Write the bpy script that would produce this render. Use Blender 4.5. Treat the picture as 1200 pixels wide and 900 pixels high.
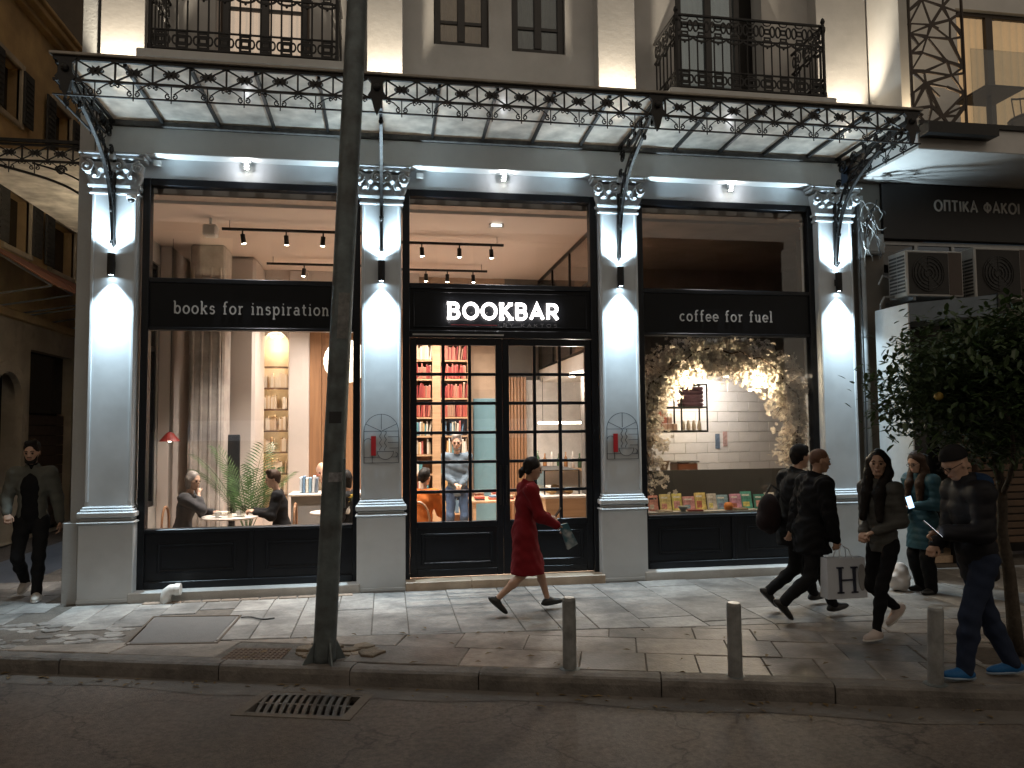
import bpy, bmesh, math, random
import numpy as np
from mathutils import Vector, Matrix
for _o in list(bpy.data.objects):
    bpy.data.objects.remove(_o)
SC = bpy.context.scene
COL = SC.collection
rnd = random.Random(7)
rad = math.radians
PI = math.pi

# ---------------------------------------------------------------- camera
cam_data = bpy.data.cameras.new('camera')
cam = bpy.data.objects.new('camera', cam_data)
COL.objects.link(cam)
cam_data.sensor_width = 36.0
cam_data.lens = 26.737
cam_data.clip_end = 600.0
_R = ((0.9866009, -0.1628729, -0.0095435), (-0.0005230, -0.0616515, 0.9980976), (0.1631514, 0.9847190, 0.0609106))
cam.matrix_world = Matrix(((_R[0][0], _R[1][0], -_R[2][0], 0.0),
                           (_R[0][1], _R[1][1], -_R[2][1], -9.72),
                           (_R[0][2], _R[1][2], -_R[2][2], 1.944),
                           (0, 0, 0, 1)))
SC.camera = cam

# ---------------------------------------------------------------- night sky and street glow
SUN_EL, SUN_AZ = rad(32), rad(180)     # azimuth from +Y, clockwise; behind the viewer
world = bpy.data.worlds.new('World')
SC.world = world
world.use_nodes = True
_wn = world.node_tree
_bg = _wn.nodes['Background']
_sky = _wn.nodes.new('ShaderNodeTexSky')
_sky.sky_type = 'NISHITA'
_sky.sun_disc = False
_sky.sun_elevation = SUN_EL
_sky.sun_rotation = SUN_AZ
_sky.dust_density = 3.0
_wn.links.new(_sky.outputs[0], _bg.inputs[0])
_bg.inputs[1].default_value = 0.004
sun_data = bpy.data.lights.new('street_glow', 'SUN')
sun_data.energy = 0.66
sun_data.angle = rad(130)
sun_data.color = (1.0, 0.84, 0.66)
sun = bpy.data.objects.new('street_glow', sun_data)
COL.objects.link(sun)
_d = Vector((math.sin(SUN_AZ) * math.cos(SUN_EL), math.cos(SUN_AZ) * math.cos(SUN_EL), math.sin(SUN_EL)))
sun.rotation_euler = _d.to_track_quat('Z', 'Y').to_euler()
SC.view_settings.view_transform = 'Standard'
SC.view_settings.look = 'None'
SC.view_settings.exposure = 0.6
SC.view_settings.gamma = 1.0
SC.view_settings.use_curve_mapping = False
SC.cycles.use_denoising = True
SC.cycles.max_bounces = 8
SC.cycles.diffuse_bounces = 4
SC.cycles.glossy_bounces = 3
SC.cycles.transmission_bounces = 6
SC.cycles.transparent_max_bounces = 16
SC.cycles.sample_clamp_indirect = 4.0
SC.cycles.caustics_reflective = False
SC.cycles.caustics_refractive = False

# ---------------------------------------------------------------- materials
MATS = {}
def mat(name, col=(.5, .5, .5), rough=.6, metal=0.0, var=.15, vscale=6.0, bump=0.0, bscale=60.0,
        emit=None, estr=0.0, objcol=False, rand=0.0, spec=.5, col2=None, stain=0.0, sscale=1.5, bdist=.01):
    if name in MATS:
        return MATS[name]
    m = bpy.data.materials.new(name)
    m.use_nodes = True
    nt = m.node_tree
    N, L = nt.nodes, nt.links
    b = N['Principled BSDF']
    b.inputs['Roughness'].default_value = rough
    b.inputs['Metallic'].default_value = metal
    b.inputs['Specular IOR Level'].default_value = spec
    tc = N.new('ShaderNodeTexCoord')
    c = None
    if objcol or rand:
        oi = N.new('ShaderNodeObjectInfo')
    if objcol:
        c = oi.outputs['Color']
    else:
        rgb = N.new('ShaderNodeRGB')
        rgb.outputs[0].default_value = (*col, 1)
        c = rgb.outputs[0]
    if col2 is not None:
        n2 = N.new('ShaderNodeTexNoise')
        n2.inputs['Scale'].default_value = sscale
        n2.inputs['Detail'].default_value = 8
        L.new(tc.outputs['Object'], n2.inputs['Vector'])
        rp = N.new('ShaderNodeMapRange')
        rp.inputs[1].default_value = .42
        rp.inputs[2].default_value = .68
        rp.inputs[4].default_value = stain
        L.new(n2.outputs[0], rp.inputs[0])
        mx = N.new('ShaderNodeMix')
        mx.data_type = 'RGBA'
        L.new(rp.outputs[0], mx.inputs[0])
        L.new(c, mx.inputs[6])
        mx.inputs[7].default_value = (*col2, 1)
        c = mx.outputs[2]
    if var or rand:
        fac = None
        if var:
            no = N.new('ShaderNodeTexNoise')
            no.inputs['Scale'].default_value = vscale
            no.inputs['Detail'].default_value = 6
            no.inputs['Roughness'].default_value = .65
            L.new(tc.outputs['Object'], no.inputs['Vector'])
            mr = N.new('ShaderNodeMapRange')
            mr.inputs[1].default_value = .25
            mr.inputs[2].default_value = .75
            mr.inputs[3].default_value = 1 - var
            mr.inputs[4].default_value = 1 + var
            L.new(no.outputs[0], mr.inputs[0])
            fac = mr.outputs[0]
        if rand:
            mr2 = N.new('ShaderNodeMapRange')
            mr2.inputs[3].default_value = 1 - rand
            mr2.inputs[4].default_value = 1 + rand
            L.new(oi.outputs['Random'], mr2.inputs[0])
            if fac is None:
                fac = mr2.outputs[0]
            else:
                mm = N.new('ShaderNodeMath')
                mm.operation = 'MULTIPLY'
                L.new(fac, mm.inputs[0])
                L.new(mr2.outputs[0], mm.inputs[1])
                fac = mm.outputs[0]
        vs = N.new('ShaderNodeVectorMath')
        vs.operation = 'SCALE'
        L.new(c, vs.inputs[0])
        L.new(fac, vs.inputs['Scale'])
        c = vs.outputs[0]
    L.new(c, b.inputs['Base Color'])
    if bump:
        nb = N.new('ShaderNodeTexNoise')
        nb.inputs['Scale'].default_value = bscale
        nb.inputs['Detail'].default_value = 5
        L.new(tc.outputs['Object'], nb.inputs['Vector'])
        bp = N.new('ShaderNodeBump')
        bp.inputs['Strength'].default_value = bump
        bp.inputs['Distance'].default_value = bdist
        L.new(nb.outputs[0], bp.inputs['Height'])
        L.new(bp.outputs[0], b.inputs['Normal'])
    if emit is not None:
        b.inputs['Emission Color'].default_value = (*emit, 1)
        b.inputs['Emission Strength'].default_value = estr
    MATS[name] = m
    return m

def glass_mat(name, tint=(.97, .98, .98), refl=1.0, rough=.01, ior=1.5):
    m = bpy.data.materials.new(name)
    m.use_nodes = True
    nt = m.node_tree
    N, L = nt.nodes, nt.links
    N.remove(N['Principled BSDF'])
    t = N.new('ShaderNodeBsdfTransparent')
    t.inputs[0].default_value = (*tint, 1)
    g = N.new('ShaderNodeBsdfGlossy')
    g.inputs['Roughness'].default_value = rough
    g.inputs[0].default_value = (refl, refl, refl, 1)
    fr = N.new('ShaderNodeFresnel')
    ge = N.new('ShaderNodeNewGeometry')      # the far face of a pane must not act as total reflection
    mp = N.new('ShaderNodeMapRange')
    mp.inputs[3].default_value = ior
    mp.inputs[4].default_value = 1.0 / ior
    L.new(ge.outputs['Backfacing'], mp.inputs[0])
    L.new(mp.outputs[0], fr.inputs[0])
    mx = N.new('ShaderNodeMixShader')
    L.new(fr.outputs[0], mx.inputs[0])
    L.new(t.outputs[0], mx.inputs[1])
    L.new(g.outputs[0], mx.inputs[2])
    L.new(mx.outputs[0], N['Material Output'].inputs[0])
    MATS[name] = m
    return m

def sheet_mat(name, col, trans=.5, clear=.15, rough=.35):
    """translucent plastic sheet / cloth / leaf: diffuse + translucent + a little clear"""
    m = bpy.data.materials.new(name)
    m.use_nodes = True
    nt = m.node_tree
    N, L = nt.nodes, nt.links
    b = N['Principled BSDF']
    b.inputs['Base Color'].default_value = (*col, 1)
    b.inputs['Roughness'].default_value = rough
    tr = N.new('ShaderNodeBsdfTranslucent')
    tr.inputs[0].default_value = (*col, 1)
    mx = N.new('ShaderNodeMixShader')
    mx.inputs[0].default_value = trans
    L.new(b.outputs[0], mx.inputs[1])
    L.new(tr.outputs[0], mx.inputs[2])
    out = mx.outputs[0]
    tc = N.new('ShaderNodeTexCoord')
    no = N.new('ShaderNodeTexNoise')
    no.inputs['Scale'].default_value = 5
    no.inputs['Detail'].default_value = 6
    L.new(tc.outputs['Object'], no.inputs[0])
    mr = N.new('ShaderNodeMapRange')
    mr.inputs[1].default_value = .3
    mr.inputs[2].default_value = .75
    mr.inputs[3].default_value = .6
    mr.inputs[4].default_value = 1.1
    L.new(no.outputs[0], mr.inputs[0])
    vs = N.new('ShaderNodeVectorMath')
    vs.operation = 'SCALE'
    vs.inputs[0].default_value = col
    L.new(mr.outputs[0], vs.inputs['Scale'])
    L.new(vs.outputs[0], b.inputs['Base Color'])
    L.new(vs.outputs[0], tr.inputs[0])
    if clear:
        t = N.new('ShaderNodeBsdfTransparent')
        m2 = N.new('ShaderNodeMixShader')
        m2.inputs[0].default_value = clear
        L.new(out, m2.inputs[1])
        L.new(t.outputs[0], m2.inputs[2])
        out = m2.outputs[0]
    L.new(out, N['Material Output'].inputs[0])
    MATS[name] = m
    return m

def wood_mat(name, c1, c2, rough=.5, scale=3.0, axis='Z', plank=0.0):
    m = bpy.data.materials.new(name)
    m.use_nodes = True
    nt = m.node_tree
    N, L = nt.nodes, nt.links
    b = N['Principled BSDF']
    b.inputs['Roughness'].default_value = rough
    tc = N.new('ShaderNodeTexCoord')
    mp = N.new('ShaderNodeMapping')
    s = [scale * 9] * 3
    s['XYZ'.index(axis)] = scale * .5
    mp.inputs['Scale'].default_value = s
    L.new(tc.outputs['Object'], mp.inputs[0])
    no = N.new('ShaderNodeTexNoise')
    no.inputs['Scale'].default_value = 1.0
    no.inputs['Detail'].default_value = 8
    no.inputs['Distortion'].default_value = .8
    L.new(mp.outputs[0], no.inputs[0])
    cr = N.new('ShaderNodeMix')
    cr.data_type = 'RGBA'
    mr = N.new('ShaderNodeMapRange')
    mr.inputs[1].default_value = .3
    mr.inputs[2].default_value = .7
    L.new(no.outputs[0], mr.inputs[0])
    L.new(mr.outputs[0], cr.inputs[0])
    cr.inputs[6].default_value = (*c1, 1)
    cr.inputs[7].default_value = (*c2, 1)
    L.new(cr.outputs[2], b.inputs['Base Color'])
    MATS[name] = m
    return m

# ---------------------------------------------------------------- mesh collector
class MB:
    def __init__(self):
        self.v, self.f, self.m = [], [], []
    def add(self, verts, faces, mi=0):
        o = len(self.v)
        self.v.extend([tuple(p) for p in verts])
        self.f.extend([tuple(i + o for i in q) for q in faces])
        self.m.extend([mi] * len(faces))
        return self
    def box(self, x0, x1, y0, y1, z0, z1, mi=0, bev=0.0):
        if bev:
            b = min(bev, abs(x1 - x0) * .45, abs(y1 - y0) * .45, abs(z1 - z0) * .45)
            # bevelled box: eight corners each split in three
            V, idx = [], {}
            for i, x in enumerate((x0, x1)):
                for j, y in enumerate((y0, y1)):
                    for k, z in enumerate((z0, z1)):
                        sx, sy, sz = (b if i == 0 else -b), (b if j == 0 else -b), (b if k == 0 else -b)
                        for a, p in enumerate(((x, y + sy, z + sz), (x + sx, y, z + sz), (x + sx, y + sy, z))):
                            idx[i, j, k, a] = len(V)
                            V.append(p)
            I = idx
            F = []
            for i in (0, 1):
                q = [I[i, 0, 0, 0], I[i, 1, 0, 0], I[i, 1, 1, 0], I[i, 0, 1, 0]]
                F.append(q if i else q[::-1])
                q = [I[0, i, 0, 1], I[1, i, 0, 1], I[1, i, 1, 1], I[0, i, 1, 1]]
                F.append(q[::-1] if i else q)
                q = [I[0, 0, i, 2], I[1, 0, i, 2], I[1, 1, i, 2], I[0, 1, i, 2]]
                F.append(q if i else q[::-1])
            for i in (0, 1):
                for j in (0, 1):
                    q = [I[i, j, 0, 0], I[i, j, 0, 1], I[i, j, 1, 1], I[i, j, 1, 0]]
                    F.append(q if i == j else q[::-1])
                    q = [I[i, 0, j, 0], I[i, 0, j, 2], I[i, 1, j, 2], I[i, 1, j, 0]]
                    F.append(q[::-1] if i == j else q)
                    q = [I[0, i, j, 1], I[0, i, j, 2], I[1, i, j, 2], I[1, i, j, 1]]
                    F.append(q if i == j else q[::-1])
            for i in (0, 1):
                for j in (0, 1):
                    for k in (0, 1):
                        q = [I[i, j, k, 0], I[i, j, k, 1], I[i, j, k, 2]]
                        F.append(q if (i + j + k) % 2 else q[::-1])
            return self.add(V, F, mi)
        V = [(x0, y0, z0), (x1, y0, z0), (x1, y1, z0), (x0, y1, z0), (x0, y0, z1), (x1, y0, z1), (x1, y1, z1), (x0, y1, z1)]
        return self.add(V, [(3, 2, 1, 0), (4, 5, 6, 7), (0, 1, 5, 4), (1, 2, 6, 5), (2, 3, 7, 6), (3, 0, 4, 7)], mi)
    def tube(self, pts, r, n=6, mi=0, caps=True, closed=False):
        pts = [Vector(p) for p in pts]
        rs = r if hasattr(r, '__len__') else [r] * len(pts)
        V, F = [], []
        up = None
        m = len(pts)
        for i, p in enumerate(pts):
            if closed:
                t = pts[(i + 1) % m] - pts[i - 1]
            else:
                t = pts[min(i + 1, m - 1)] - pts[max(i - 1, 0)]
            if t.length < 1e-9:
                t = Vector((0, 0, 1))
            t.normalize()
            if up is None:
                up = Vector((0, 0, 1)) if abs(t.z) < .9 else Vector((1, 0, 0))
            s = t.cross(up)
            if s.length < 1e-6:
                s = t.orthogonal()
            s.normalize()
            up = s.cross(t).normalized()
            for k in range(n):
                a = 2 * PI * (k + .5) / n
                V.append(p + (s * math.cos(a) + up * math.sin(a)) * rs[i])
        for i in range(m - (0 if closed else 1)):
            j = (i + 1) % m
            for k in range(n):
                k2 = (k + 1) % n
                F.append((i * n + k, i * n + k2, j * n + k2, j * n + k))
        if caps and not closed:
            F.append(tuple(range(n))[::-1])
            F.append(tuple((m - 1) * n + k for k in range(n)))
        return self.add(V, F, mi)
    def lathe(self, prof, cx=0, cy=0, z0=0, n=16, mi=0, cap=True):
        V, F = [], []
        for (r, z) in prof:
            for k in range(n):
                a = 2 * PI * k / n
                V.append((cx + r * math.cos(a), cy + r * math.sin(a), z0 + z))
        for i in range(len(prof) - 1):
            for k in range(n):
                k2 = (k + 1) % n
                F.append((i * n + k, i * n + k2, (i + 1) * n + k2, (i + 1) * n + k))
        if cap:
            F.append(tuple(range(n))[::-1])
            F.append(tuple((len(prof) - 1) * n + k for k in range(n)))
        return self.add(V, F, mi)
    def prism(self, poly, d0, d1, plane='XZ', mi=0):
        """poly: 2-D outline, extruded from d0 to d1 along the third axis"""
        def P(a, b, c):
            return (a, c, b) if plane == 'XZ' else ((a, b, c) if plane == 'XY' else (c, a, b))
        n = len(poly)
        V = [P(a, b, d0) for a, b in poly] + [P(a, b, d1) for a, b in poly]
        F = [tuple(range(n)), tuple(range(2 * n - 1, n - 1, -1))]
        for i in range(n):
            j = (i + 1) % n
            F.append((i, i + n, j + n, j))
        return self.add(V, F, mi)
    def ribbon(self, pts, w, d0, d1, plane='XZ', mi=0, closed=False):
        """a flat bar of width w along a 2-D polyline"""
        P2 = [Vector((a, b)) for a, b in pts]
        n = len(P2)
        Lf, Rt = [], []
        for i in range(n):
            if closed:
                a, b = P2[i] - P2[i - 1], P2[(i + 1) % n] - P2[i]
            else:
                a = P2[i] - P2[i - 1] if i else P2[1] - P2[0]
                b = P2[i + 1] - P2[i] if i < n - 1 else P2[-1] - P2[-2]
            a = a.normalized() if a.length > 1e-9 else Vector((1, 0))
            b = b.normalized() if b.length > 1e-9 else a
            na, nb = Vector((-a.y, a.x)), Vector((-b.y, b.x))
            t = na + nb
            if t.length < 1e-3:
                t = na.copy()
            t.normalize()
            k = 1 / max(.45, t.dot(na))
            Lf.append(P2[i] + t * w * .5 * k)
            Rt.append(P2[i] - t * w * .5 * k)
        def P(q, c):
            return (q.x, c, q.y) if plane == 'XZ' else ((q.x, q.y, c) if plane == 'XY' else (c, q.x, q.y))
        V = []
        for i in range(n):
            V += [P(Lf[i], d0), P(Rt[i], d0), P(Rt[i], d1), P(Lf[i], d1)]
        F = []
        for i in range(n if closed else n - 1):
            j = (i + 1) % n
            for k in range(4):
                k2 = (k + 1) % 4
                F.append((i * 4 + k, i * 4 + k2, j * 4 + k2, j * 4 + k))
        if not closed:
            F += [(3, 2, 1, 0), ((n - 1) * 4, (n - 1) * 4 + 1, (n - 1) * 4 + 2, (n - 1) * 4 + 3)]
        return self.add(V, F, mi)
    def ball(self, c, r, nu=10, nv=7, mi=0, sq=(1, 1, 1)):
        prof = [(math.sin(PI * i / nv) * r, -math.cos(PI * i / nv) * r) for i in range(nv + 1)]
        V, F = [], []
        for (q, z) in prof:
            for k in range(nu):
                a = 2 * PI * k / nu
                V.append((c[0] + q * math.cos(a) * sq[0], c[1] + q * math.sin(a) * sq[1], c[2] + z * sq[2]))
        for i in range(nv):
            for k in range(nu):
                k2 = (k + 1) % nu
                F.append((i * nu + k, i * nu + k2, (i + 1) * nu + k2, (i + 1) * nu + k))
        return self.add(V, F, mi)
    def mesh(self, name, mats, smooth=False, fix=True):
        me = bpy.data.meshes.new(name)
        me.from_pydata([tuple(p) for p in self.v], [], self.f)
        for m in (mats if isinstance(mats, (list, tuple)) else [mats]):
            me.materials.append(m)
        if any(self.m):
            me.polygons.foreach_set('material_index', self.m)
        if fix:
            bm = bmesh.new()
            bm.from_mesh(me)
            bmesh.ops.recalc_face_normals(bm, faces=bm.faces)
            bm.to_mesh(me)
            bm.free()
        if smooth:
            me.polygons.foreach_set('use_smooth', [True] * len(me.polygons))
        me.update()
        return me
    def build(self, name, mats, parent=None, smooth=False, fix=True):
        o = bpy.data.objects.new(name, self.mesh(name, mats, smooth, fix))
        COL.objects.link(o)
        if parent is not None:
            attach(o, parent)
        return o

def attach(o, parent):
    """keep the child's world coordinates (roots carry only a location)"""
    o.parent = parent
    r = parent
    while r.parent is not None:
        r = r.parent
    # only the root has an offset; children built in world space sit at the origin
    if parent is r:
        o.matrix_parent_inverse = Matrix.Translation(-r.location)

def tag(o, label=None, cat=None, group=None, kind=None):
    if label: o['label'] = label
    if cat: o['category'] = cat
    if group: o['group'] = group
    if kind: o['kind'] = kind
    return o

def thing(name, label, cat, loc=(0, 0, 0), group=None):
    o = bpy.data.objects.new(name, None)
    o.empty_display_size = .2
    COL.objects.link(o)
    o.location = loc
    return tag(o, label, cat, group)

def put(me, name, parent=None, loc=(0, 0, 0), rot=(0, 0, 0), scale=(1, 1, 1), color=None):
    o = bpy.data.objects.new(name, me)
    COL.objects.link(o)
    o.location = loc
    o.rotation_euler = rot
    o.scale = scale
    if color is not None:
        o.color = (*color, 1)
    if parent is not None:
        attach(o, parent)
    return o

def arc(cx, cy, r, a0, a1, n=10, ry=None):
    ry = r if ry is None else ry
    return [(cx + r * math.cos(rad(a0 + (a1 - a0) * i / n)), cy + ry * math.sin(rad(a0 + (a1 - a0) * i / n))) for i in range(n + 1)]

def spiral(cx, cy, r0, r1, a0, turns, n=18, sx=1):
    out = []
    for i in range(n + 1):
        t = i / n
        r = r0 + (r1 - r0) * t
        a = rad(a0 + 360 * turns * t)
        out.append((cx + sx * r * math.cos(a), cy + r * math.sin(a)))
    return out

def lamp(name, kind, loc, energy, color, radius=.03, spot=None, blend=.5, aim=None, parent=None):
    d = bpy.data.lights.new(name, kind)
    d.energy = energy
    d.color = color
    d.shadow_soft_size = radius
    if kind == 'SPOT':
        d.spot_size = rad(spot)
        d.spot_blend = blend
    o = bpy.data.objects.new(name, d)
    COL.objects.link(o)
    o.location = loc
    if aim is not None:
        o.rotation_euler = (Vector(aim) - Vector(loc)).to_track_quat('-Z', 'Y').to_euler()
    if parent is not None:
        attach(o, parent)
    return o

# ---------------------------------------------------------------- shared materials
plaster = mat('painted_plaster', (.57, .60, .62), .7, var=.06, vscale=1.6, bump=.05, bscale=9, col2=(.40, .42, .43), stain=.6, sscale=1.7)
plaster_up = mat('upper_plaster', (.47, .455, .435), .8, var=.10, vscale=2.5, bump=.14, bscale=16, col2=(.36, .345, .325), stain=.5, sscale=1.0)
joinery = mat('black_blue_joinery', (.009, .011, .015), .36, spec=.3, var=.25, vscale=8, bump=.04, bscale=90)
iron = mat('black_iron', (.012, .011, .0105), .5, metal=.3, var=.4, vscale=30, bump=.2, bscale=140)
signblack = mat('sign_black', (.007, .008, .010), .4, var=.2, spec=.2)
glass = glass_mat('window_glass')

# ================================================================ ground
KO = Vector((-3.35, -2.26)); KD = Vector((.9547, -.2974)); KN = Vector((.2974, .9547))
def kp(s, t):
    """point on the pavement: s along the kerb, t inward from its outer edge"""
    q = KO + KD * s + KN * t
    return (q.x, q.y)

def asphalt_mat():
    m = bpy.data.materials.new('asphalt')
    m.use_nodes = True
    N, L = m.node_tree.nodes, m.node_tree.links
    b = N['Principled BSDF']
    tc = N.new('ShaderNodeTexCoord')
    def noise(s, d=6, r=.6):
        n = N.new('ShaderNodeTexNoise')
        n.inputs['Scale'].default_value = s
        n.inputs['Detail'].default_value = d
        n.inputs['Roughness'].default_value = r
        L.new(tc.outputs['Object'], n.inputs['Vector'])
        return n.outputs[0]
    vo = N.new('ShaderNodeTexVoronoi')
    vo.inputs['Scale'].default_value = 95
    L.new(tc.outputs['Object'], vo.inputs['Vector'])
    big, fine = noise(.55, 7), noise(150, 3)
    cr = N.new('ShaderNodeValToRGB')
    e = cr.color_ramp.elements
    e[0].position, e[0].color = .32, (.085, .07, .058, 1)
    e[1].position, e[1].color = .72, (.19, .158, .134, 1)
    L.new(big, cr.inputs[0])
    mr = N.new('ShaderNodeMapRange')
    mr.inputs[1].default_value, mr.inputs[2].default_value = .3, .75
    mr.inputs[3].default_value, mr.inputs[4].default_value = .55, 1.5
    L.new(fine, mr.inputs[0])
    vs = N.new('ShaderNodeVectorMath'); vs.operation = 'SCALE'
    L.new(cr.outputs[0], vs.inputs[0]); L.new(mr.outputs[0], vs.inputs['Scale'])
    # mottling, patches and cracks
    md = N.new('ShaderNodeMapRange')
    md.inputs[1].default_value, md.inputs[2].default_value = .35, .7
    md.inputs[3].default_value, md.inputs[4].default_value = .62, 1.3
    L.new(noise(26, 4, .7), md.inputs[0])
    v2 = N.new('ShaderNodeVectorMath'); v2.operation = 'SCALE'
    L.new(vs.outputs[0], v2.inputs[0]); L.new(md.outputs[0], v2.inputs['Scale'])
    wp = N.new('ShaderNodeTexNoise'); wp.inputs['Scale'].default_value = 2.5; wp.inputs['Detail'].default_value = 5
    L.new(tc.outputs['Object'], wp.inputs['Vector'])
    av = N.new('ShaderNodeVectorMath'); av.operation = 'MULTIPLY_ADD'
    av.inputs[1].default_value = (.9, .9, .9)
    L.new(wp.outputs['Color'], av.inputs[0]); L.new(tc.outputs['Object'], av.inputs[2])
    ck = N.new('ShaderNodeTexVoronoi'); ck.feature = 'DISTANCE_TO_EDGE'; ck.inputs['Scale'].default_value = .55
    L.new(av.outputs[0], ck.inputs['Vector'])
    cm_ = N.new('ShaderNodeMapRange')
    cm_.inputs[1].default_value, cm_.inputs[2].default_value = .0, .012
    cm_.inputs[3].default_value, cm_.inputs[4].default_value = .45, 1.0
    L.new(ck.outputs['Distance'], cm_.inputs[0])
    v3 = N.new('ShaderNodeVectorMath'); v3.operation = 'SCALE'
    L.new(v2.outputs[0], v3.inputs[0]); L.new(cm_.outputs[0], v3.inputs['Scale'])
    L.new(v3.outputs[0], b.inputs['Base Color'])
    r2 = N.new('ShaderNodeMapRange')
    r2.inputs[3].default_value, r2.inputs[4].default_value = .42, .8
    L.new(noise(2.2, 5), r2.inputs[0]); L.new(r2.outputs[0], b.inputs['Roughness'])
    ad = N.new('ShaderNodeMath'); ad.operation = 'ADD'
    L.new(vo.outputs[0], ad.inputs[0]); L.new(fine, ad.inputs[1])
    bp = N.new('ShaderNodeBump'); bp.inputs['Strength'].default_value = .55; bp.inputs['Distance'].default_value = .006
    L.new(ad.outputs[0], bp.inputs['Height']); L.new(bp.outputs[0], b.inputs['Normal'])
    return m
asphalt = asphalt_mat()
slab_m = mat('paving_stone', (.27, .257, .24), .5, var=.36, vscale=11, bump=.7, bscale=38, rand=.28, col2=(.105, .10, .095), stain=.8, sscale=2.2, bdist=.006)
slab_m2 = mat('worn_paving_stone', (.235, .203, .175), .42, var=.38, vscale=9, bump=.7, bscale=34, rand=.34, col2=(.085, .073, .062), stain=.85, sscale=1.9, bdist=.006)
kerb_m = mat('kerb_stone', (.15, .135, .12), .7, var=.35, vscale=7, bump=.7, bscale=40, rand=.15, col2=(.07, .062, .055), stain=.8, sscale=3)
mortar = mat('joint_dirt', (.115, .10, .085), .9, var=.4, vscale=14, bump=.6, bscale=70)
concrete = mat('concrete', (.2, .19, .175), .85, var=.25, vscale=6, bump=.6, bscale=60, col2=(.15, .135, .12), stain=.6)

mb = MB()
# one sheet reaching the horizon
def sheet(mb, x0, x1, y0, y1, z, nx=1, ny=1):
    V, F = [], []
    for j in range(ny + 1):
        for i in range(nx + 1):
            V.append((x0 + (x1 - x0) * i / nx, y0 + (y1 - y0) * j / ny, z))
    for j in range(ny):
        for i in range(nx):
            a = j * (nx + 1) + i
            F.append((a, a + 1, a + nx + 2, a + nx + 1))
    mb.add(V, F)
# (kerb-aligned frame so the drain opening is a real hole)
GS0, GS1, GT0, GT1 = 2.62, 3.38, -.66, -.20
_S, _T = [-260, GS0, GS1, 260], [-260, GT0, GT1, 260]
_V = [(*kp(a, b), -.14) for b in _T for a in _S]
mb.add(_V, [(j * 4 + i, j * 4 + i + 1, j * 4 + i + 5, j * 4 + i + 4) for j in range(3) for i in range(3) if (i, j) != (1, 1)])
road = tag(mb.build('road', asphalt), kind='structure')
# side-street carriageway between the two buildings on the left
mb = MB()
mb.prism([(-5.9, 1.4), (-4.7, 1.4), (-4.7, 40), (-5.9, 40)], -.13, -.02, 'XY')
side_road = tag(mb.build('side_street', mat('side_asphalt', (.10, .115, .14), .35, var=.3, vscale=2, bump=.4, bscale=80)), kind='structure')

# pavement bed (dirt in the joints) with slabs as pieces
mb = MB()
bed = [kp(-10, .1), kp(22, .1), (22, 2.5), (-4.7, 40), (-14, 40)]
bed = [kp(-11, .1), kp(24, .1), (20, .6), (6.3, .6), (-3.3, .6), (-3.3, 40), (-4.7, 40), (-4.7, 1.4), (-14, 1.4)]
mb.prism(bed, -.13, -.012, 'XY')
pavement = tag(mb.build('pavement', mortar), kind='structure')

def clip(poly, px, py, nx, ny):
    """keep the side where (p-P).n >= 0"""
    out = []
    for i in range(len(poly)):
        a, b = poly[i - 1], poly[i]
        da = (a[0] - px) * nx + (a[1] - py) * ny
        db = (b[0] - px) * nx + (b[1] - py) * ny
        if da >= 0: out.append(a)
        if da * db < 0:
            t = da / (da - db)
            out.append((a[0] + (b[0] - a[0]) * t, a[1] + (b[1] - a[1]) * t))
    return out

def slab(poly, m, parent, name='paving_slab', z=None, th=.05, gap=.007):
    if len(poly) < 3: return
    cx = sum(p[0] for p in poly) / len(poly); cy = sum(p[1] for p in poly) / len(poly)
    ar = abs(sum(poly[i - 1][0] * poly[i][1] - poly[i][0] * poly[i - 1][1] for i in range(len(poly)))) / 2
    if ar < .012: return
    if sum(poly[i - 1][0] * poly[i][1] - poly[i][0] * poly[i - 1][1] for i in range(len(poly))) < 0:
        poly = poly[::-1]
    n = len(poly)
    def inset(d):
        L = []
        for i in range(n):
            a, b, c = Vector(poly[i - 1]), Vector(poly[i]), Vector(poly[(i + 1) % n])
            e1 = (b - a); e2 = (c - b)
            if e1.length < 1e-5 or e2.length < 1e-5:
                L.append((b.x, b.y)); continue
            n1 = Vector((-e1.y, e1.x)).normalized(); n2 = Vector((-e2.y, e2.x)).normalized()
            t = (n1 + n2)
            t = t.normalized() if t.length > 1e-4 else n1
            q = b + t * d / max(.5, t.dot(n1))
            L.append((q.x, q.y))
        return L
    z = rnd.uniform(-.004, .004) if z is None else z
    tx, ty = rnd.uniform(-.004, .004), rnd.uniform(-.004, .004)
    H = lambda p: z + tx * (p[0] - cx) + ty * (p[1] - cy)
    o1, o2 = inset(gap * .5), inset(gap * .5 + .006)
    V = [(p[0], p[1], H(p) - th) for p in o1] + [(p[0], p[1], H(p) - .006) for p in o1] + [(p[0], p[1], H(p)) for p in o2]
    F = [tuple(range(2 * n, 3 * n))]
    for i in range(n):
        j = (i + 1) % n
        F += [(i, j, n + j, n + i), (n + i, n + j, 2 * n + j, 2 * n + i)]
    o = MB().add(V, F).build(name, m, parent, fix=False)
    return o

zA = lambda x: -2.2 - .09 * x
HOLES = [(-2.45, -1.56, -2.14, -1.0), (-1.44, -.84, -2.84, -2.38), (-.84, -.08, -3.12, -2.44)]
def in_hole(poly):
    cx = sum(p[0] for p in poly) / len(poly); cy = sum(p[1] for p in poly) / len(poly)
    return any(a < cx < b and c < cy < d for a, b, c, d in HOLES)
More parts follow.
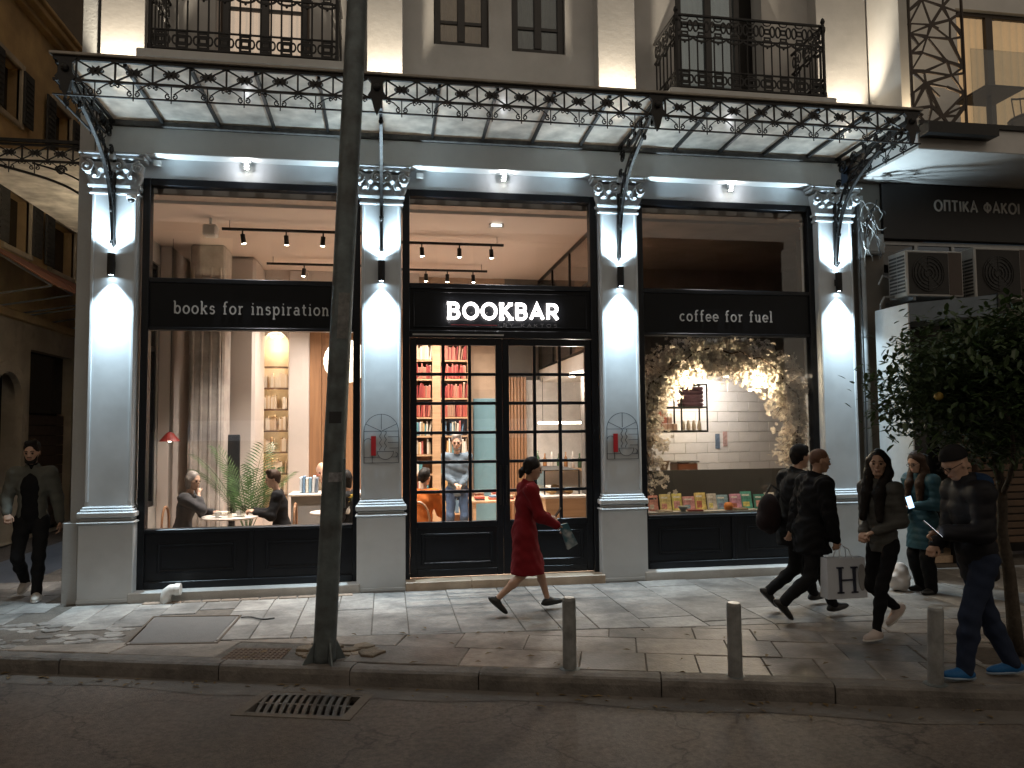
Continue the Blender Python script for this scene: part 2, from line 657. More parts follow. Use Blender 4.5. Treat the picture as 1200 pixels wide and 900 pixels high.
# zone A: long slabs at right angles to the shop
x = -3.5
while x < 11.0:
    w = rnd.choice((.36, .36, .38, .5, .62)) if x < 2 else rnd.choice((.5, .6, .66))
    ys = [-.24]
    while ys[-1] > -3.4:
        ys.append(ys[-1] - (rnd.choice((.62, .78, .95, 1.1)) if len(ys) > 1 else rnd.uniform(.3, .9)))
    for a, b in zip(ys, ys[1:]):
        P = [(x, b), (x + w, b), (x + w, a), (x, a)]
        P = clip(P, 0, -2.2, .09, 1)
        if P and not in_hole(P) and not (x < -1.7 and b < -.9 and rnd.random() < .55):
            slab(P, slab_m, pavement)
    x += w
# zone B: random-length courses along the kerb
kt = .2
course = 0
while kt < 3.2:
    h = rnd.choice((.3, .36, .42, .5))
    s = -1.2 + rnd.uniform(0, .5)
    while s < 15:
        w = rnd.choice((.42, .55, .62, .8, 1.0))
        P = [kp(s, kt), kp(s + w, kt), kp(s + w, kt + h), kp(s, kt + h)]
        P = clip(P, 0, -2.21, -.09, -1)
        if P and not in_hole(P):
            q = P[0]
            if not (4.75 < q[0] < 5.9 and -4.35 < q[1] < -3.5):
                slab(P, slab_m2, pavement)
        s += w
    kt += h
# brick course along the plinth on the left
x = -2.75
while x < -.4:
    slab([(x, -.36), (x + .21, -.36), (x + .21, -.245), (x, -.245)], mat('plinth_brick', (.22, .17, .13), .7, var=.3, vscale=9, rand=.25, bump=.3), pavement, 'brick', z=.012)
    x += .215
# rubble cobbles at the corner on the left
for i in range(150):
    a = rnd.uniform(-4.6, -2.3); b = rnd.uniform(-1.95, -1.0)
    if a > -2.5 and b < -.95: continue
    r = rnd.uniform(.05, .12)
    P = [(a + r * rnd.uniform(.7, 1.2) * math.cos(k * 1.05 + .2), b + .7 * r * rnd.uniform(.7, 1.2) * math.sin(k * 1.05 + .2)) for k in range(6)]
    slab(P, slab_m, pavement, 'cobble', z=rnd.uniform(-.008, .004))
# paving of the side street mouth
for i in range(11):
    for j in range(5):
        X0, Y0 = -7.9 + i * .4 + (j % 2) * .2, -1.0 + j * .48
        if X0 > -3.95: continue
        slab([(X0, Y0), (X0 + .4, Y0), (X0 + .4, Y0 + .48), (X0, Y0 + .48)], slab_m, pavement)

# kerb stones
kerb = tag(bpy.data.objects.new('kerb', None), kind='structure'); COL.objects.link(kerb)
s = -9.0
cuts = []
while s < 20:
    cuts.append(s); s += rnd.uniform(.95, 1.5)
for a, b in zip(cuts, cuts[1:]):
    V, F, n = [], [], 8
    dz = rnd.uniform(-.006, .006); dt = rnd.uniform(-.008, .008)
    prof = [(-.0, -.2), (-.002, -.05), (.006, -.012), (.03, .002), (.1, .006), (.19, .0), (.19, -.2)]
    for i in range(n + 1):
        sx = a + .005 + (b - a - .01) * i / n
        for (t, z) in prof:
            k = kp(sx, t + dt + rnd.uniform(-.004, .004))
            V.append((k[0], k[1], z + dz + rnd.uniform(-.003, .003)))
    m = len(prof)
    for i in range(n):
        for k in range(m - 1):
            F.append((i * m + k, (i + 1) * m + k, (i + 1) * m + k + 1, i * m + k + 1))
    F.append(tuple(range(m))); F.append(tuple(n * m + k for k in range(m))[::-1])
    attach(MB().add(V, F).build('kerb_stone', kerb_m, None, smooth=False), kerb)
# gutter strip of patched asphalt against the kerb
mb = MB()
V, F = [], []
for i in range(61):
    s = -9 + 29 * i / 60
    w = .24 + .05 * math.sin(i * 1.7) + .04 * math.sin(i * .6)
    V += [(*kp(s, -.001), -.13), (*kp(s, -w), -.1365)]
for i in range(60):
    F.append((2 * i, 2 * i + 1, 2 * i + 3, 2 * i + 2))
tag(mb.add(V, F).build('gutter_strip', mat('gutter', (.15, .135, .12), .8, var=.35, vscale=6, bump=.6, bscale=70, col2=(.06, .055, .05), stain=.7)), kind='structure')

# concrete inspection hatch, iron cover, pole footing
t = thing('inspection_hatch', 'large grey concrete hatch slab set flush in the pavement', 'hatch', (-2, -1.6, 0))
slab([(-2.42, -1.0), (-1.56, -1.13), (-1.58, -2.14), (-2.36, -2.04)], mat('hatch_concrete', (.115, .11, .105), .75, var=.12, vscale=9, bump=.3), t, 'lid', z=.004)
MB().ribbon([(-2.44, -.98), (-1.53, -1.11), (-1.55, -2.17), (-2.38, -2.07)], .02, -.02, .006, 'XY', closed=True).build('rim', mat('rust_rim', (.10, .075, .055), .7, metal=.4), t)
t = thing('iron_cover', 'rusty chequered iron utility cover beside the grey pole foot', 'cover', (-1.1, -2.6, 0))
rusty = mat('rusty_iron', (.115, .075, .05), .65, metal=.35, var=.5, vscale=18, bump=.4, bscale=90)
slab([(-1.43, -2.76), (-.9, -2.86), (-.84, -2.46), (-1.35, -2.37)], rusty, t, 'plate', z=.0)
mb = MB()
for i in range(12):
    for j in range(7):
        u, v = (i + .7) / 12.6, (j + .8) / 7.8
        xx = -1.43 + .53 * u + .08 * v + .0; yy = -2.76 - .10 * u + .39 * v
        mb.box(xx - .012, xx + .012, yy - .005, yy + .005, .0, .005)
mb.build('tread_pattern', rusty, t)

# ================================================================ corner building with the shop
bld = thing('corner_building', 'pale grey plastered corner building with lit pilasters above the shop', 'building', (1.5, 4, 0))

def wall_open(x0, x1, z0, z1, y, openings, depth):
    """front sheet at y with rectangular holes and reveals going back by depth"""
    xs = sorted({x0, x1, *[v for o in openings for v in o[:2]]})
    zs = sorted({z0, z1, *[min(max(v, z0), z1) for o in openings for v in o[2:]]})
    mb = MB()
    for a, b in zip(xs, xs[1:]):
        for c, d in zip(zs, zs[1:]):
            mx, mz = (a + b) / 2, (c + d) / 2
            if any(o[0] < mx < o[1] and o[2] < mz < o[3] for o in openings): continue
            mb.add([(a, y, c), (b, y, c), (b, y, d), (a, y, d)], [(0, 1, 2, 3)])
    for (a, b, c, d) in openings:
        d = min(d, z1)
        e = y + depth
        mb.add([(a, y, c), (a, e, c), (a, e, d), (a, y, d)], [(3, 2, 1, 0)])
        mb.add([(b, y, c), (b, e, c), (b, e, d), (b, y, d)], [(0, 1, 2, 3)])
        mb.add([(a, y, c), (b, y, c), (b, e, c), (a, e, c)], [(0, 1, 2, 3)])
        mb.add([(a, y, d), (b, y, d), (b, e, d), (a, e, d)], [(3, 2, 1, 0)])
    return mb

UPW = [(.62, 1.36), (1.67, 2.41)]
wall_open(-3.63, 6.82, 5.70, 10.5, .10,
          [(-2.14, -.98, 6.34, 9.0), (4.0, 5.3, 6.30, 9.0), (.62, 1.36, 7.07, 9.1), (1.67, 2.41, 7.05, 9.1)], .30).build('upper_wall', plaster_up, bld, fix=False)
# frieze wall between shop frames and beam, and wall mass behind it
MB().box(-3.46, 6.44, -.02, .12, 5.06, 5.30).build('frieze_wall', plaster, bld)
MB().box(-3.62, 6.5, -.06, .10, 5.695, 5.80).build('string_course', plaster_up, bld)
# beam
mb = MB()
mb.box(-3.4, 6.26, -.20, .12, 5.30, 5.62, bev=.008)
beam = mb.build('beam', mat('beam_paint', (.70, .71, .70), .7, var=.08, vscale=2.2, bump=.1, bscale=22), bld)
MB().box(-3.4, 6.26, -.23, .10, 5.622, 5.692, bev=.01).build('ledge', mat('sooty_ledge', (.11, .105, .10), .85, var=.5, vscale=9, bump=.4, bscale=40), bld)
# corner pier, side wall
mb = MB()
mb.box(-3.63, -3.46, -.07, .3, 0, 10.5, bev=.006)
mb.box(-3.70, -3.53, -.09, .3, -.02, .92, bev=.008)
mb.build('corner_pier', mat('pier_plaster', (.40, .41, .41), .75, var=.12, vscale=3, bump=.3, bscale=35, col2=(.30, .30, .29), stain=.5), bld)
sw = MB()
for (y0, y1, z0, z1) in [(.3, .75, 0, 10.5), (2.7, 9, 0, 10.5), (.75, 2.7, 0, .85), (.75, 2.7, 4.55, 10.5)]:
    sw.box(-3.62, -3.47, y0, y1, z0, z1)
sw.build('side_wall', plaster_up, bld)
# shadow block inside the upper storey so rooms read dark
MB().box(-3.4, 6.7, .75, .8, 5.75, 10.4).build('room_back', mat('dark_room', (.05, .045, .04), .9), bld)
# plinth under the shop windows
for a, b in ((-2.95, -.31), (3.3, 5.9)):
    MB().box(a, b, -.20, .12, -.02, .105, bev=.01).build('plinth', mat('plinth_stone', (.52, .51, .49), .6, var=.2, vscale=6, bump=.3, col2=(.32, .30, .27), stain=.6), bld)
stepm = mat('marble_step', (.48, .38, .28), .4, var=.25, vscale=3, col2=(.36, .26, .18), stain=.7, sscale=4, bump=.1, rand=.1)
for i, (a, b) in enumerate(((.235, 1.05), (1.052, 1.9), (1.902, 2.76))):
    MB().box(a, b, -.22, .35, -.02, .10, bev=.008).build('step_stone', stepm, bld)

def capital(cx, w):
    """corinthian-like cap: bell, acanthus leaves, corner volutes, abacus"""
    mb = MB()
    z0, z1 = 4.88, 5.295
    y = -.13
    for k, (h0, h1, e0, e1) in enumerate(((0, .03, .03, .04), (.03, .30, .0, .05))):
        V = []
        for (h, e) in ((h0, e0), (h1, e1)):
            V += [(cx - w / 2 - e, .05, z0 + h), (cx + w / 2 + e, .05, z0 + h), (cx + w / 2 + e, y - e, z0 + h), (cx - w / 2 - e, y - e, z0 + h)]
        mb.add(V, [(0, 1, 2, 3), (7, 6, 5, 4), (0, 4, 5, 1), (1, 5, 6, 2), (2, 6, 7, 3), (3, 7, 4, 0)])
    mb.box(cx - w / 2 - .10, cx + w / 2 + .10, y - .09, .05, z0 + .33, z0 + .375, bev=.01)
    mb.box(cx - w / 2 - .12, cx + w / 2 + .12, y - .11, .05, z0 + .378, z1 - .005, bev=.008)
    def volute(px, py, pz, sx):
        P = spiral(0, 0, .075, .012, 90, 1.6, 22, sx)
        mb.tube([(px + a, py - .012 * i / 22, pz + b) for i, (a, b) in enumerate(P)], [.021 - .010 * i / 22 for i in range(23)], 6)
        mb.ball((px, py - .02, pz), .018, 8, 5)
        mb.tube([(px, py, pz + .07), (px - sx * .05, py + .02, pz + .055), (px - sx * .10, py + .03, pz - .03), (px - sx * .11, py + .02, pz - .13)], [.02, .022, .02, .014], 6)
    for sx in (-1, 1):
        volute(cx + sx * (w / 2 + .035), y - .075, z0 + .235, sx)
        volute(cx + sx * .055, y - .055, z0 + .255, -sx)
    # leaves
    def leaf(px, pz, h, wd, tilt=0.0):
        V, F = [], []
        n, m = 7, 6
        for i in range(n):
            t = i / (n - 1)
            ww = wd * (math.sin(PI * (.18 + .72 * t)) ** .7)
            out = .015 + .055 * t * t + (.03 if t > .8 else 0)
            zz = pz + h * (t - .25 * max(0, t - .8) * 3)
            for j in range(m):
                u = j / (m - 1) * 2 - 1
                lob = 1 + .22 * math.sin(t * 19) * (abs(u) ** 2)
                V.append((px + u * ww * lob + tilt * t * h, y - out + .03 * abs(u) - .008 * math.cos(u * 9), zz))
        for i in range(n - 1):
            for j in range(m - 1):
                a = i * m + j
                F.append((a, a + 1, a + m + 1, a + m))
        mb.add(V, F)
    for dx in (-.2, -.07, .07, .2):
        leaf(cx + dx * w / .5, z0 + .02, .13, .055)
    for dx in (-.135, 0, .135):
        leaf(cx + dx * w / .5, z0 + .05, .19, .06)
    for dx in (-.24, .24):
        leaf(cx + dx * w / .5, z0 + .04, .17, .05, tilt=.3 * (1 if dx > 0 else -1))
    mb.ball((cx, y - .11, z0 + .345), .04, 8, 6)
    return mb

def pilaster(cx, w):
    mb = MB()
    mb.box(cx - w / 2, cx + w / 2, -.13, .3, 1.10, 4.92, bev=.006)
    for sx in (-1, 1):                                     # raised edge fillets of the shaft
        mb.box(cx + sx * (w / 2 - .026) - .016, cx + sx * (w / 2 - .026) + .016, -.142, -.12, 1.16, 4.80, bev=.004)
    p = mb.build('pilaster', plaster, bld)
    ped = MB()
    ped.box(cx - w / 2 - .045, cx + w / 2 + .045, -.175, .3, -.02, .905, bev=.008)
    ped.box(cx - w / 2 - .05, cx + w / 2 + .05, -.185, .3, .0, .045, bev=.006)
    ped.build('pedestal', plaster, p)
    mo = MB()
    for z0, z1, e in ((.907, .935, .065), (.938, .975, .03), (.978, 1.045, .06), (1.048, 1.075, .035), (1.077, 1.105, .02)):
        mo.box(cx - w / 2 - e, cx + w / 2 + e, -.13 - e * 1.2, .3, z0, z1, bev=.013)
    mo.build('base_moulding', plaster, p)
    mo = MB()
    mo.box(cx - w / 2 - .022, cx + w / 2 + .022, -.155, .3, 4.80, 4.835, bev=.01)
    mo.build('neck_band', plaster, p)
    capital(cx, w).build('capital', plaster, p, smooth=False)
    return p
PIL = [(-3.205, .51), (-.06, .50), (3.04, .52), (6.17, .53)]
for cx, w in PIL:
    pilaster(cx, w)
# upper pilasters
for a, b in ((-3.42, -2.91), (-.25, .21), (2.81, 3.34), (6.02, 6.80)):
    mb = MB()
    mb.box(a, b, -.10, .12, 5.81, 10.4, bev=.008)
    mb.box(a - .03, b + .03, -.125, .12, 5.805, 5.95, bev=.012)
    mb.build('upper_pilaster', plaster_up, bld)

# emblem line art on two pilasters
def emblem(cx):
    y0, y1 = -.150, -.143
    x0, x1, zb, zt = cx - .21, cx + .21, 1.56, 1.95
    t = thing('wall_emblem', 'thin black line emblem with red bar on the pilaster %s the entrance door' % ('left of' if cx < 1 else 'right of'), 'emblem', (cx, -.13, 1.56), 'emblems on the pilasters')
    dark = mat('emblem_line', (.03, .035, .045), .5)
    w = .006
    mb = MB()
    R = .21
    mb.ribbon([(x0, zb), (x0, zt)] + arc(cx, zt, R, 180, 0, 22)[1:-1] + [(x1, zt), (x1, zb)], w, y0, y1, closed=True)
    for P in ([(x0, zt), (x1, zt)], [(cx, zt + .02), (cx, zt + R)], [(cx, zt), (cx - .19, zt + .09)], [(cx, zt), (cx + .19, zt + .09)],
              [(cx + .08, zt - .07), (x1, zt - .07)], [(cx + .08, zt - .14), (x1, zt - .14)], [(cx + .10, zt - .21), (x1, zt - .21)],
              [(x0, zb + .07), (cx - .02, zb + .07)], [(cx + .12, zb + .07), (x1, zb + .07)],
              [(x0 + .1, zb), (x0 + .1, zb + .25)] + arc(x0 + .05, zb + .25, .05, 0, 180, 8)):
        mb.ribbon(P, w, y0, y1)
    for d in (-.03, .03):
        mb.ribbon([(cx + .02 + d + .012 * math.sin(i * 1.3), zt - .24 * i / 14) for i in range(15)], w, y0 - .001, y1)
    mb.ribbon([(cx - .05, zb + .14)] + arc(cx + .05, zb + .14, .10, 180, 360, 14) + [(cx + .15, zb + .14), (cx - .05, zb + .14)], w, y0 - .002, y1)
    mb.ribbon(arc(cx + .17, zb + .1, .03, -90, 90, 8), w, y0, y1)
    mb.build('line_drawing', dark, t)
    MB().box(cx - .125, cx - .065, y0 - .004, y1, zb + .09, zb + .33).build('red_bar', mat('emblem_red', (.42, .012, .016), .5), t)
emblem(-.06); emblem(3.04)

# ---------------------------------------------------------------- windows upstairs
curtain_warm = mat('lit_curtain', (.7, .55, .42), .9, var=.15, emit=(1.0, .74, .55), estr=.42)
curtain_dim = mat('dim_curtain', (.35, .27, .2), .9, var=.2, emit=(1.0, .70, .45), estr=.035)
curtain_grey = mat('grey_curtain', (.4, .42, .40), .9, var=.1, emit=(.9, .92, .85), estr=.07)
darkwood = mat('dark_window_frame', (.022, .019, .017), .45, var=.3)
glass_d = glass_mat('upper_glass', (.8, .82, .82))
def drape(x0, x1, z0, z1, y, m, parent, amp=.018, wl=.09):
    mb = MB()
    n = max(8, int((x1 - x0) / wl * 8))
    V, F = [], []
    for i in range(n + 1):
        xx = x0 + (x1 - x0) * i / n
        yy = y + amp * math.sin(2 * PI * xx / wl + 1.3 * math.sin(xx * 7))
        V += [(xx, yy, z0), (xx, yy, z1)]
    for i in range(n):
        F.append((2 * i, 2 * i + 2, 2 * i + 3, 2 * i + 1))
    return mb.add(V, F).build('curtain', m, parent, smooth=True, fix=False)

def french_window(x0, x1, z0, z1, y, cm, name, cmat2=None, panel=0.0, bars=()):
    w = MB()
    f = .085
    w.box(x0, x0 + f, y, y + .07, z0, z1, bev=.006)
    w.box(x1 - f, x1, y, y + .07, z0, z1, bev=.006)
    w.box(x0 + f, x1 - f, y, y + .07, z1 - f, z1, bev=.006)
    if panel:
        w.box(x0 + f, x1 - f, y + .005, y + .06, z0, z0 + panel, bev=.008)
    else:
        w.box(x0 + f, x1 - f, y, y + .07, z0, z0 + .06, bev=.006)
    xm = (x0 + x1) / 2
    w.box(xm - .05, xm + .05, y - .012, y + .06, z0 + (panel or .06), z1 - f, bev=.006)
    for zb in bars:
        w.box(x0 + f, xm - .05, y + .01, y + .05, zb - .02, zb + .02)
        w.box(xm + .05, x1 - f, y + .01, y + .05, zb - .02, zb + .02)
    o = w.build(name, darkwood, bld)
    for a, b in ((x0 + f, xm - .05), (xm + .05, x1 - f)):
        MB().box(a, b, y + .03, y + .038, z0 + (panel or .06), z1 - f).build('pane', glass_d, o)
    a, b = x0 + f, xm
    drape(x0 + .03, xm, z0, z1, y + .22, cm, o)
    drape(xm, x1 - .03, z0, z1, y + .24, cmat2 or cm, o)
    return o
french_window(-2.08, -1.02, 6.36, 9.0, .22, curtain_warm, 'balcony_door', panel=.42, bars=(7.42,))
french_window(4.05, 5.02, 6.32, 9.0, .22, curtain_grey, 'balcony_door', panel=.45, bars=(7.72,))
french_window(.63, 1.35, 7.09, 9.1, .16, curtain_dim, 'upper_window', bars=(7.42,))
french_window(1.68, 2.40, 7.07, 9.1, .16, curtain_grey if False else mat('dull_curtain', (.3, .3, .28), .9, emit=(.9, .9, .8), estr=.02), 'upper_window', bars=(7.42,))

# ---------------------------------------------------------------- balconies
def balcony(x0, x1, zs, label):
    t = thing('balcony', label, 'balcony', ((x0 + x1) / 2, -.3, zs - .2), 'iron balconies over the canopy')
    sl = MB()
    sl.box(x0, x1, -.78, .10, zs - .10, zs, bev=.01)
    sl.box(x0 + .05, x1 - .05, -.73, .10, zs - .15, zs - .102, bev=.012)
    sl.box(x0 + .10, x1 - .10, -.68, .10, zs - .22, zs - .152, bev=.02)
    sl.build('slab', plaster_up, t)
    a, b, yf = x0 + .12, x1 - .12, -.70
    H = 1.0
    post = MB()
    post.lathe([(.03, 0), (.03, .08), (.022, .1), (.022, .9), (.034, .93), (.034, .98), (.02, 1.0), (.02, 1.03), (.032, 1.06), (.02, 1.1), (.0, 1.12)], n=8)
    pm = post.mesh('post', iron)
    for p in ((a, yf), (b, yf)):
        put(pm, 'post', t, (p[0], p[1], zs))
    for nm, z, r in (('handrail', H, .022), ('lower_rail', .05, .016), ('middle_rail', .72, .014), ('bottom_band', .27, .014)):
        mb = MB()
        for P in ([(a, yf), (b, yf)], [(a, yf), (a, .09)], [(b, yf), (b, .09)]):
            mb.tube([(P[0][0], P[0][1], zs + z), (P[1][0], P[1][1], zs + z)], r, 6)
        mb.build(nm, iron, t)
    bal = MB()
    bal.tube([(0, 0, .05), (0, 0, .74)], .011, 6)
    bal.tube([(0, 0, .27), (0, 0, .36)], [.015, .004], 6)
    bm_ = bal.mesh('baluster', iron)
    low = MB()
    orn = MB()      # upper rectangular ring with side loops and hanging swag, lower ring
    def ring(zc, w, h):
        orn.ribbon([(-w, zc - h), (w, zc - h), (w, zc + h), (-w, zc + h)], .02, -.006, .006, closed=True)
    ring(.865, .035, .028)
    ring(.76, .04, .02)
    for s in (-1, 1):
        orn.ribbon(arc(s * .075, .865, .032, 0, 360, 14, .07)[:-1], .019, -.006, .006, closed=True)
        orn.ribbon([(s * .035, .865), (s * .05, .865)], .012, -.006, .006)
        orn.ribbon([(0, .94), (s * .04, .95), (s * .06, .985)], .012, -.006, .006)
        low.ribbon(arc(s * .075, .16, .03, 0, 360, 12, .05)[:-1], .019, -.006, .006, closed=True)
    orn.ribbon(arc(0, .72, .11, 180, 360, 12, .055), .024, -.007, .007)
    orn.ball((0, 0, .645), .016, 6, 5)
    om = orn.mesh('upper_ornament', iron)
    orn = low
    ring(.16, .04, .03)
    ring(.09, .05, .018)
    ring(.23, .05, .016)
    om2 = low.mesh('lower_ornament', iron)
    def run(p, q):
        L = (Vector(q) - Vector(p)).length
        n = max(2, round(L / .24))
        ang = math.atan2(q[1] - p[1], q[0] - p[0])
        for i in range(n):
            c = Vector(p).lerp(Vector(q), (i + .5) / n)
            put(om, 'upper_ornament', t, (c.x, c.y, zs), (0, 0, ang))
            put(om2, 'lower_ornament', t, (c.x, c.y, zs), (0, 0, ang))
            for k in (0, .5):
                d = Vector(p).lerp(Vector(q), (i + .25 + k) / n)
                put(bm_, 'baluster', t, (d.x, d.y, zs))
    run((a, yf), (b, yf)); run((a, yf), (a, .09)); run((b, yf), (b, .09))
balcony(-2.80, -.46, 6.32, 'wrought iron balcony in front of the warmly lit upper door')
balcony(3.56, 5.86, 6.28, 'wrought iron balcony in front of the grey-curtained upper door')

# ================================================================ iron and glass canopy
can = thing('iron_canopy', 'long black wrought iron canopy with translucent roof over the shopfront', 'canopy', (1.5, -.8, 5.5))
CX0, CX1, CYF, CZT, CZM, CZB = -3.32, 6.41, -1.60, 5.755, 5.53, 5.375
NODES = [-3.20, -.10, 3.06, 6.29]
sheetm = sheet_mat('polycarbonate_sheet', (.84, .79, .72), trans=.6, clear=.16, rough=.22)
def rails(P, Q):
    for nm, z, w, h in (('top_rail', CZT, .03, .04), ('middle_rail', CZM, .022, .026), ('bottom_rail', CZB, .018, .015)):
        mb = MB()
        if abs(P[0] - Q[0]) > abs(P[1] - Q[1]):
            mb.box(P[0], Q[0], P[1] - w / 2, P[1] + w / 2, z - h / 2, z + h / 2)
        else:
            mb.box(P[0] - w / 2, P[0] + w / 2, P[1], Q[1], z - h / 2 - .001, z + h / 2 + .001)
        mb.build(nm, iron, can)
rails((CX0, CYF), (CX1, CYF))
rails((CX0 + .02, CYF), (CX0 + .02, -.07)); rails((CX1 - .02, CYF), (CX1 - .02, -.07))
MB().box(CX0 - .03, CX1 + .03, CYF - .045, CYF + .03, CZT + .02, CZT + .052, bev=.006).build('gutter', mat('gutter_zinc', (.30, .27, .23), .6, metal=.2, var=.3, vscale=5, bump=.2), can)

def frieze_meshes(w, zt=CZT, zm=CZM, zb=CZB):
    h = w / 2
    a, b = zm + .008, zt - .016
    mb = MB()
    mb.box(-h - .009, -h + .009, -.008, .008, a, b)
    for P in ([(-h, a), (h, b)], [(-h, b), (h, a)]):
        mb.ribbon(P, .017, -.005, .005)
    zc = (a + b) / 2
    st = []
    for k in range(12):                     # six-pointed rosette
        r = .062 if k % 2 == 0 else .028
        st.append((r * 1.15 * math.cos(k * PI / 6), zc + r * math.sin(k * PI / 6)))
    mb.prism(st, -.011, .011)
    mb.ball((0, -.011, zc), .015, 6, 5)
    for s in (-1, 1):
        mb.ribbon(arc(s * .06, zc, .018, 0, 360, 8)[:-1], .008, -.005, .005, closed=True)
    pan = mb.mesh('frieze_panel', iron)
    mb = MB()                               # hanging scroll between the two lower rails
    mb.ribbon([(0, zm), (0, zb - .035)], .011, -.004, .004)
    for s in (-1, 1):
        P = [(s * h * .95, zm - .005), (s * h * .55, zm - .035), (s * .022, zb + .06)]
        mb.ribbon(P, .011, -.004, .004)
        mb.ribbon(spiral(s * .034, zb + .038, .030, .008, 90 if s > 0 else 90, 1.1, 12, -s), .012, -.004, .004)
        mb.ribbon(spiral(s * (h - .026), zm - .04, .022, .006, 0, 1.0, 10, s), .011, -.004, .004)
    mb.ribbon([(-h, zm), (-h, zm - .035)], .009, -.004, .004)
    scr = mb.mesh('scroll', iron)
    return pan, scr
def gusset(w=.11):
    mb = MB()
    P = [(-w, CZT), (-w * .55, CZT - .06), (-w * .62, CZM + .07), (-w * .9, CZM + .02), (-w * .5, CZM - .02), (-.03, CZB + .03), (0, CZB - .03),
         (.03, CZB + .03), (w * .5, CZM - .02), (w * .9, CZM + .02), (w * .62, CZM + .07), (w * .55, CZT - .06), (w, CZT)]
    mb.prism(P, -.022, .022)
    mb.ball((0, -.03, CZM + .11), .04, 8, 6)
    return mb.mesh('node_plate', iron)
GM = gusset()
def frieze_run(P, Q, par):
    L = (Vector(Q) - Vector(P)).length
    n = max(1, round(L / .345))
    pan, scr = frieze_meshes(L / n)
    ang = math.atan2(Q[1] - P[1], Q[0] - P[0])
    for i in range(n):
        c = Vector(P).lerp(Vector(Q), (i + .5) / n)
        put(pan, 'frieze_panel', par, (c.x, c.y, rnd.uniform(-.002, .002)), (rnd.uniform(-.002, .002), 0, ang + rnd.uniform(-.02, .02)))
        put(scr, 'scroll', par, (c.x, c.y, rnd.uniform(-.004, .003)), (rnd.uniform(-.004, .004), 0, ang + rnd.uniform(-.05, .05)))
for a, b in zip(NODES, NODES[1:]):
    frieze_run((a + .10, CYF), (b - .10, CYF), can)
frieze_run((CX0 + .02, CYF + .1), (CX0 + .02, -.12), can)
frieze_run((CX1 - .02, CYF + .1), (CX1 - .02, -.12), can)
for x in NODES:
    put(GM, 'node_plate', can, (x, CYF - .002, 0))
# roof ribs and sheets
ribs = [CX0 + .02] + [CX0 + .02 + (CX1 - CX0 - .04) * i / 15 for i in range(1, 15)] + [CX1 - .02]
for i, x in enumerate(ribs):
    mb = MB()
    V = []
    for (y, z) in ((-.065, 5.70), (CYF + .02, 5.752)):
        V += [(x - .016, y, z - .045), (x + .016, y, z - .045), (x + .016, y, z), (x - .016, y, z)]
    mb.add(V, [(0, 1, 2, 3), (7, 6, 5, 4), (0, 4, 5, 1), (1, 5, 6, 2), (2, 6, 7, 3), (3, 7, 4, 0)])
    mb.build('rib', iron, can)
for a, b in zip(ribs, ribs[1:]):
    mb = MB()
    dz = rnd.uniform(0, .004)
    V = [(a + .01, -.066, 5.703 + dz), (b - .01, -.066, 5.703 + dz), (b - .01, CYF + .02, 5.756 + dz), (a + .01, CYF + .02, 5.756 + dz)]
    V += [(p[0], p[1], p[2] + .008) for p in V]
    mb.add(V, [(3, 2, 1, 0), (4, 5, 6, 7), (0, 1, 5, 4), (1, 2, 6, 5), (2, 3, 7, 6), (3, 0, 4, 7)])
    mb.build('roof_sheet', sheetm, can)
# brackets
def bez(P, n=14):
    out = []
    for i in range(n + 1):
        t = i / n
        Q = [Vector(p) for p in P]
        while len(Q) > 1:
            Q = [a.lerp(b, t) for a, b in zip(Q, Q[1:])]
        out.append((Q[0].x, Q[0].y))
    return out
def bracket_mesh():
    mb = MB()
    d0, d1 = -.018, .018
    mb.ribbon([(-.155, 4.22), (-.155, 5.66)], .035, d0, d1, 'YZ')
    mb.ribbon([(-.17, 5.655), (-1.56, 5.70)], .03, d0, d1, 'YZ')
    outer = bez([(-.165, 4.18), (-.20, 4.95), (-.50, 5.28), (-1.0, 5.36), (-1.52, 5.60)], 22)
    inner = bez([(-.165, 4.55), (-.20, 5.15), (-.48, 5.42), (-.95, 5.47), (-1.45, 5.64)], 20)
    mb.ribbon(outer, .032, d0, d1, 'YZ')
    mb.ribbon(inner, .02, -.012, .012, 'YZ')
    for i in range(2, 20, 3):                # scrolls between the two curves
        a, b = outer[min(i + 1, 22)], inner[min(i, 20)]
        c = ((a[0] + b[0]) / 2, (a[1] + b[1]) / 2)
        r = max(.018, .32 * math.hypot(a[0] - b[0], a[1] - b[1]))
        mb.ribbon(spiral(c[0], c[1], r, r * .25, i * 40, 1.3, 14), .013, -.01, .01, 'YZ')
    for (y, z, r, s) in ((-.36, 5.50, .095, 1), (-.62, 5.57, .06, -1), (-.27, 5.30, .06, -1), (-.86, 5.60, .045, 1), (-.30, 5.62, .04, 1), (-1.1, 5.62, .04, -1)):
        mb.ribbon(spiral(y, z, r, r * .2, 30, 1.6, 18, s), .016, -.011, .011, 'YZ')
    for (y, z) in ((-.21, 4.62), (-.22, 4.82), (-.26, 5.02), (-.42, 5.24), (-.75, 5.36), (-1.2, 5.44)):
        mb.ball((0, y, z), .03, 7, 5)        # leaf bosses along the lower edge
        mb.ribbon(spiral(y - .03, z - .03, .035, .008, 60, 1.1, 10), .012, -.01, .01, 'YZ')
    mb.ribbon(spiral(-1.52, 5.50, .08, .02, 90, 1.3, 16), .02, -.015, .015, 'YZ')
    mb.ribbon(spiral(-.19, 4.20, .05, .012, -90, 1.2, 12, -1), .014, -.011, .011, 'YZ')
    mb.ball((0, -.17, 4.16), .028, 7, 5)
    return mb.mesh('bracket', iron)
BM = bracket_mesh()
for x, _ in PIL:
    put(BM, 'bracket', can, (x, 0, 0))

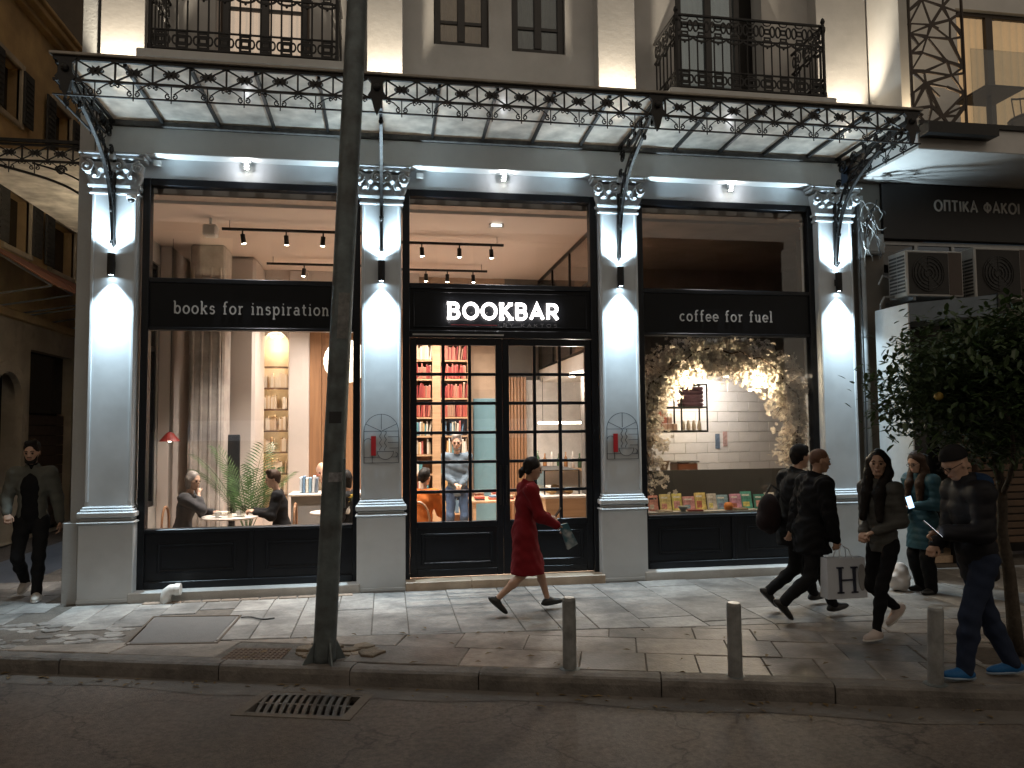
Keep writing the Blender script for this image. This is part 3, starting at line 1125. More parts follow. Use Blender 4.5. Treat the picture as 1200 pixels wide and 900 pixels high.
# smaller canopy on the side street
sc = thing('side_canopy', 'small black iron canopy projecting over the dark side street', 'canopy', (-4.4, 1.0, 5.5))
pan, scr = frieze_meshes(.31, 5.76, 5.56, 5.42)
for i in range(6):
    x = -3.80 - .31 * (i + .5)
    put(pan, 'frieze_panel', sc, (x, 1.0, 0)); 
    if i < 5: put(scr, 'scroll', sc, (x, 1.0, 0))
for nm, z in (('top_rail', 5.765), ('middle_rail', 5.55)):
    MB().box(-5.7, -3.66, .985, 1.015, z - .014, z + .014).build(nm, iron, sc)
MB().box(-5.75, -3.66, .95, 1.0, 5.79, 5.83).build('gutter', iron, sc)
mb = MB()
mb.box(-5.7, -3.66, 1.02, 6, 5.70, 5.71)
mb.build('roof_sheet', sheetm, sc)
mb = MB()
P = bez([(-3.7, 4.55), (-3.75, 5.2), (-4.3, 5.3), (-5.1, 5.5)], 16)
mb.ribbon(P, .03, .98, 1.02)
mb.ribbon(bez([(-3.7, 4.85), (-3.78, 5.3), (-4.2, 5.42), (-4.6, 5.52)], 14), .02, .985, 1.015)
for (x, z, r) in ((-3.93, 5.36, .11), (-4.25, 5.44, .07), (-3.80, 5.08, .05)):
    mb.ribbon(spiral(x, z, r, r * .2, 0, 1.7, 18), .018, .988, 1.012)
mb.build('bracket', iron, sc)

# ================================================================ lettering
def SER(*xs, y):
    return [[(a, y), (b, y)] for a, b in xs]
def EL(cx, cy, rx, ry, n=20):
    return arc(cx, cy, rx, 0, 360, n, ry)
LC = {
 'b': (1.08, [[(.2, 0), (.2, 1.6)], [(.02, 1.6), (.2, 1.6)], EL(.58, .5, .38, .5)]),
 'o': (1.02, [EL(.5, .5, .42, .5)]),
 'k': (1.05, [[(.2, 0), (.2, 1.6)], [(.02, 1.6), (.2, 1.6)], [(.2, .4), (.78, 1)], [(.42, .62), (.85, 0)], [(.04, 0), (.36, 0)], [(.68, 0), (1.0, 0)], [(.62, 1), (.94, 1)]]),
 's': (.82, [[(.68, .82)] + arc(.4, .74, .26, 30, 210, 8, .26) + arc(.4, .27, .30, 60, -150, 10, .27)]),
 'f': (.7, [[(.28, 0), (.28, 1.25)] + arc(.54, 1.28, .26, 180, 60, 6, .3), [(.05, 1), (.56, 1)], [(.1, 0), (.5, 0)]]),
 'r': (.78, [[(.24, 0), (.24, 1)], [(.05, 1), (.24, 1)], [(.05, 0), (.46, 0)], arc(.55, .62, .31, 180, 65, 8, .36)]),
 'i': (.52, [[(.26, 0), (.26, 1)], [(.06, 1), (.26, 1)], [(.06, 0), (.46, 0)], [(.2, 1.42), (.32, 1.42)]]),
 'n': (1.08, [[(.22, 0), (.22, 1)], [(.04, 1), (.22, 1)], [(.04, 0), (.4, 0)], arc(.53, .6, .31, 180, 0, 10, .38) + [(.84, 0)], [(.66, 0), (1.02, 0)]]),
 'p': (1.08, [[(.2, -.6), (.2, 1)], [(.02, 1), (.2, 1)], [(.02, -.6), (.4, -.6)], EL(.58, .5, .38, .5)]),
 'a': (.98, [arc(.45, .68, .3, 150, 0, 8, .31) + [(.75, .08), (.92, 0)], EL(.42, .28, .33, .28)]),
 't': (.72, [[(.3, 1.38), (.3, .3)] + arc(.54, .3, .24, 180, 300, 6, .3), [(.05, 1), (.6, 1)]]),
 'c': (.9, [arc(.48, .5, .4, 50, 310, 16, .5)]),
 'e': (.96, [[(.1, .5), (.88, .5)] + arc(.49, .5, .40, 0, 315, 18, .5)]),
 'u': (1.08, [[(.02, 1), (.2, 1), (.2, .4)] + arc(.5, .4, .31, 180, 360, 10, .4) + [(.82, 1)], [(.64, 1), (.82, 1)], [(.82, .6), (.82, 0), (1.0, 0)]]),
 'l': (.52, [[(.26, 0), (.26, 1.6)], [(.06, 1.6), (.26, 1.6)], [(.06, 0), (.46, 0)]]),
 ' ': (.62, []),
}
B_ = [[(.12, 0), (.12, 1), (.42, 1)] + arc(.42, .765, .235, 90, -90, 9) + [(.12, .53)], [(.42, .53)] + arc(.44, .265, .265, 90, -90, 9) + [(.12, 0)]]
UC = {
 'B': (.82, B_),
 'O': (1.02, [EL(.5, .5, .44, .5, 26)]),
 'K': (.84, [[(.12, 0), (.12, 1)], [(.12, .4), (.70, 1)], [(.30, .58), (.74, 0)]]),
 'A': (.90, [[(.05, 0), (.45, 1), (.85, 0)], [(.2, .33), (.7, .33)]]),
 'R': (.84, [[(.12, 0), (.12, 1), (.44, 1)] + arc(.44, .73, .27, 90, -90, 9) + [(.12, .46)], [(.42, .46), (.75, 0)]]),
 'Y': (.84, [[(.05, 1), (.42, .48), (.42, 0)], [(.42, .48), (.79, 1)]]),
 'T': (.8, [[(.05, 1), (.75, 1)], [(.4, 1), (.4, 0)]]),
 'S': (.76, [[(.64, .86)] + arc(.38, .75, .26, 30, 220, 9, .25) + arc(.38, .26, .29, 60, -150, 10, .26)]),
 'H': (.86, [[(.12, 0), (.12, 1)], [(.74, 0), (.74, 1)], [(.12, .5), (.74, .5)]]),
 'P': (.86, [[(.12, 0), (.12, 1), (.74, 1), (.74, 0)]]),       # greek pi
 'I': (.26, [[(.13, 0), (.13, 1)]]),
 'F': (1.0, [EL(.48, .5, .40, .34, 20), [(.48, -.02), (.48, 1.02)]]),  # greek phi
 ' ': (.5, []),
}
SLAB = {'B': [[(-.02, 1), (.2, 1)], [(-.02, 0), (.2, 0)]], 'K': [[(-.02, 1), (.27, 1)], [(-.02, 0), (.27, 0)], [(.56, 1), (.84, 1)], [(.58, 0), (.88, 0)]]}
def text(s, font, x0, x1, z, h, y, depth, w, m, parent, slab_n=0, plane='XZ', track=0.0):
    """row of separate letter meshes fitted between x0 and x1; h is the unit height"""
    adv = []
    tot = 0
    for ch in s:
        tot += font[ch][0] + track
    tot -= track
    k = (x1 - x0) / tot
    cx = x0
    for i, ch in enumerate(s):
        wd, st = font[ch]
        st = list(st) + (SLAB.get(ch, []) if i < slab_n else [])
        if st:
            mb = MB()
            for j, P in enumerate(st):
                mb.ribbon([(cx + a * k, z + b * h) for a, b in P], w, y - depth - .0004 * j, y, plane)
            mb.build('letter', m, parent)
        cx += (wd + track) * k

# ================================================================ shopfront
signtxt = mat('grey_letters', (.55, .56, .56), .5)
def framebox(mb, x0, x1, z0, z1, w, y0, y1, bev=.006, bottom=True):
    mb.box(x0, x0 + w, y0, y1, z0, z1, bev=bev)
    mb.box(x1 - w, x1, y0, y1, z0, z1, bev=bev)
    mb.box(x0 + w, x1 - w, y0, y1, z1 - w, z1, bev=bev)
    if bottom: mb.box(x0 + w, x1 - w, y0, y1, z0, z0 + w, bev=bev)
def moulding(mb, x0, x1, z0, z1, y):
    framebox(mb, x0, x1, z0, z1, .03, y - .014, y + .01, bev=.009)
    mb.box(x0 + .05, x1 - .05, y - .006, y + .01, z0 + .05, z1 - .05, bev=.005)
def shop_window(x0, x1, label, words, tx, ht, w):
    t = thing('shop_window', label, 'shop window', ((x0 + x1) / 2, 0, .1))
    mb = MB()
    fw = .085
    framebox(mb, x0, x1, .107, 5.055, fw, -.03, .11)
    mb.box(x0 + fw, x1 - fw, -.02, .10, 3.78, 3.835, bev=.006)
    mb.box(x0 + fw, x1 - fw, -.02, .10, 3.20, 3.235, bev=.006)
    mb.box(x0 + fw, x1 - fw, -.045, .10, .765, .81, bev=.01)
    mb.build('frame', joinery, t)
    sp = MB().box(x0 + fw, x1 - fw, .0, .07, 3.236, 3.779).build('sign_panel', signblack, t)
    text(words, LC, tx[0], tx[1], 3.405, ht, -.001, .012, w, signtxt, sp, track=.28)
    MB().box(x0 + fw, x1 - fw, .03, .038, 3.836, 4.97).build('transom_pane', glass, t)
    MB().box(x0 + fw, x1 - fw, .03, .038, .811, 3.199).build('display_pane', glass, t)
    xm = (x0 + x1) / 2
    for a, b in ((x0 + fw, xm - .03), (xm + .03, x1 - fw)):
        p = MB().box(a, b, .0, .08, .193, .764).build('base_panel', joinery, t)
        mo = MB(); moulding(mo, a + .14, b - .14, .29, .64, -.001)
        mo.build('moulding', joinery, p)
    MB().box(xm - .03, xm + .03, -.025, .09, .193, .764, bev=.006).build('mullion', joinery, t)
    return t
swl = shop_window(-2.915, -.325, 'wide black framed shop window with café tables, palm and shelves behind', 'books for inspiration', (-2.55, -.71), .092, .016)
swr = shop_window(3.325, 5.91, 'black framed shop window with blossom arch and a row of upright books', 'coffee for fuel', (3.92, 5.27), .090, .016)

# entrance
DX0, DX1 = .205, 2.765
t = dr = thing('entrance_door', 'black double entrance door with small glazed panes under the lit sign', 'door', (1.5, 0, .1))
mb = MB()
framebox(mb, DX0, DX1, .102, 5.055, .09, -.03, .11, bottom=False)
mb.box(DX0 + .09, DX1 - .09, -.02, .10, 3.78, 3.84, bev=.006)
mb.box(DX0 + .09, DX1 - .09, -.03, .10, 3.14, 3.235, bev=.01)
mb.build('frame', joinery, t)
sp = MB().box(DX0 + .09, DX1 - .09, .01, .07, 3.236, 3.779).build('sign_panel', signblack, t)
mo = MB(); framebox(mo, DX0 + .13, DX1 - .13, 3.27, 3.745, .02, -.004, .012, bev=.005); mo.build('sign_moulding', signblack, sp)
MB().box(DX0 + .09, DX1 - .09, .03, .038, 3.841, 4.964).build('transom_pane', glass, t)
MB().box(.33, 1.50, -.048, -.031, 3.165, 3.185).build('light_strip', mat('steel_strip', (.6, .6, .6), .3, metal=.9), t)
rows = [.80, 1.14, 1.19, 1.54, 1.57]
def leaf(x0, x1, hinge):
    zb, zt = .115, 3.135
    mb = MB()
    st = .085
    mb.box(x0, x0 + st, .0, .06, zb, zt, bev=.006)
    mb.box(x1 - st, x1, .0, .06, zb, zt, bev=.006)
    mb.box(x0 + st, x1 - st, .0, .06, zt - .09, zt, bev=.006)
    mb.box(x0 + st, x1 - st, .0, .06, .72, .80, bev=.006)
    mb.box(x0 + st, x1 - st, .0, .06, zb, zb + .09, bev=.006)
    mb.box(x0 + st, x1 - st, .012, .05, zb + .09, .72)
    moulding(mb, x0 + st + .05, x1 - st - .05, zb + .15, .655, .012)
    gx0, gx1, gz0, gz1 = x0 + st, x1 - st, .80, zt - .09
    cw, rh = (gx1 - gx0) / 3, (gz1 - gz0) / 6
    for i in (1, 2):
        mb.box(gx0 + cw * i - .02, gx0 + cw * i + .02, .004, .055, gz0, gz1, bev=.005)
    for j in range(1, 6):
        for i in range(3):
            a = gx0 + cw * i + (.02 if i else 0); b = gx0 + cw * (i + 1) - (.02 if i < 2 else 0)
            mb.box(a, b, .007, .052, gz0 + rh * j - .02, gz0 + rh * j + .02, bev=.005)
    o = mb.build('door_leaf', joinery, dr)
    for i in range(3):
        for j in range(6):
            a = gx0 + cw * i + (.02 if i else 0); b = gx0 + cw * (i + 1) - (.02 if i < 2 else 0)
            c = gz0 + rh * j + (.02 if j else 0); d = gz0 + rh * (j + 1) - (.02 if j < 5 else 0)
            MB().box(a, b, .026, .032, c, d).build('pane', glass, o)
    hx = x1 - .04 if hinge < 0 else x0 + .04
    h = MB(); h.tube([(hx, -.05, 1.0), (hx, -.05, 1.5)], .012, 8)
    for z in (1.04, 1.46): h.tube([(hx, -.05, z), (hx, .01, z)], .008, 6)
    h.build('handle', mat('dark_steel', (.05, .05, .05), .35, metal=.8), o)
leaf(.298, 1.483, -1); leaf(1.487, 2.672, 1)

# lit letters
t = thing('lit_sign', 'glowing white raised letters of the shop name above the entrance', 'sign', (1.5, -.03, 3.3))
lit = mat('lit_letters', (.9, .9, .9), .4, emit=(1.0, .93, .90), estr=5.0)
text('BOOKBAR', UC, .775, 2.235, 3.39, .19, -.035, .02, .038, lit, t, slab_n=4, track=.17)
text('BY KAKTOS', UC, 1.50, 2.22, 3.292, .040, -.001, .006, .007, mat('sign_small', (.10, .10, .105), .5), t, track=.55)
MB().box(.82, 1.42, -.008, -.001, 3.305, 3.311).build('red_rule', mat('red_rule', (.22, .02, .025), .5), t)
halo = MB()   # spacers carrying the letters off the board
for i in range(7):
    x = .87 + i * .21
    halo.box(x - .006, x + .006, -.034, .009, 3.46, 3.472)
halo.build('spacers', mat('spacer', (.3, .3, .3), .4, metal=.8), t)

# ================================================================ wall lamps, bulbs, uplights
COOL = (.66, .87, 1.0)
lampblk = mat('lamp_black', (.012, .012, .013), .4, metal=.5)
lens = mat('lamp_lens', (.9, .9, .9), .3, emit=COOL, estr=30)
WH = ['left corner pilaster', 'pilaster left of the entrance', 'pilaster right of the entrance', 'pilaster by the drainpipe']
for i, (cx, w) in enumerate(PIL):
    t = thing('wall_lamp', 'black cylinder lamp shining up and down the ' + WH[i], 'wall lamp', (cx, -.24, 3.8), 'up and down lamps on the pilasters')
    mb = MB()
    mb.lathe([(.036, .012), (.044, 0), (.044, .26), (.036, .248)], cx, -.195, 3.815, 16)
    mb.build('body', lampblk, t, smooth=False)
    MB().box(cx - .03, cx + .03, -.16, -.131, 3.9, 3.99, bev=.004).build('arm', lampblk, t)
    for z in (3.825, 4.062):
        MB().lathe([(.034, 0), (.034, .003)], cx, -.195, z, 14).build('lens', lens, t)
    lamp('down_beam', 'SPOT', (cx, -.22, 3.805), 150, COOL, .022, 86, .9, (cx, -.20, 0), t)
    lamp('down_core', 'SPOT', (cx, -.22, 3.803), 255, COOL, .022, 46, 1.0, (cx, -.13, 1.2), t)
    lamp('up_beam', 'SPOT', (cx, -.22, 4.08), 150, COOL, .022, 128, 1.0, (cx, -.75, 8), t)
# the same lamp on the side-street face
t = thing('wall_lamp', 'black cylinder lamp on the side wall round the left corner', 'wall lamp', (-3.72, 3.4, 3.8), 'up and down lamps on the pilasters')
MB().box(-3.66, -3.62, 3.15, 3.65, 0, 5.2, bev=.01).build('backing_pilaster', plaster, t)
MB().lathe([(.036, .012), (.044, 0), (.044, .26), (.036, .248)], -3.725, 3.4, 3.815, 16).build('body', lampblk, t)
for z in (3.825, 4.062):
    MB().lathe([(.034, 0), (.034, .003)], -3.725, 3.4, z, 14).build('lens', lens, t)
lamp('down_beam', 'SPOT', (-3.73, 3.4, 3.805), 130, (.86, .93, 1.0), .03, 120, .7, (-4.2, 3.4, 0), t)
lamp('up_beam', 'SPOT', (-3.73, 3.4, 4.08), 170, (1.0, .84, .58), .03, 140, .7, (-4.6, 3.6, 8), t)
WB = ['café window', 'entrance', 'blossom window']
for i, x in enumerate((-1.70, 1.51, 4.66)):
    t = thing('eyeball_lamp', 'small white eyeball spotlight on the frieze above the ' + WB[i], 'spotlight', (x, -.1, 5.2), 'eyeball lamps under the beam')
    MB().lathe([(.05, 0), (.05, .012), (.03, .02)], x, -.10, 5.278, 14).build('rose', mat('white_metal', (.7, .7, .68), .35), t)
    MB().ball((x, -.10, 5.24), .042, 14, 9).build('globe', mat('white_metal'), t, smooth=True)
    MB().lathe([(.026, 0), (.026, .004)], x, -.105, 5.197, 12).build('lens', mat('bulb_lens', (.9, .9, .9), .3, emit=(1, .96, .88), estr=30), t)
    lamp('down_beam', 'SPOT', (x, -.13, 5.188), 150, (.97, .98, 1.0), .03, 66, 1.0, (x, -.8, 0), t)
    lamp('glow', 'POINT', (x, -.15, 5.235), 3.5, (.95, .96, 1.0), .02, parent=t)
UP = [(-3.165, 'over the left corner'), (-.02, 'behind the grey pole'), (3.075, 'next to the right balcony'), (6.40, 'beside the lattice screen')]
for x, wv in UP:
    t = thing('uplight', 'small warm uplight on the canopy washing the upper pilaster ' + wv, 'uplight', (x, -.3, 5.75), 'uplights on the canopy')
    MB().lathe([(.05, 0), (.055, .05), (.045, .05), (.04, .03)], x, -.26, 5.775, 14).build('housing', lampblk, t)
    lamp('up_beam', 'SPOT', (x, -.24, 5.84), 400, (1.0, .86, .66), .03, 62, .8, (x, -.02, 9), t)

# ================================================================ shop interior
WARM = (1.0, .88, .78)
room = tag(bpy.data.objects.new('shop_room', None), kind='structure'); COL.objects.link(room)
cream = mat('cream_wall', (.54, .48, .44), .85, var=.06, vscale=2, bump=.1)
ceilm = mat('ceiling_paint', (.66, .56, .50), .9, var=.04, vscale=1.5)
tile_gap = mat('tile_grout', (.45, .43, .41), .9)
floorw = wood_mat('floor_boards', (.42, .29, .19), (.56, .41, .28), .45, 2.0, 'Y')
walnut = wood_mat('walnut_panel', (.20, .10, .05), (.34, .18, .09), .45, 1.5, 'Z')
oak = wood_mat('oak_shelf', (.36, .22, .12), (.48, .31, .18), .5, 2.0, 'X')
taupe = mat('taupe_panel', (.13, .115, .10), .8, var=.1)
blackm = mat('black_metal', (.012, .012, .012), .45, metal=.3)
MB().box(-3.46, 8.4, .12, 5.0, .0, .10).build('floor', floorw, room)
MB().box(-3.46, 2.92, .36, 5.0, 4.86, 4.95).build('ceiling', ceilm, room)
MB().box(-3.46, 6.4, .125, .355, 4.90, 5.05).build('window_head', mat('head_paint', (.36, .28, .22), .85), room)
MB().box(2.95, 8.4, .36, 5.0, 4.86, 4.95).build('mezzanine_ceiling', mat('mezz_dark', (.3, .23, .19), .8, var=.3, vscale=1.2), room)
MB().box(2.98, 8.4, 3.4, 3.45, 3.1, 4.86).build('mezzanine_wall', mat('mezz_brown', (.34, .26, .21), .8, var=.3, vscale=1.5), room)
# left: back wall with arched niche, stone column, wall block
bw = MB()
YB = 4.3
bw.box(-3.46, -2.18, YB, YB + .15, .1, 4.86)
bw.box(-1.72, -1.36, YB - .06, YB + .15, .1, 4.86, bev=.02)
bw.box(-2.18, -1.72, YB, YB + .15, .1, .45)
# arch head of the niche
n = 12
R = .23
for i in range(n):
    a0, a1 = PI * i / n, PI * (i + 1) / n
    x0, x1 = -1.95 + R * math.cos(a0), -1.95 + R * math.cos(a1)
    z0, z1 = 3.52 + R * math.sin(a0), 3.52 + R * math.sin(a1)
    bw.add([(x0, YB, z0), (x1, YB, z1), (x1, YB, 4.86), (x0, YB, 4.86)], [(0, 1, 2, 3)])
    bw.add([(x0, YB, z0), (x1, YB, z1), (x1, YB + .3, z1), (x0, YB + .3, z0)], [(3, 2, 1, 0)])
bw.build('back_wall', cream, room, fix=False)
nb = MB()
nb.box(-2.2, -1.7, YB + .30, YB + .34, .4, 3.9)
nb.box(-2.21, -2.181, YB + .15, YB + .30, .4, 3.9); nb.box(-1.719, -1.69, YB + .15, YB + .30, .4, 3.9)
nb.build('niche_back', mat('niche_paint', (.72, .60, .46), .8), room)
MB().box(-2.72, -2.13, 3.25, YB - .001, .1, 4.86, bev=.05).build('wall_block', cream, room)
cm = MB()
cm.box(-2.98, -2.46, 2.5, 3.0, .1, 4.86, bev=.03)
for i in range(4):
    cm.tube([(-2.92 + i * .13, 2.492, .4), (-2.92 + i * .13, 2.492, 4.5)], .022, 6)
cm.build('stone_column', mat('raw_concrete', (.40, .36, .33), .9, var=.3, vscale=4, bump=.8, bscale=12, col2=(.22, .19, .17), stain=.7), room)
MB().box(-3.46, -3.30, 2.7, 4.3, .1, 4.86).build('side_lining', cream, room)
# walnut panelling: separate boards
for i in range(9):
    x = -1.36 + i * .215
    MB().box(x, x + .21, YB + .02, YB + .07, .1, 4.2, bev=.006).build('board', walnut, room)
MB().box(-1.36, .6, YB + .0, YB + .10, 4.2, 4.86).build('wall_over_boards', cream, room)
# behind the door
MB().box(.5, 2.25, 4.62, 4.7, .1, 4.86).build('rear_wall', mat('rear_paint', (.42, .29, .20), .85), room)
MB().box(1.62, 2.10, 4.50, 4.60, .1, 2.55, bev=.01).build('teal_door', mat('teal_paint', (.13, .24, .28), .5, var=.08), room)
for i in range(8):
    x = 2.14 + i * .062
    MB().box(x, x + .05, 4.46, 4.60, .1, 2.95, bev=.006).build('slat', walnut, room)
MB().box(2.62, 4.6, 4.55, 4.65, .1, 2.9).build('rear_wall', mat('grey_white_paint', (.58, .54, .50), .8), room)
MB().box(2.25, 2.9, 4.62, 4.7, 2.9, 4.86).build('rear_wall', taupe, room)
# mezzanine
MB().box(2.92, 8.4, .9, 4.9, 2.86, 3.10).build('mezzanine_deck', mat('deck_white', (.66, .62, .57), .8, var=.05), room)
mz = MB()
for z in (3.13, 4.1, 4.83):
    mz.box(2.925, 2.96, .9, 4.9, z - .02, z + .02)
for y in (.9, 2.2, 3.5, 4.85):
    mz.box(2.925, 2.96, y - .02, y + .02, 3.11, 4.85)
mz.build('mezzanine_frame', blackm, room)
MB().box(2.94, 2.946, .92, 4.85, 3.15, 4.81).build('mezzanine_glass', glass, room)
MB().box(3.32, 6.36, .55, .62, 2.70, 3.75).build('bulkhead', taupe, room)
MB().box(3.2, 3.26, .62, 2.6, .1, 2.86).build('partition', taupe, room)
# white tiled wall, tiles as pieces
A, B = Vector((4.35, 2.45)), Vector((8.1, 3.75))
u = (B - A).normalized(); nrm = Vector((u.y, -u.x))
ang = math.atan2(u.y, u.x)
tw = MB().box(0, (B - A).length, .012, .1, .1, 2.86).build('tiled_wall', tile_gap, room)
tw.location = (A.x, A.y, 0); tw.rotation_euler = (0, 0, ang)
tm = MB().box(.004, .496, .0, .011, .004, .176, bev=.003).mesh('tile', mat('white_tile', (.68, .66, .65), .22, var=.05, rand=.05))
for j in range(9):
    for i in range(8):
        put(tm, 'tile', tw, (i * .5 + (.25 if j % 2 else 0) - .25, 0, 1.16 + j * .18))
MB().box(3.3, 4.36, 2.45, 2.5, .1, 2.86).build('bar_back_wall', mat('bar_wall', (.55, .51, .47), .7), room)
MB().box(6.36, 6.42, .12, 1.2, .1, 4.86).build('reveal', taupe, room)
# side window on the left wall
sd = thing('side_window', 'dark framed side window of the shop facing the side street', 'window', (-3.5, 1.7, .85))
mb = MB()
for (y0, y1, z0, z1) in ((.75, .83, .85, 4.55), (2.62, 2.7, .85, 4.55), (.83, 2.62, 4.47, 4.55), (.83, 2.62, .85, .93), (1.70, 1.76, .93, 4.47), (.83, 1.70, 3.2, 3.27), (1.76, 2.62, 3.2, 3.27)):
    mb.box(-3.57, -3.5, y0, y1, z0, z1, bev=.006)
mb.build('frame', joinery, sd)
for (y0, y1) in ((.83, 1.70), (1.76, 2.62)):
    MB().box(-3.54, -3.534, y0, y1, .93, 3.2).build('pane', glass, sd)
    MB().box(-3.54, -3.534, y0, y1, 3.27, 4.47).build('pane', glass, sd)

# ---- track lights
trackbulb = mat('spot_bulb', (.9, .9, .9), .3, emit=(1.0, .86, .66), estr=40)
def track(x0, x1, y, z, heads, label, watts):
    t = thing('track_light', label, 'track light', ((x0 + x1) / 2, y, z))
    MB().box(x0, x1, y - .018, y + .018, z, z + .035).build('rail', blackm, t)
    mb = MB()
    for x in (x0 + .1, x1 - .1): mb.tube([(x, y, z + .03), (x, y, 4.86)], .004, 5)
    mb.build('hanger', blackm, t)
    for x, tilt in heads:
        h = MB()
        h.tube([(x, y, z), (x, y, z - .05)], .01, 6)
        d = Vector((tilt * .5, .06, -1)).normalized()
        p0 = Vector((x, y, z - .05)); p1 = p0 + d * .13
        h.tube([p0, p1], .032, 10)
        s = h.build('spot_head', blackm, t)
        MB().tube([p1 - d * .004, p1 + d * .004], .026, 10).build('bulb', trackbulb, s)
        lamp('beam', 'SPOT', p1 + d * .012, watts, WARM, .035, 100, 1.0, p1 + d, t)
track(-2.22, .1, 1.05, 4.72, [(-1.95, .3), (-1.37, .1), (-.87, -.15)], 'long black track light near the café window', 410)
track(-1.95, .1, 3.2, 4.72, [(-1.35, -.2), (-.75, -.1)], 'shorter black track light deep in the café', 320)
track(.2, 1.75, 1.5, 4.72, [(.52, .1), (1.08, 0), (1.56, .1)], 'black track light just behind the entrance transom', 420)
track(.2, 1.75, 3.4, 4.72, [(.68, .0), (1.05, .0), (1.5, .1)], 'black track light at the back behind the entrance', 340)
t = thing('exit_light', 'small white emergency light on the ceiling behind the entrance transom', 'light', (1.55, .8, 4.8))
MB().box(1.43, 1.63, .72, .80, 4.80, 4.857, bev=.01).build('case', mat('white_plastic', (.75, .75, .73), .4), t)
MB().box(1.46, 1.60, .715, .719, 4.81, 4.845).build('lens', mat('exit_lens', (.9, .9, .9), .4, emit=(1, .97, .9), estr=3), t)
t = thing('ceiling_speaker', 'white box loudspeaker on the ceiling in the café corner', 'loudspeaker', (-2.35, .9, 4.7))
MB().box(-2.44, -2.26, .88, 1.06, 4.60, 4.76, bev=.02).build('box', mat('white_plastic'), t)
MB().tube([(-2.35, .97, 4.74), (-2.35, .97, 4.858)], .02, 8).build('mount', mat('white_plastic'), t)
# paper globe pendant
t = thing('pendant_globe', 'large white paper globe lamp hanging behind the grey pole', 'pendant lamp', (-.62, 2.4, 2.6))
g = MB(); prof = []
for i in range(25):
    a = PI * i / 24
    prof.append(((.34 + .008 * (i % 2)) * math.sin(a) + .001, -.34 * math.cos(a)))
g.lathe(prof, -.62, 2.4, 3.05, 24)
g.build('shade', mat('paper_globe', (.85, .8, .72), .9, emit=(1, .84, .62), estr=1.6), t, smooth=True)
MB().tube([(-.62, 2.4, 3.38), (-.62, 2.4, 4.86)], .005, 5).build('cord', blackm, t)

# ---- bookcase and books
BOOK = MB().box(0, 1, 0, 1, 0, 1, bev=.035).mesh('book', mat('book_cover', objcol=True, rough=.55, var=.12, vscale=3))
def book(x, y, z, w, d, h, col, label, group, rot=(0, 0, 0)):
    o = put(BOOK, 'book', None, (x, y, z), rot, (w, d, h), col)
    return tag(o, label, 'book', group)
REDS = [(.26, .035, .028), (.34, .07, .045), (.20, .025, .022), (.40, .12, .08), (.30, .16, .10)]
MIX = [(.6, .52, .42), (.10, .17, .24), (.55, .48, .38), (.32, .08, .06), (.08, .22, .24), (.65, .60, .52), (.30, .22, .14), (.5, .3, .12)]
CREAMS = [(.62, .50, .36), (.66, .56, .44), (.58, .44, .30), (.50, .34, .2)]
CN = dict(zip(REDS + MIX + CREAMS, ['dark red', 'brick red', 'maroon', 'salmon', 'rust brown', 'cream', 'navy', 'tan', 'burgundy', 'teal', 'ivory', 'brown', 'amber', 'sand', 'pale cream', 'honey', 'caramel']))
bk = thing('bookcase', 'tall oak bookcase full of books seen through the left door leaf', 'bookcase', (1.05, 4.3, .1))
BX0, BX1, BY0, BY1 = .50, 1.52, 4.22, 4.52
for i, x in enumerate((BX0, .83, 1.0, BX1 - .04)):
    MB().box(x, x + (.17 if i == 1 else .04) * (.9 if i == 1 else 1), BY0 - (.02 if i == 1 else 0), BY1, .1, 3.75).build('upright', oak, bk) if i != 2 else None
MB().box(BX0, BX1, BY1, BY1 + .02, .1, 3.75).build('back_panel', walnut, bk)
SH = [.45, .82, 1.17, 1.52, 1.86, 2.20, 2.55, 2.90, 3.25, 3.60]
for z in SH:
    MB().box(BX0 + .04, BX1 - .04, BY0 + .005, BY1, z - .03, z).build('shelf', oak, bk)
lv = ['lowest', 'lower']
for k, z in enumerate(SH[:-1]):
    for (a, b, wh) in ((BX0 + .045, .83, 'left'), (.99, BX1 - .045, 'right')):
        x = a
        pal = REDS if (2.15 < z < 2.95 or (wh == 'right' and z > 2.15)) else (CREAMS if z > 2.9 else MIX)
        nm = 'red' if pal is REDS else ('cream' if pal is CREAMS else 'mixed-colour')
        while x < b - .03:
            w = rnd.uniform(.022, .042)
            h = rnd.uniform(.21, .29)
            if x + w > b: break
            if rnd.random() < .06 and pal is MIX:
                x += rnd.uniform(.05, .12); continue
            lean = rnd.choice((0, 0, 0, 0, 0, rnd.uniform(.05, .16)))
            bc_ = rnd.choice(pal)
            book(x, BY0 + rnd.uniform(.01, .05), z + .001, w * .94, .18, h, bc_,
                 '%s book standing on the %s half of the bookcase, shelf %s' % (CN[bc_], wh, ('at floor', 'at knee height', 'at waist height', 'at chest height', 'at head height', 'just over head', 'above the door handle', 'second from top', 'on top')[k]),
                 'books on the oak bookcase', (0, lean, 0))
            x += w + (.25 * h * lean * 2)
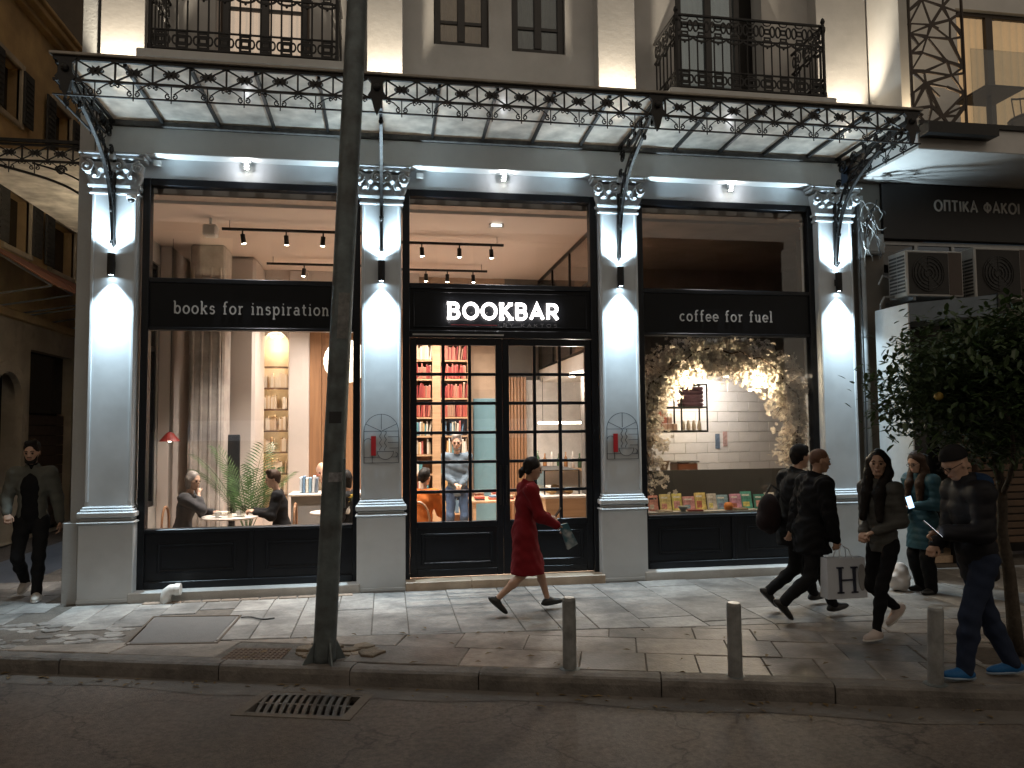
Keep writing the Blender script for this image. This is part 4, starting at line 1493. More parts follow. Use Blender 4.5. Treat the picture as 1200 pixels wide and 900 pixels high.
# arched niche: shelves + books
nt = thing('niche_shelf', 'arched lit wall niche with thin curved shelves behind the palm', 'shelf', (-1.95, 4.35, .4))
for k, z in enumerate((.85, 1.22, 1.60, 1.98, 2.36, 2.74, 3.12)):
    P = [(-2.178, YB + .16), (-2.178, YB - .005)] + [(-2.178 + .456 * i / 8, YB - .005 - .05 * math.sin(PI * i / 8)) for i in range(1, 8)] + [(-1.722, YB - .005), (-1.722, YB + .16)]
    MB().prism(P, z - .022, z, 'XY').build('shelf', mat('dark_shelf', (.10, .05, .03), .4), nt)
    x = -2.165
    while x < -1.76 and k < 6:
        w = rnd.uniform(.02, .04)
        if rnd.random() < .1: x += .05; continue
        bc_ = rnd.choice(CREAMS)
        book(x, YB + .02, z + .001, w * .93, .12, rnd.uniform(.19, .27), bc_, CN[bc_] + ' book on the %s curved shelf of the arched niche' % ('lowest', 'second lowest', 'third lowest', 'fourth lowest', 'fifth', 'sixth')[k], 'books in the arched niche')
        x += w
    lamp('shelf_glow', 'POINT', (-1.95, YB + .03, z + .31), 1.0, (1.0, .76, .45), .02, parent=nt)
lamp('cove_glow', 'POINT', (-1.95, YB + .12, 3.45), 2.2, (1.0, .74, .44), .03, parent=nt)
MB().box(-2.05, -1.85, YB + .10, YB + .13, 3.66, 3.675).build('cove_strip', trackbulb, nt)
# ---- café furniture
def round_table(x, y, z, r, label):
    t = thing('cafe_table', label, 'table', (x, y, .1))
    MB().lathe([(r * .97, 0), (r, .008), (r, .02), (r * .98, .028)], x, y, z - .028, 28).build('top', mat('marble_top', (.62, .55, .5), .3, var=.1), t)
    MB().lathe([(.03, 0), (.03, z - .14)], x, y, .11, 10).build('stem', blackm, t)
    MB().lathe([(.2, 0), (.2, .012), (.03, .03)], x, y, .1, 20).build('foot', blackm, t)
round_table(-2.05, 1.0, .84, .37, 'round pale café table between the two seated women')
round_table(-.75, 1.25, .84, .3, 'small round table with a white cup behind the grey pole')
china = mat('white_china', (.78, .76, .72), .25)
def cup(x, y, z, label):
    t = thing('cup', label, 'cup', (x, y, z), 'cups on the café tables')
    MB().lathe([(.03, 0), (.07, .012), (.068, .014), (.03, .006)], x, y, z, 16).build('saucer', china, t)
    MB().lathe([(.02, 0), (.032, .02), (.04, .06), (.036, .06), (.028, .02), (.0, .012)], x, y, z + .012, 14, cap=False).build('bowl', china, t)
    MB().tube([(x + .036, y, z + .06), (x + .06, y, z + .055), (x + .058, y, z + .035), (x + .034, y, z + .03)], .005, 5).build('handle', china, t)
cup(-2.18, .82, .841, 'white cup on the pale table near the window')
cup(-1.93, .92, .841, 'white cup on the pale table, nearer the palm')
cup(-.80, 1.18, .841, 'white cup alone on the small table')
for (x, y, h, c, l) in ((-2.02, .80, .13, (.75, .75, .72), 'clear tumbler standing among the cups on the pale table'), (-1.86, .80, .15, (.7, .66, .6), 'taller tumbler at the edge of the pale table')):
    t = MB().lathe([(.028, 0), (.034, h), (.031, h), (.026, .01)], x, y, .841, 14, cap=False).build('tumbler', glass_mat('tumbler_glass' + str(x), (.85, .85, .82)))
    tag(t, l, 'glass')
t = MB()
for i in range(4): t.box(-2.3 + i * .012, -2.12 + i * .012, 1.05 + .005 * i, 1.18, .842 + i * .012, .853 + i * .012, bev=.003)
tag(t.build('napkin_stack', mat('napkin', (.7, .62, .52), .9)), 'small stack of folded napkins on the pale café table', 'napkins')
def chair(x, y, rz, label):
    t = thing('cafe_chair', label, 'chair', (x, y, .1))
    m = wood_mat('chair_wood', (.25, .12, .06), (.34, .18, .09), .45) if 'chair_wood' not in MATS else MATS['chair_wood']
    c, s = math.cos(rz), math.sin(rz)
    W = lambda a, b, z: (x + a * c - b * s, y + a * s + b * c, .1 + z)
    MB().prism([(W(.22 * math.cos(k * PI / 8), .21 * math.sin(k * PI / 8), 0)[0], W(.22 * math.cos(k * PI / 8), .21 * math.sin(k * PI / 8), 0)[1]) for k in range(16)], .53, .56, 'XY').build('seat', m, t)
    for a in (-.16, .16):
        for b in (-.16, .16):
            MB().tube([W(a * 1.15, b * 1.15, 0), W(a, b, .44)], .016, 7).build('leg', m, t)
    P = [W(-.19, .17 * math.cos(k * PI / 10), .45 + .42 * math.sin(k * PI / 10) ** .6) for k in range(11)]
    MB().tube(P, .016, 7).build('backrest', m, t)
chair(-2.72, 1.15, 0, 'curved wooden chair under the woman resting her chin')
chair(-1.42, 1.15, PI, 'curved wooden chair under the woman in black')
# counter with books and flowers
t = thing('reading_counter', 'grey panelled counter behind the café tables', 'counter', (-1.0, 2.5, .1))
MB().box(-1.42, .1, 2.25, 2.75, .1, .98, bev=.01).build('body', mat('grey_counter', (.16, .155, .15), .5), t)
MB().box(-1.46, .12, 2.2, 2.8, .98, 1.02, bev=.01).build('top', mat('counter_top', (.50, .46, .42), .35), t)
for i, c in enumerate([(.45, .5, .55), (.12, .2, .3), (.6, .58, .52), (.15, .25, .33), (.5, .5, .5), (.1, .12, .15)]):
    book(-1.30 + i * .045, 2.3, 1.021, .038, .16, .24 + .02 * math.sin(i * 2), c, ['pale blue', 'navy', 'off-white', 'slate blue', 'light grey', 'black'][i] + ' book in the short row on the grey counter', 'books on the grey counter', (0, .06 if i > 3 else 0, 0))
def flowers(x, y, z, col, label, n=16, r=.08, leafc=(.06, .14, .04)):
    t = thing('flower_vase', label, 'flowers', (x, y, z))
    MB().lathe([(.03, 0), (.045, .04), (.04, .10), (.03, .13)], x, y, z, 14).build('vase', china, t, smooth=True)
    st, fl = MB(), MB()
    for i in range(n):
        a, q = rnd.uniform(0, 2 * PI), r * math.sqrt(rnd.random())
        p = Vector((x + q * math.cos(a), y + q * math.sin(a), z + .20 + rnd.uniform(-.05, .06)))
        st.tube([(x, y, z + .1), p], .003, 4)
        for k in range(6):
            b = k * PI / 3 + a
            o = Vector((math.cos(b), math.sin(b), .3)) * .028
            s = Vector((-math.sin(b), math.cos(b), 0)) * .012
            fl.add([p, p + o * .6 + s, p + o, p + o * .6 - s], [(0, 1, 2, 3)])
        fl.ball(p, .008, 5, 4)
    st.build('stems', mat('flower_stem', leafc, .7), t)
    fl.build('blossoms', mat('petal_' + label[:6], col, .7), t)
flowers(-1.12, 2.55, 1.021, (.55, .03, .05), 'red flowers on the grey counter beside the bald man')
flowers(-.52, .85, .84, (.75, .55, .08), 'yellow flowers beside the grey pole inside the window', 22, .09)
MB_ = MB().box(-2.50, -2.28, 2.86, 2.92, .95, 1.92, bev=.01).build('menu_board', mat('board_black', (.012, .013, .015), .4))
tag(MB_, 'tall black menu board behind the palm in the café', 'menu board')
MB().box(-2.42, -2.36, 2.9, 2.98, .1, .96).build('stand', blackm, MB_)
# red pendant lamp near the side window
t = thing('red_pendant', 'red cone pendant lamp at the far left of the café window', 'pendant lamp', (-3.15, 2.0, 1.9))
MB().lathe([(.02, .14), (.05, .12), (.15, .0), (.147, .0), (.045, .115)], -3.15, 2.2, 1.83, 20, cap=False).build('shade', mat('red_shade', (.22, .02, .016), .5), t)
MB().tube([(-3.15, 2.2, 1.96), (-3.15, 2.2, 4.86)], .004, 5).build('cord', blackm, t)
lamp('bulb', 'POINT', (-3.15, 2.2, 1.84), 6, WARM, .03, parent=t)
MB().ball((-3.15, 2.2, 1.85), .03, 10, 7).build('globe', trackbulb, t)
# palm
palm = thing('palm_plant', 'leafy green potted palm between the seated women', 'plant', (-1.95, 1.75, .1))
MB().lathe([(.13, 0), (.17, .3), (.18, .32), (.16, .32), (.15, .26)], -1.95, 1.75, .1, 20).build('pot', mat('pot_grey', (.2, .19, .18), .7), palm)
frm = sheet_mat('palm_leaf', (.07, .14, .05), .3, 0)
for i in range(10):
    a = i * 2.4 + .4
    L = rnd.uniform(.6, 1.0)
    el = rad(rnd.uniform(70, 88))
    p = Vector((-1.95, 1.75, .42))
    d = Vector((math.cos(a) * math.cos(el), math.sin(a) * math.cos(el), math.sin(el)))
    pts = [p.copy()]
    for k in range(14):
        d = (d + Vector((math.cos(a) * .02, math.sin(a) * .02, -.012 - .005 * k))).normalized()
        p = p + d * L * 1.5 / 14
        pts.append(p.copy())
    mb = MB()
    mb.tube(pts, [.008 - .0004 * k for k in range(15)], 5)
    for k in range(4, 15):
        for sgn in (-1, 1):
            for h in (0, .5):
                q = pts[k] if h == 0 or k == 14 else pts[k].lerp(pts[k + 1] if k < 14 else pts[k], h)
                tdir = (pts[k] - pts[k - 1]).normalized()
                side = tdir.cross(Vector((0, 0, 1))).normalized() * sgn
                ll = .26 * math.sin(PI * (k - 2) / 15) + .06
                tip = q + (side * .75 + tdir * .6 + Vector((0, 0, -.18))).normalized() * ll
                w = tdir * .011
                mid = q.lerp(tip, .45) + Vector((0, 0, .012))
                mb.add([q, mid + w, tip, mid - w], [(0, 1, 2, 3)])
    mb.build('frond', frm, palm, fix=False)

# ---- bar side (right window and right door leaf)
t = thing('pastry_counter', 'wooden counter with glass pastry case behind the right door leaf', 'counter', (2.9, 2.6, .1))
MB().box(2.35, 2.98, 1.5, 3.7, .1, .92, bev=.01).build('body', oak, t)
MB().box(2.32, 3.02, 1.47, 3.73, .92, .96, bev=.008).build('top', mat('counter_white', (.66, .6, .54), .35), t)
cs = MB()
for (x, y) in ((2.38, 1.7), (2.92, 1.7), (2.38, 3.0), (2.92, 3.0)):
    cs.box(x - .01, x + .01, y - .01, y + .01, .961, 1.32)
cs.box(2.37, 2.93, 1.69, 3.01, 1.32, 1.335); 
cs.build('case_frame', blackm, t)
MB().box(2.372, 2.376, 1.71, 2.99, .965, 1.318).build('case_glass', glass, t)
for i in range(10):
    x, y = 2.52 + .26 * (i % 2), 1.8 + .25 * (i // 2)
    o = MB().ball((x, y, 1.0), .07, 12, 8, sq=(1, 1.1, .55)).build('pastry', mat('pastry', (.50, .30, .12), .6, var=.4, vscale=20, bump=.4), None, smooth=True)
    tag(o, 'golden pastry inside the glass case behind the right door leaf', 'pastry', 'pastries in the glass case')
MB().box(2.62, 3.4, 3.3, 3.34, 2.05, 2.09).build('linear_lamp', mat('linear_lens', (.9, .9, .9), .3, emit=(1, .86, .68), estr=12))
ll = bpy.data.objects['linear_lamp']; tag(ll, 'thin glowing bar lamp over the pastry counter', 'lamp')
MB().tube([(2.7, 3.32, 2.09), (2.7, 3.32, 2.86)], .005, 5).build('cord', blackm, ll)
for i in range(7):
    x = 2.72 + i * .13
    hh = rnd.uniform(.2, .32)
    o = MB().lathe([(.035, 0), (.038, .02), (.038, hh * .6), (.014, hh * .75), (.014, hh)], x, 3.9, 1.25, 12).build('bottle', mat('bottle_' + str(i % 3), [(.05, .09, .05), (.25, .12, .05), (.5, .45, .4)][i % 3], .2), None, smooth=True)
    tag(o, 'bottle on the bar shelf behind the right door leaf', 'bottle', 'bottles on the bar shelf')
t = MB().box(2.64, 3.75, 3.75, 4.1, 1.2, 1.245).build('bar_shelf', oak); tag(t, 'long oak shelf carrying bottles behind the pastry counter', 'shelf')
MB().box(2.7, 3.7, 4.0, 4.5, .1, 1.199).build('cabinet', mat('cabinet_white', (.5, .47, .43), .5), t)
# low table of books right behind the door
t = thing('book_table', 'low oak table piled with books behind the left door leaf', 'table', (1.6, 2.9, .1))
MB().box(1.35, 2.15, 2.5, 3.3, .78, .82, bev=.008).build('top', oak, t)
for x in (1.4, 2.1):
    for y in (2.55, 3.25):
        MB().box(x - .025, x + .025, y - .025, y + .025, .1, .78).build('leg', oak, t)
nn = 0
for (x, y, pn_) in ((1.42, 2.55, 'front left'), (1.66, 2.6, 'front middle'), (1.9, 2.55, 'front right'), (1.45, 2.9, 'back left'), (1.75, 2.95, 'back middle'), (1.98, 2.9, 'back right')):
    z = .821
    for k in range(rnd.randint(2, 5)):
        th = rnd.uniform(.02, .04)
        book(x + rnd.uniform(-.01, .01), y + rnd.uniform(-.01, .01), z, .15, .21, th, rnd.choice(MIX + REDS + CREAMS), 'book lying in the %s pile on the low oak table' % pn_, 'books piled on the low table')
        z += th + .001
# hanging black shelf with bags and jars
sh = thing('hanging_shelf', 'black metal hanging shelf with folded purple bags and jars', 'shelf', (4.5, 1.5, 1.9))
mb = MB()
X0, X1, Y0, Y1, Z0, Z1 = 4.02, 4.92, 1.45, 1.75, 1.90, 2.63
XM = 4.50
for (x, z0, z1) in ((X0, Z0, 2.27), (XM, Z0, Z1), (X1, Z0, Z1)):
    for y in (Y0, Y1):
        mb.box(x - .01, x + .01, y - .01, y + .01, z0, z1)
for (a, b, z) in ((X0, X1, Z0), (X0, X1, 2.27), (XM, X1, Z1)):
    for y in (Y0, Y1): mb.box(a - .009, b + .009, y - .009, y + .009, z - .01, z + .01)
    for x in (a, b): mb.box(x - .008, x + .008, Y0, Y1, z - .009, z + .009)
mb.build('frame', blackm, sh)
for (a, b, z) in ((X0, X1, Z0), (X0, X1, 2.27)):
    MB().box(a + .012, b - .012, Y0 + .01, Y1 - .01, z + .011, z + .02).build('shelf_board', blackm, sh)
mb = MB(); 
for x in (XM, X1): mb.tube([(x, 1.6, Z1), (x, 1.6, 2.86)], .005, 5)
mb.build('hanger', blackm, sh)
for k in range(5):
    o = MB().box(4.53, 4.89, 1.47, 1.72, 2.292 + k * .062, 2.292 + k * .062 + .058, bev=.024).build('folded_bag', mat('purple_cloth', (.17, .10, .14), .9, var=.2, rand=.2), None, smooth=False)
    tag(o, 'folded purple bag in the stack on the hanging shelf, ' + ['lowest', 'second from below', 'middle', 'second from top', 'topmost'][k], 'bag', 'folded purple bags')
pink = mat('pink_box', objcol=True, rough=.6, var=.1)
jm = MB().box(-.035, .035, -.035, .035, 0, .1, bev=.006).mesh('coffee_pack', pink)
for k in range(12):
    z = 1.922 + (.105 if k >= 5 else 0) + (.105 if k >= 9 else 0)
    kk = k if k < 5 else (k - 5 if k < 9 else k - 9)
    o = put(jm, 'coffee_pack', None, (4.07 + kk * .085, 1.52, z), color=rnd.choice([(.6, .25, .18), (.62, .4, .32), (.55, .2, .16)]))
    tag(o, 'small pink coffee pack on the lower hanging shelf', 'packet', 'coffee packs on the hanging shelf')
for k in range(4):
    o = MB().lathe([(.03, 0), (.035, .03), (.03, .1), (.018, .12), (.018, .15)], 4.56 + k * .09, 1.55, 1.922, 12).build('jar', mat('jar_cream', (.6, .5, .4), .4), None, smooth=True)
    tag(o, 'cream jar on the lower right of the hanging shelf', 'jar', 'jars on the hanging shelf')
# bar counter + espresso machine
t = thing('bar_counter', 'pale bar counter under the hanging shelf behind the blossom window', 'counter', (4.6, 1.7, .1))
MB().box(3.5, 6.0, 1.35, 1.95, .1, 1.02).build('body', mat('bar_front', (.3, .27, .24), .6), t)
MB().box(3.45, 6.05, 1.3, 2.0, 1.02, 1.06, bev=.008).build('top', mat('counter_white'), t)
em = thing('espresso_machine', 'chrome and brown espresso machine on the bar behind the blossoms', 'coffee machine', (4.5, 1.6, 1.06))
chrome = mat('chrome', (.6, .6, .6), .2, metal=1.0)
MB().box(4.42, 4.75, 1.45, 1.8, 1.10, 1.42, bev=.02).build('body', mat('brown_enamel', (.18, .07, .04), .35), em)
MB().box(4.40, 4.77, 1.43, 1.82, 1.42, 1.45, bev=.006).build('cup_rail', chrome, em)
for x in (4.46, 4.71):
    MB().box(x - .02, x + .02, 1.5, 1.76, 1.061, 1.10).build('foot', blackm, em)
for x in (4.5, 4.66):
    MB().tube([(x, 1.45, 1.24), (x, 1.36, 1.23)], .018, 8).build('group_head', chrome, em)
gr = thing('coffee_grinder', 'silver coffee grinder beside the espresso machine', 'coffee grinder', (4.25, 1.6, 1.06))
MB().box(4.18, 4.32, 1.5, 1.7, 1.061, 1.3, bev=.02).build('body', chrome, gr)
MB().lathe([(.05, 0), (.09, .14), (.085, .15)], 4.25, 1.6, 1.301, 14).build('hopper', mat('hopper_plastic', (.2, .14, .1), .2), gr)
for (x, z, c) in ((5.48, 1.72, (.10, .14, .2)), (5.66, 1.76, (.45, .3, .28))):
    q = A + u * (x - 4.0)
    o = MB().box(-.05, .05, -.012, -.004, -.13, .13).build('small_poster', mat('poster_' + str(c[0]), c, .6, var=.6, vscale=30))
    o.location = (q.x, q.y, z); o.rotation_euler = (0, 0, ang)
    tag(o, ('dark blue' if c[2] == .2 else 'pinkish') + ' small poster on the white tiles', 'poster')
for i, (x, y, z) in enumerate(((4.12, .20, 2.58), (5.12, .20, 2.62), (4.9, 2.1, 2.7))):
    t = thing('bare_bulb', ['warm bulb behind the blossoms near the hanging shelf', 'bright warm bulb hanging in the top of the blossom arch', 'small warm bulb over the bar counter'][i], 'bulb', (x, y, z))
    MB().ball((x, y, z), .035, 12, 8).build('globe', mat('hot_bulb', (.9, .9, .9), .3, emit=(1, .80, .52), estr=14), t, smooth=True)
    MB().tube([(x, y, z + .03), (x, y, 2.87)], .008, 6).build('socket', blackm, t)
    lamp('glow', 'POINT', (x, y - .05, z - .03), (40, 46, 32)[i], (1.0, .78, .50), .04, parent=t)
def ceiling_spot(x, y, watts, col, label):
    t = thing('ceiling_spot', label, 'spotlight', (x, y, 2.8), 'small ceiling spots over the bar')
    MB().lathe([(.05, 0), (.055, .05)], x, y, 2.808, 14).build('housing', mat('white_plastic'), t)
    MB().lathe([(.042, 0), (.042, .003)], x, y, 2.803, 14).build('lens', trackbulb, t)
    lamp('glow', 'POINT', (x, y, 2.70), watts, col, .06, parent=t)
ceiling_spot(5.6, 2.2, 34, (1.0, .93, .88), 'small round ceiling spot in front of the white tiles')
ceiling_spot(2.98, 2.3, 42, WARM, 'small round ceiling spot over the pastry counter')
# bench back and display ledge with books
t = thing('display_bench', 'dark grey display ledge and back board inside the blossom window', 'ledge', (4.6, .3, .8))
MB().box(3.42, 5.82, .40, .44, .82, 1.37).build('back_board', mat('bench_grey', (.06, .056, .052), .7, var=.1), t)
MB().box(3.41, 5.83, .13, .399, .78, .822).build('ledge', mat('ledge_white', (.5, .48, .45), .5), t)
DB = [((.62, .30, .26), 'coral'), ((.66, .55, .25), 'mustard and pink'), ((.7, .62, .2), 'yellow'), ((.6, .3, .3), 'rose'), ((.7, .55, .2), 'amber'), ((.55, .5, .45), 'stone grey'), ((.25, .4, .5), 'sky blue'), ((.6, .3, .42), 'magenta'), ((.10, .35, .28), 'emerald'), ((.06, .22, .18), 'dark green'), ((.6, .55, .5), 'ivory'), ((.45, .15, .1), 'brick red'), ((.2, .25, .4), 'indigo')]
x = 3.55
pic = MB().box(0, 1, 0, 1, 0, 1, bev=.01).mesh('book', mat('picture_cover', objcol=True, rough=.35, var=.75, vscale=2.6))
for i, (c, nm) in enumerate(DB):
    w, h = rnd.uniform(.135, .175), rnd.uniform(.19, .25)
    o = put(pic, 'book', None, (x, .33 - .03 * (i % 2), .824), (rad(-14), 0, 0), (w, .02, h), c)
    for (px, pz, pw, ph, pc) in ((.14, .12, rnd.uniform(.4, .7), rnd.uniform(.25, .45), rnd.choice(DB)[0]), (.12, .74, rnd.uniform(.5, .76), .10, rnd.choice(((.75, .72, .66), (.03, .03, .04))))):
        q = put(pic, 'cover_print', None, (px, -.06, pz), (0, 0, 0), (pw, .05, ph), pc); q.parent = o
    tag(o, nm + ' picture book standing upright on the blossom window ledge', 'book', 'books displayed on the window ledge')
    x += w + rnd.uniform(.0, .03)
for i, x in enumerate((3.62, 4.05, 4.72, 5.25)):
    o = put(pic, 'book', None, (x, .15, .824), (0, 0, rad(rnd.uniform(-8, 8))), (.2, .13, .02), rnd.choice(MIX))
    tag(o, ['book lying flat before the coral book', 'book lying flat before the rose book', 'book lying flat before the sky blue book', 'book lying flat before the ivory book'][i], 'book', 'books displayed on the window ledge')
o = MB().lathe([(.0, 0), (.05, .005), (.065, .05), (.05, .1), (.0, .112)], 4.64, .19, .824, 14).build('pumpkin', mat('pumpkin_orange', (.62, .2, .04), .5), None, smooth=True)
tag(o, 'small round orange ornament in front of the amber book', 'ornament')
o = MB().lathe([(.03, 0), (.05, .03), (.075, .07), (.07, .07), (.045, .03)], 3.98, .18, .824, 14).build('bowl', mat('bowl_grey', (.3, .33, .33), .4), None, smooth=True)
tag(o, 'small grey bowl in front of the upright books', 'bowl')
# blossom arch
ga = thing('blossom_arch', 'arch of cream artificial blossom branches framing the right shop window', 'garland', (4.6, .3, 1.2))
br, fl = MB(), MB()
def arch_pt(t):
    a = PI * (1 - t)
    return Vector((4.60 + 1.12 * math.cos(a) * (1 + .06 * math.sin(3 * a)), .24, 1.75 + 1.28 * max(0, math.sin(a)) ** .75))
main = [Vector((3.50, .24, 1.25))] + [arch_pt(i / 24) for i in range(25)] + [Vector((5.74, .24, 1.45))]
for k in range(3):
    br.tube([p + Vector((rnd.uniform(-.05, .05), .06 * (k - 1), rnd.uniform(-.05, .05))) for p in main], .013 - .003 * k, 6)
def blossom(p, s):
    n = Vector((rnd.uniform(-1, 1), rnd.uniform(-1.2, .3), rnd.uniform(-.8, .8))).normalized()
    e = n.orthogonal().normalized(); f = n.cross(e)
    a0 = rnd.uniform(0, 6.28)
    for k in range(5):
        a = a0 + k * 1.2566
        r = (e * math.cos(a) + f * math.sin(a))
        q = (e * math.cos(a + .5) + f * math.sin(a + .5)); q2 = (e * math.cos(a - .5) + f * math.sin(a - .5))
        fl.add([p, p + q2 * s * .75 + n * s * .25, p + r * s + n * s * .45, p + q * s * .75 + n * s * .25], [(0, 1, 2, 3)])
for i in range(520):
    t = i / 519
    j = t * (len(main) - 1)
    b = main[int(j)].lerp(main[min(int(j) + 1, len(main) - 1)], j - int(j))
    out = Vector((b.x - 4.6, 0, (b.z - 1.6) * .8))
    out = out.normalized() if out.length > .01 else Vector((0, 0, 1))
    inward = rnd.random() < .55
    L = rnd.uniform(.12, .44) * (1.0 if inward else .85)
    d = (out * (-.55 if inward else .8) + Vector((rnd.uniform(-.6, .6), rnd.uniform(-.35, .35), rnd.uniform(-.75, .1)))).normalized()
    tip = b + d * L
    tip.y = min(max(tip.y, .07), .39)
    tip.x = min(max(tip.x, 3.44), 5.80); tip.z = min(tip.z, 3.17)
    br.tube([b, tip], [.005, .002], 4)
    for k in range(17):
        p = b.lerp(tip, rnd.uniform(.1, 1.08)) + Vector((rnd.gauss(0, .035), rnd.gauss(0, .03), rnd.gauss(0, .035)))
        p.y = min(max(p.y, .06), .385); p.x = min(max(p.x, 3.43), 5.81); p.z = min(p.z, 3.18)
        blossom(p, rnd.uniform(.026, .042))
br.build('branch', mat('twig_brown', (.08, .05, .03), .8), ga)
o = fl.build('blossoms', sheet_mat('blossom_petal', (.88, .80, .71), .5, 0, .8), ga, fix=False); o['kind'] = 'stuff'

# ================================================================ street furniture
galv = mat('galvanised_steel', (.22, .235, .24), .5, metal=.55, var=.3, vscale=5, bump=.2, bscale=50, col2=(.12, .12, .115), stain=.6, sscale=4)
polem = mat('pole_paint', (.12, .145, .15), .5, metal=.2, var=.4, vscale=6, bump=.35, bscale=35, col2=(.06, .062, .06), stain=.8, sscale=5)
t = thing('street_pole', 'tall dark grey leaning lamp pole standing at the kerb', 'pole', (-.52, -2.95, 0))
pts = [(-.52 + .0446 * z, -2.95, z) for z in (0, .05, 1.6, 3.2, 4.8, 6.4, 9.5)]
MB().tube(pts, [.100, .096, .094, .093, .092, .09, .08], 20, caps=True).build('shaft', polem, t, smooth=True)
for k in range(4):
    a = k * PI / 2 + .4
    c, s = math.cos(a), math.sin(a)
    MB().add([(-.52 + c * .10, -2.95 + s * .10, .0), (-.52 + c * .19, -2.95 + s * .19, .0), (-.51 + c * .10, -2.95 + s * .10, .17),
              (-.52 + c * .10 - s * .014, -2.95 + s * .10 + c * .014, .0), (-.52 + c * .19 - s * .014, -2.95 + s * .19 + c * .014, .0), (-.51 + c * .10 - s * .014, -2.95 + s * .10 + c * .014, .17)],
             [(0, 1, 2), (5, 4, 3), (0, 3, 4, 1), (1, 4, 5, 2), (2, 5, 3, 0)]).build('fin', polem, t)
MB().box(-.36, -.34, -3.075, -3.05, 1.3, 1.72, bev=.004).build('hatch_door', polem, t)
def band(z0, z1, r, m, a0, a1, nm):
    V, F = [], []
    n = 10
    for i in range(n + 1):
        a = rad(a0 + (a1 - a0) * i / n)
        for z in (z0, z1):
            V.append((-.52 + .0446 * z + r * math.cos(a), -2.95 + r * math.sin(a), z))
    for i in range(n): F.append((2 * i, 2 * i + 2, 2 * i + 3, 2 * i + 1))
    MB().add(V, F).build(nm, m, t)
band(2.02, 2.12, .096, mat('sticker_dark', (.02, .02, .022), .6), 235, 300, 'sticker')
band(1.52, 1.60, .097, mat('sticker_grey', (.25, .25, .26), .7, var=.5, vscale=30), 250, 320, 'sticker')
band(2.75, 3.15, .096, mat('sticker_torn', (.17, .17, .165), .8, var=.6, vscale=12), 255, 315, 'torn_poster')
# broken concrete round the pole foot
t = thing('pole_footing', 'broken concrete patch around the foot of the lamp pole', 'footing', (-.45, -2.8, 0))
for i in range(26):
    a, b = rnd.uniform(-.80, -.12), rnd.uniform(-2.88, -2.5)
    if math.hypot(a + .52, b + 2.95) < .13: continue
    r = rnd.uniform(.05, .14)
    P = [(a + r * rnd.uniform(.6, 1.2) * math.cos(k * 1.257), b + r * rnd.uniform(.5, 1.0) * math.sin(k * 1.257)) for k in range(5)]
    slab(P, mat('broken_concrete', (.22, .17, .12), .9, var=.4, vscale=12, bump=.8, rand=.3), t, 'chunk', z=rnd.uniform(-.002, .03))
# bollards
for i, (x, y, lx) in enumerate(((1.475, -3.56, .0), (2.695, -4.01, .0), (4.09, -4.45, .028))):
    t = thing('bollard', ['grey steel bollard in front of the woman in the red coat', 'grey steel bollard left of the two dark walkers', 'slightly leaning bollard beside the man with blue shoes'][i], 'bollard', (x, y, 0), 'bollards along the kerb')
    V = MB(); V.tube([(x, y, .0), (x + lx, y, .555), (x + lx, y, .572)], [.056, .056, .050], 20)
    V.build('post', mat('bollard_paint', (.27, .275, .27), .55, metal=.1, var=.25, vscale=9, bump=.2, bscale=60, col2=(.10, .10, .095), stain=.6, sscale=7), t)
    MB().lathe([(.085, 0), (.085, .006), (.06, .012)], x, y, .001, 18).build('base_ring', polem, t)
    MB().lathe([(.047, 0), (.045, .004)], x + lx, y, .573, 16).build('cap', mat('bollard_cap', (.5, .5, .48), .4, metal=.4), t)
# road drain grate
t = thing('drain_grate', 'rectangular iron storm drain grate in the road by the kerb', 'drain', (*kp(3.1, -.45), -.14))
gi = mat('grate_iron', (.10, .09, .08), .55, metal=.5, var=.4, vscale=15, bump=.4, bscale=80)
def kbox(mb, s0, s1, t0, t1, z0, z1):
    P = [kp(s0, t0), kp(s1, t0), kp(s1, t1), kp(s0, t1)]
    mb.prism(P, z0, z1, 'XY')
for (a, b, c, d) in ((GS0 - .08, GS1 + .08, GT0 - .05, GT0), (GS0 - .08, GS1 + .08, GT1, GT1 + .03), (GS0 - .08, GS0, GT0, GT1), (GS1, GS1 + .08, GT0, GT1)):
    mb = MB(); kbox(mb, a, b, c, d, -.2, -.133); mb.build('rim', mat('rim_concrete', (.14, .12, .10), .85, var=.3, vscale=9, bump=.5), t)
n = 12
for i in range(n):
    s0 = GS0 + (GS1 - GS0 - .1) * i / (n - 1)
    mb = MB()
    P = [(*kp(s0 + .10 * (k / 6) ** 1.5, GT1 - (GT1 - GT0) * k / 6),) for k in range(7)]
    mb.ribbon(P, .032, -.175, -.137, 'XY'); mb.build('bar', gi, t)
for tt in (GT0 + .02, (GT0 + GT1) / 2, GT1 - .02):
    mb = MB(); kbox(mb, GS0, GS1, tt - .015, tt + .015, -.18, -.139); mb.build('cross_bar', gi, t)
mb = MB()
for (a, b, c, d) in ((GS0 - .02, GS1 + .02, GT0 - .02, GT0), (GS0 - .02, GS1 + .02, GT1, GT1 + .02), (GS0 - .02, GS0, GT0, GT1), (GS1, GS1 + .02, GT0, GT1)):
    kbox(mb, a, b, c, d, -.7, -.2)
kbox(mb, GS0, GS1, GT0, GT1, -.72, -.70)
mb.build('shaft', mat('drain_dirt', (.05, .045, .04), .9), t)
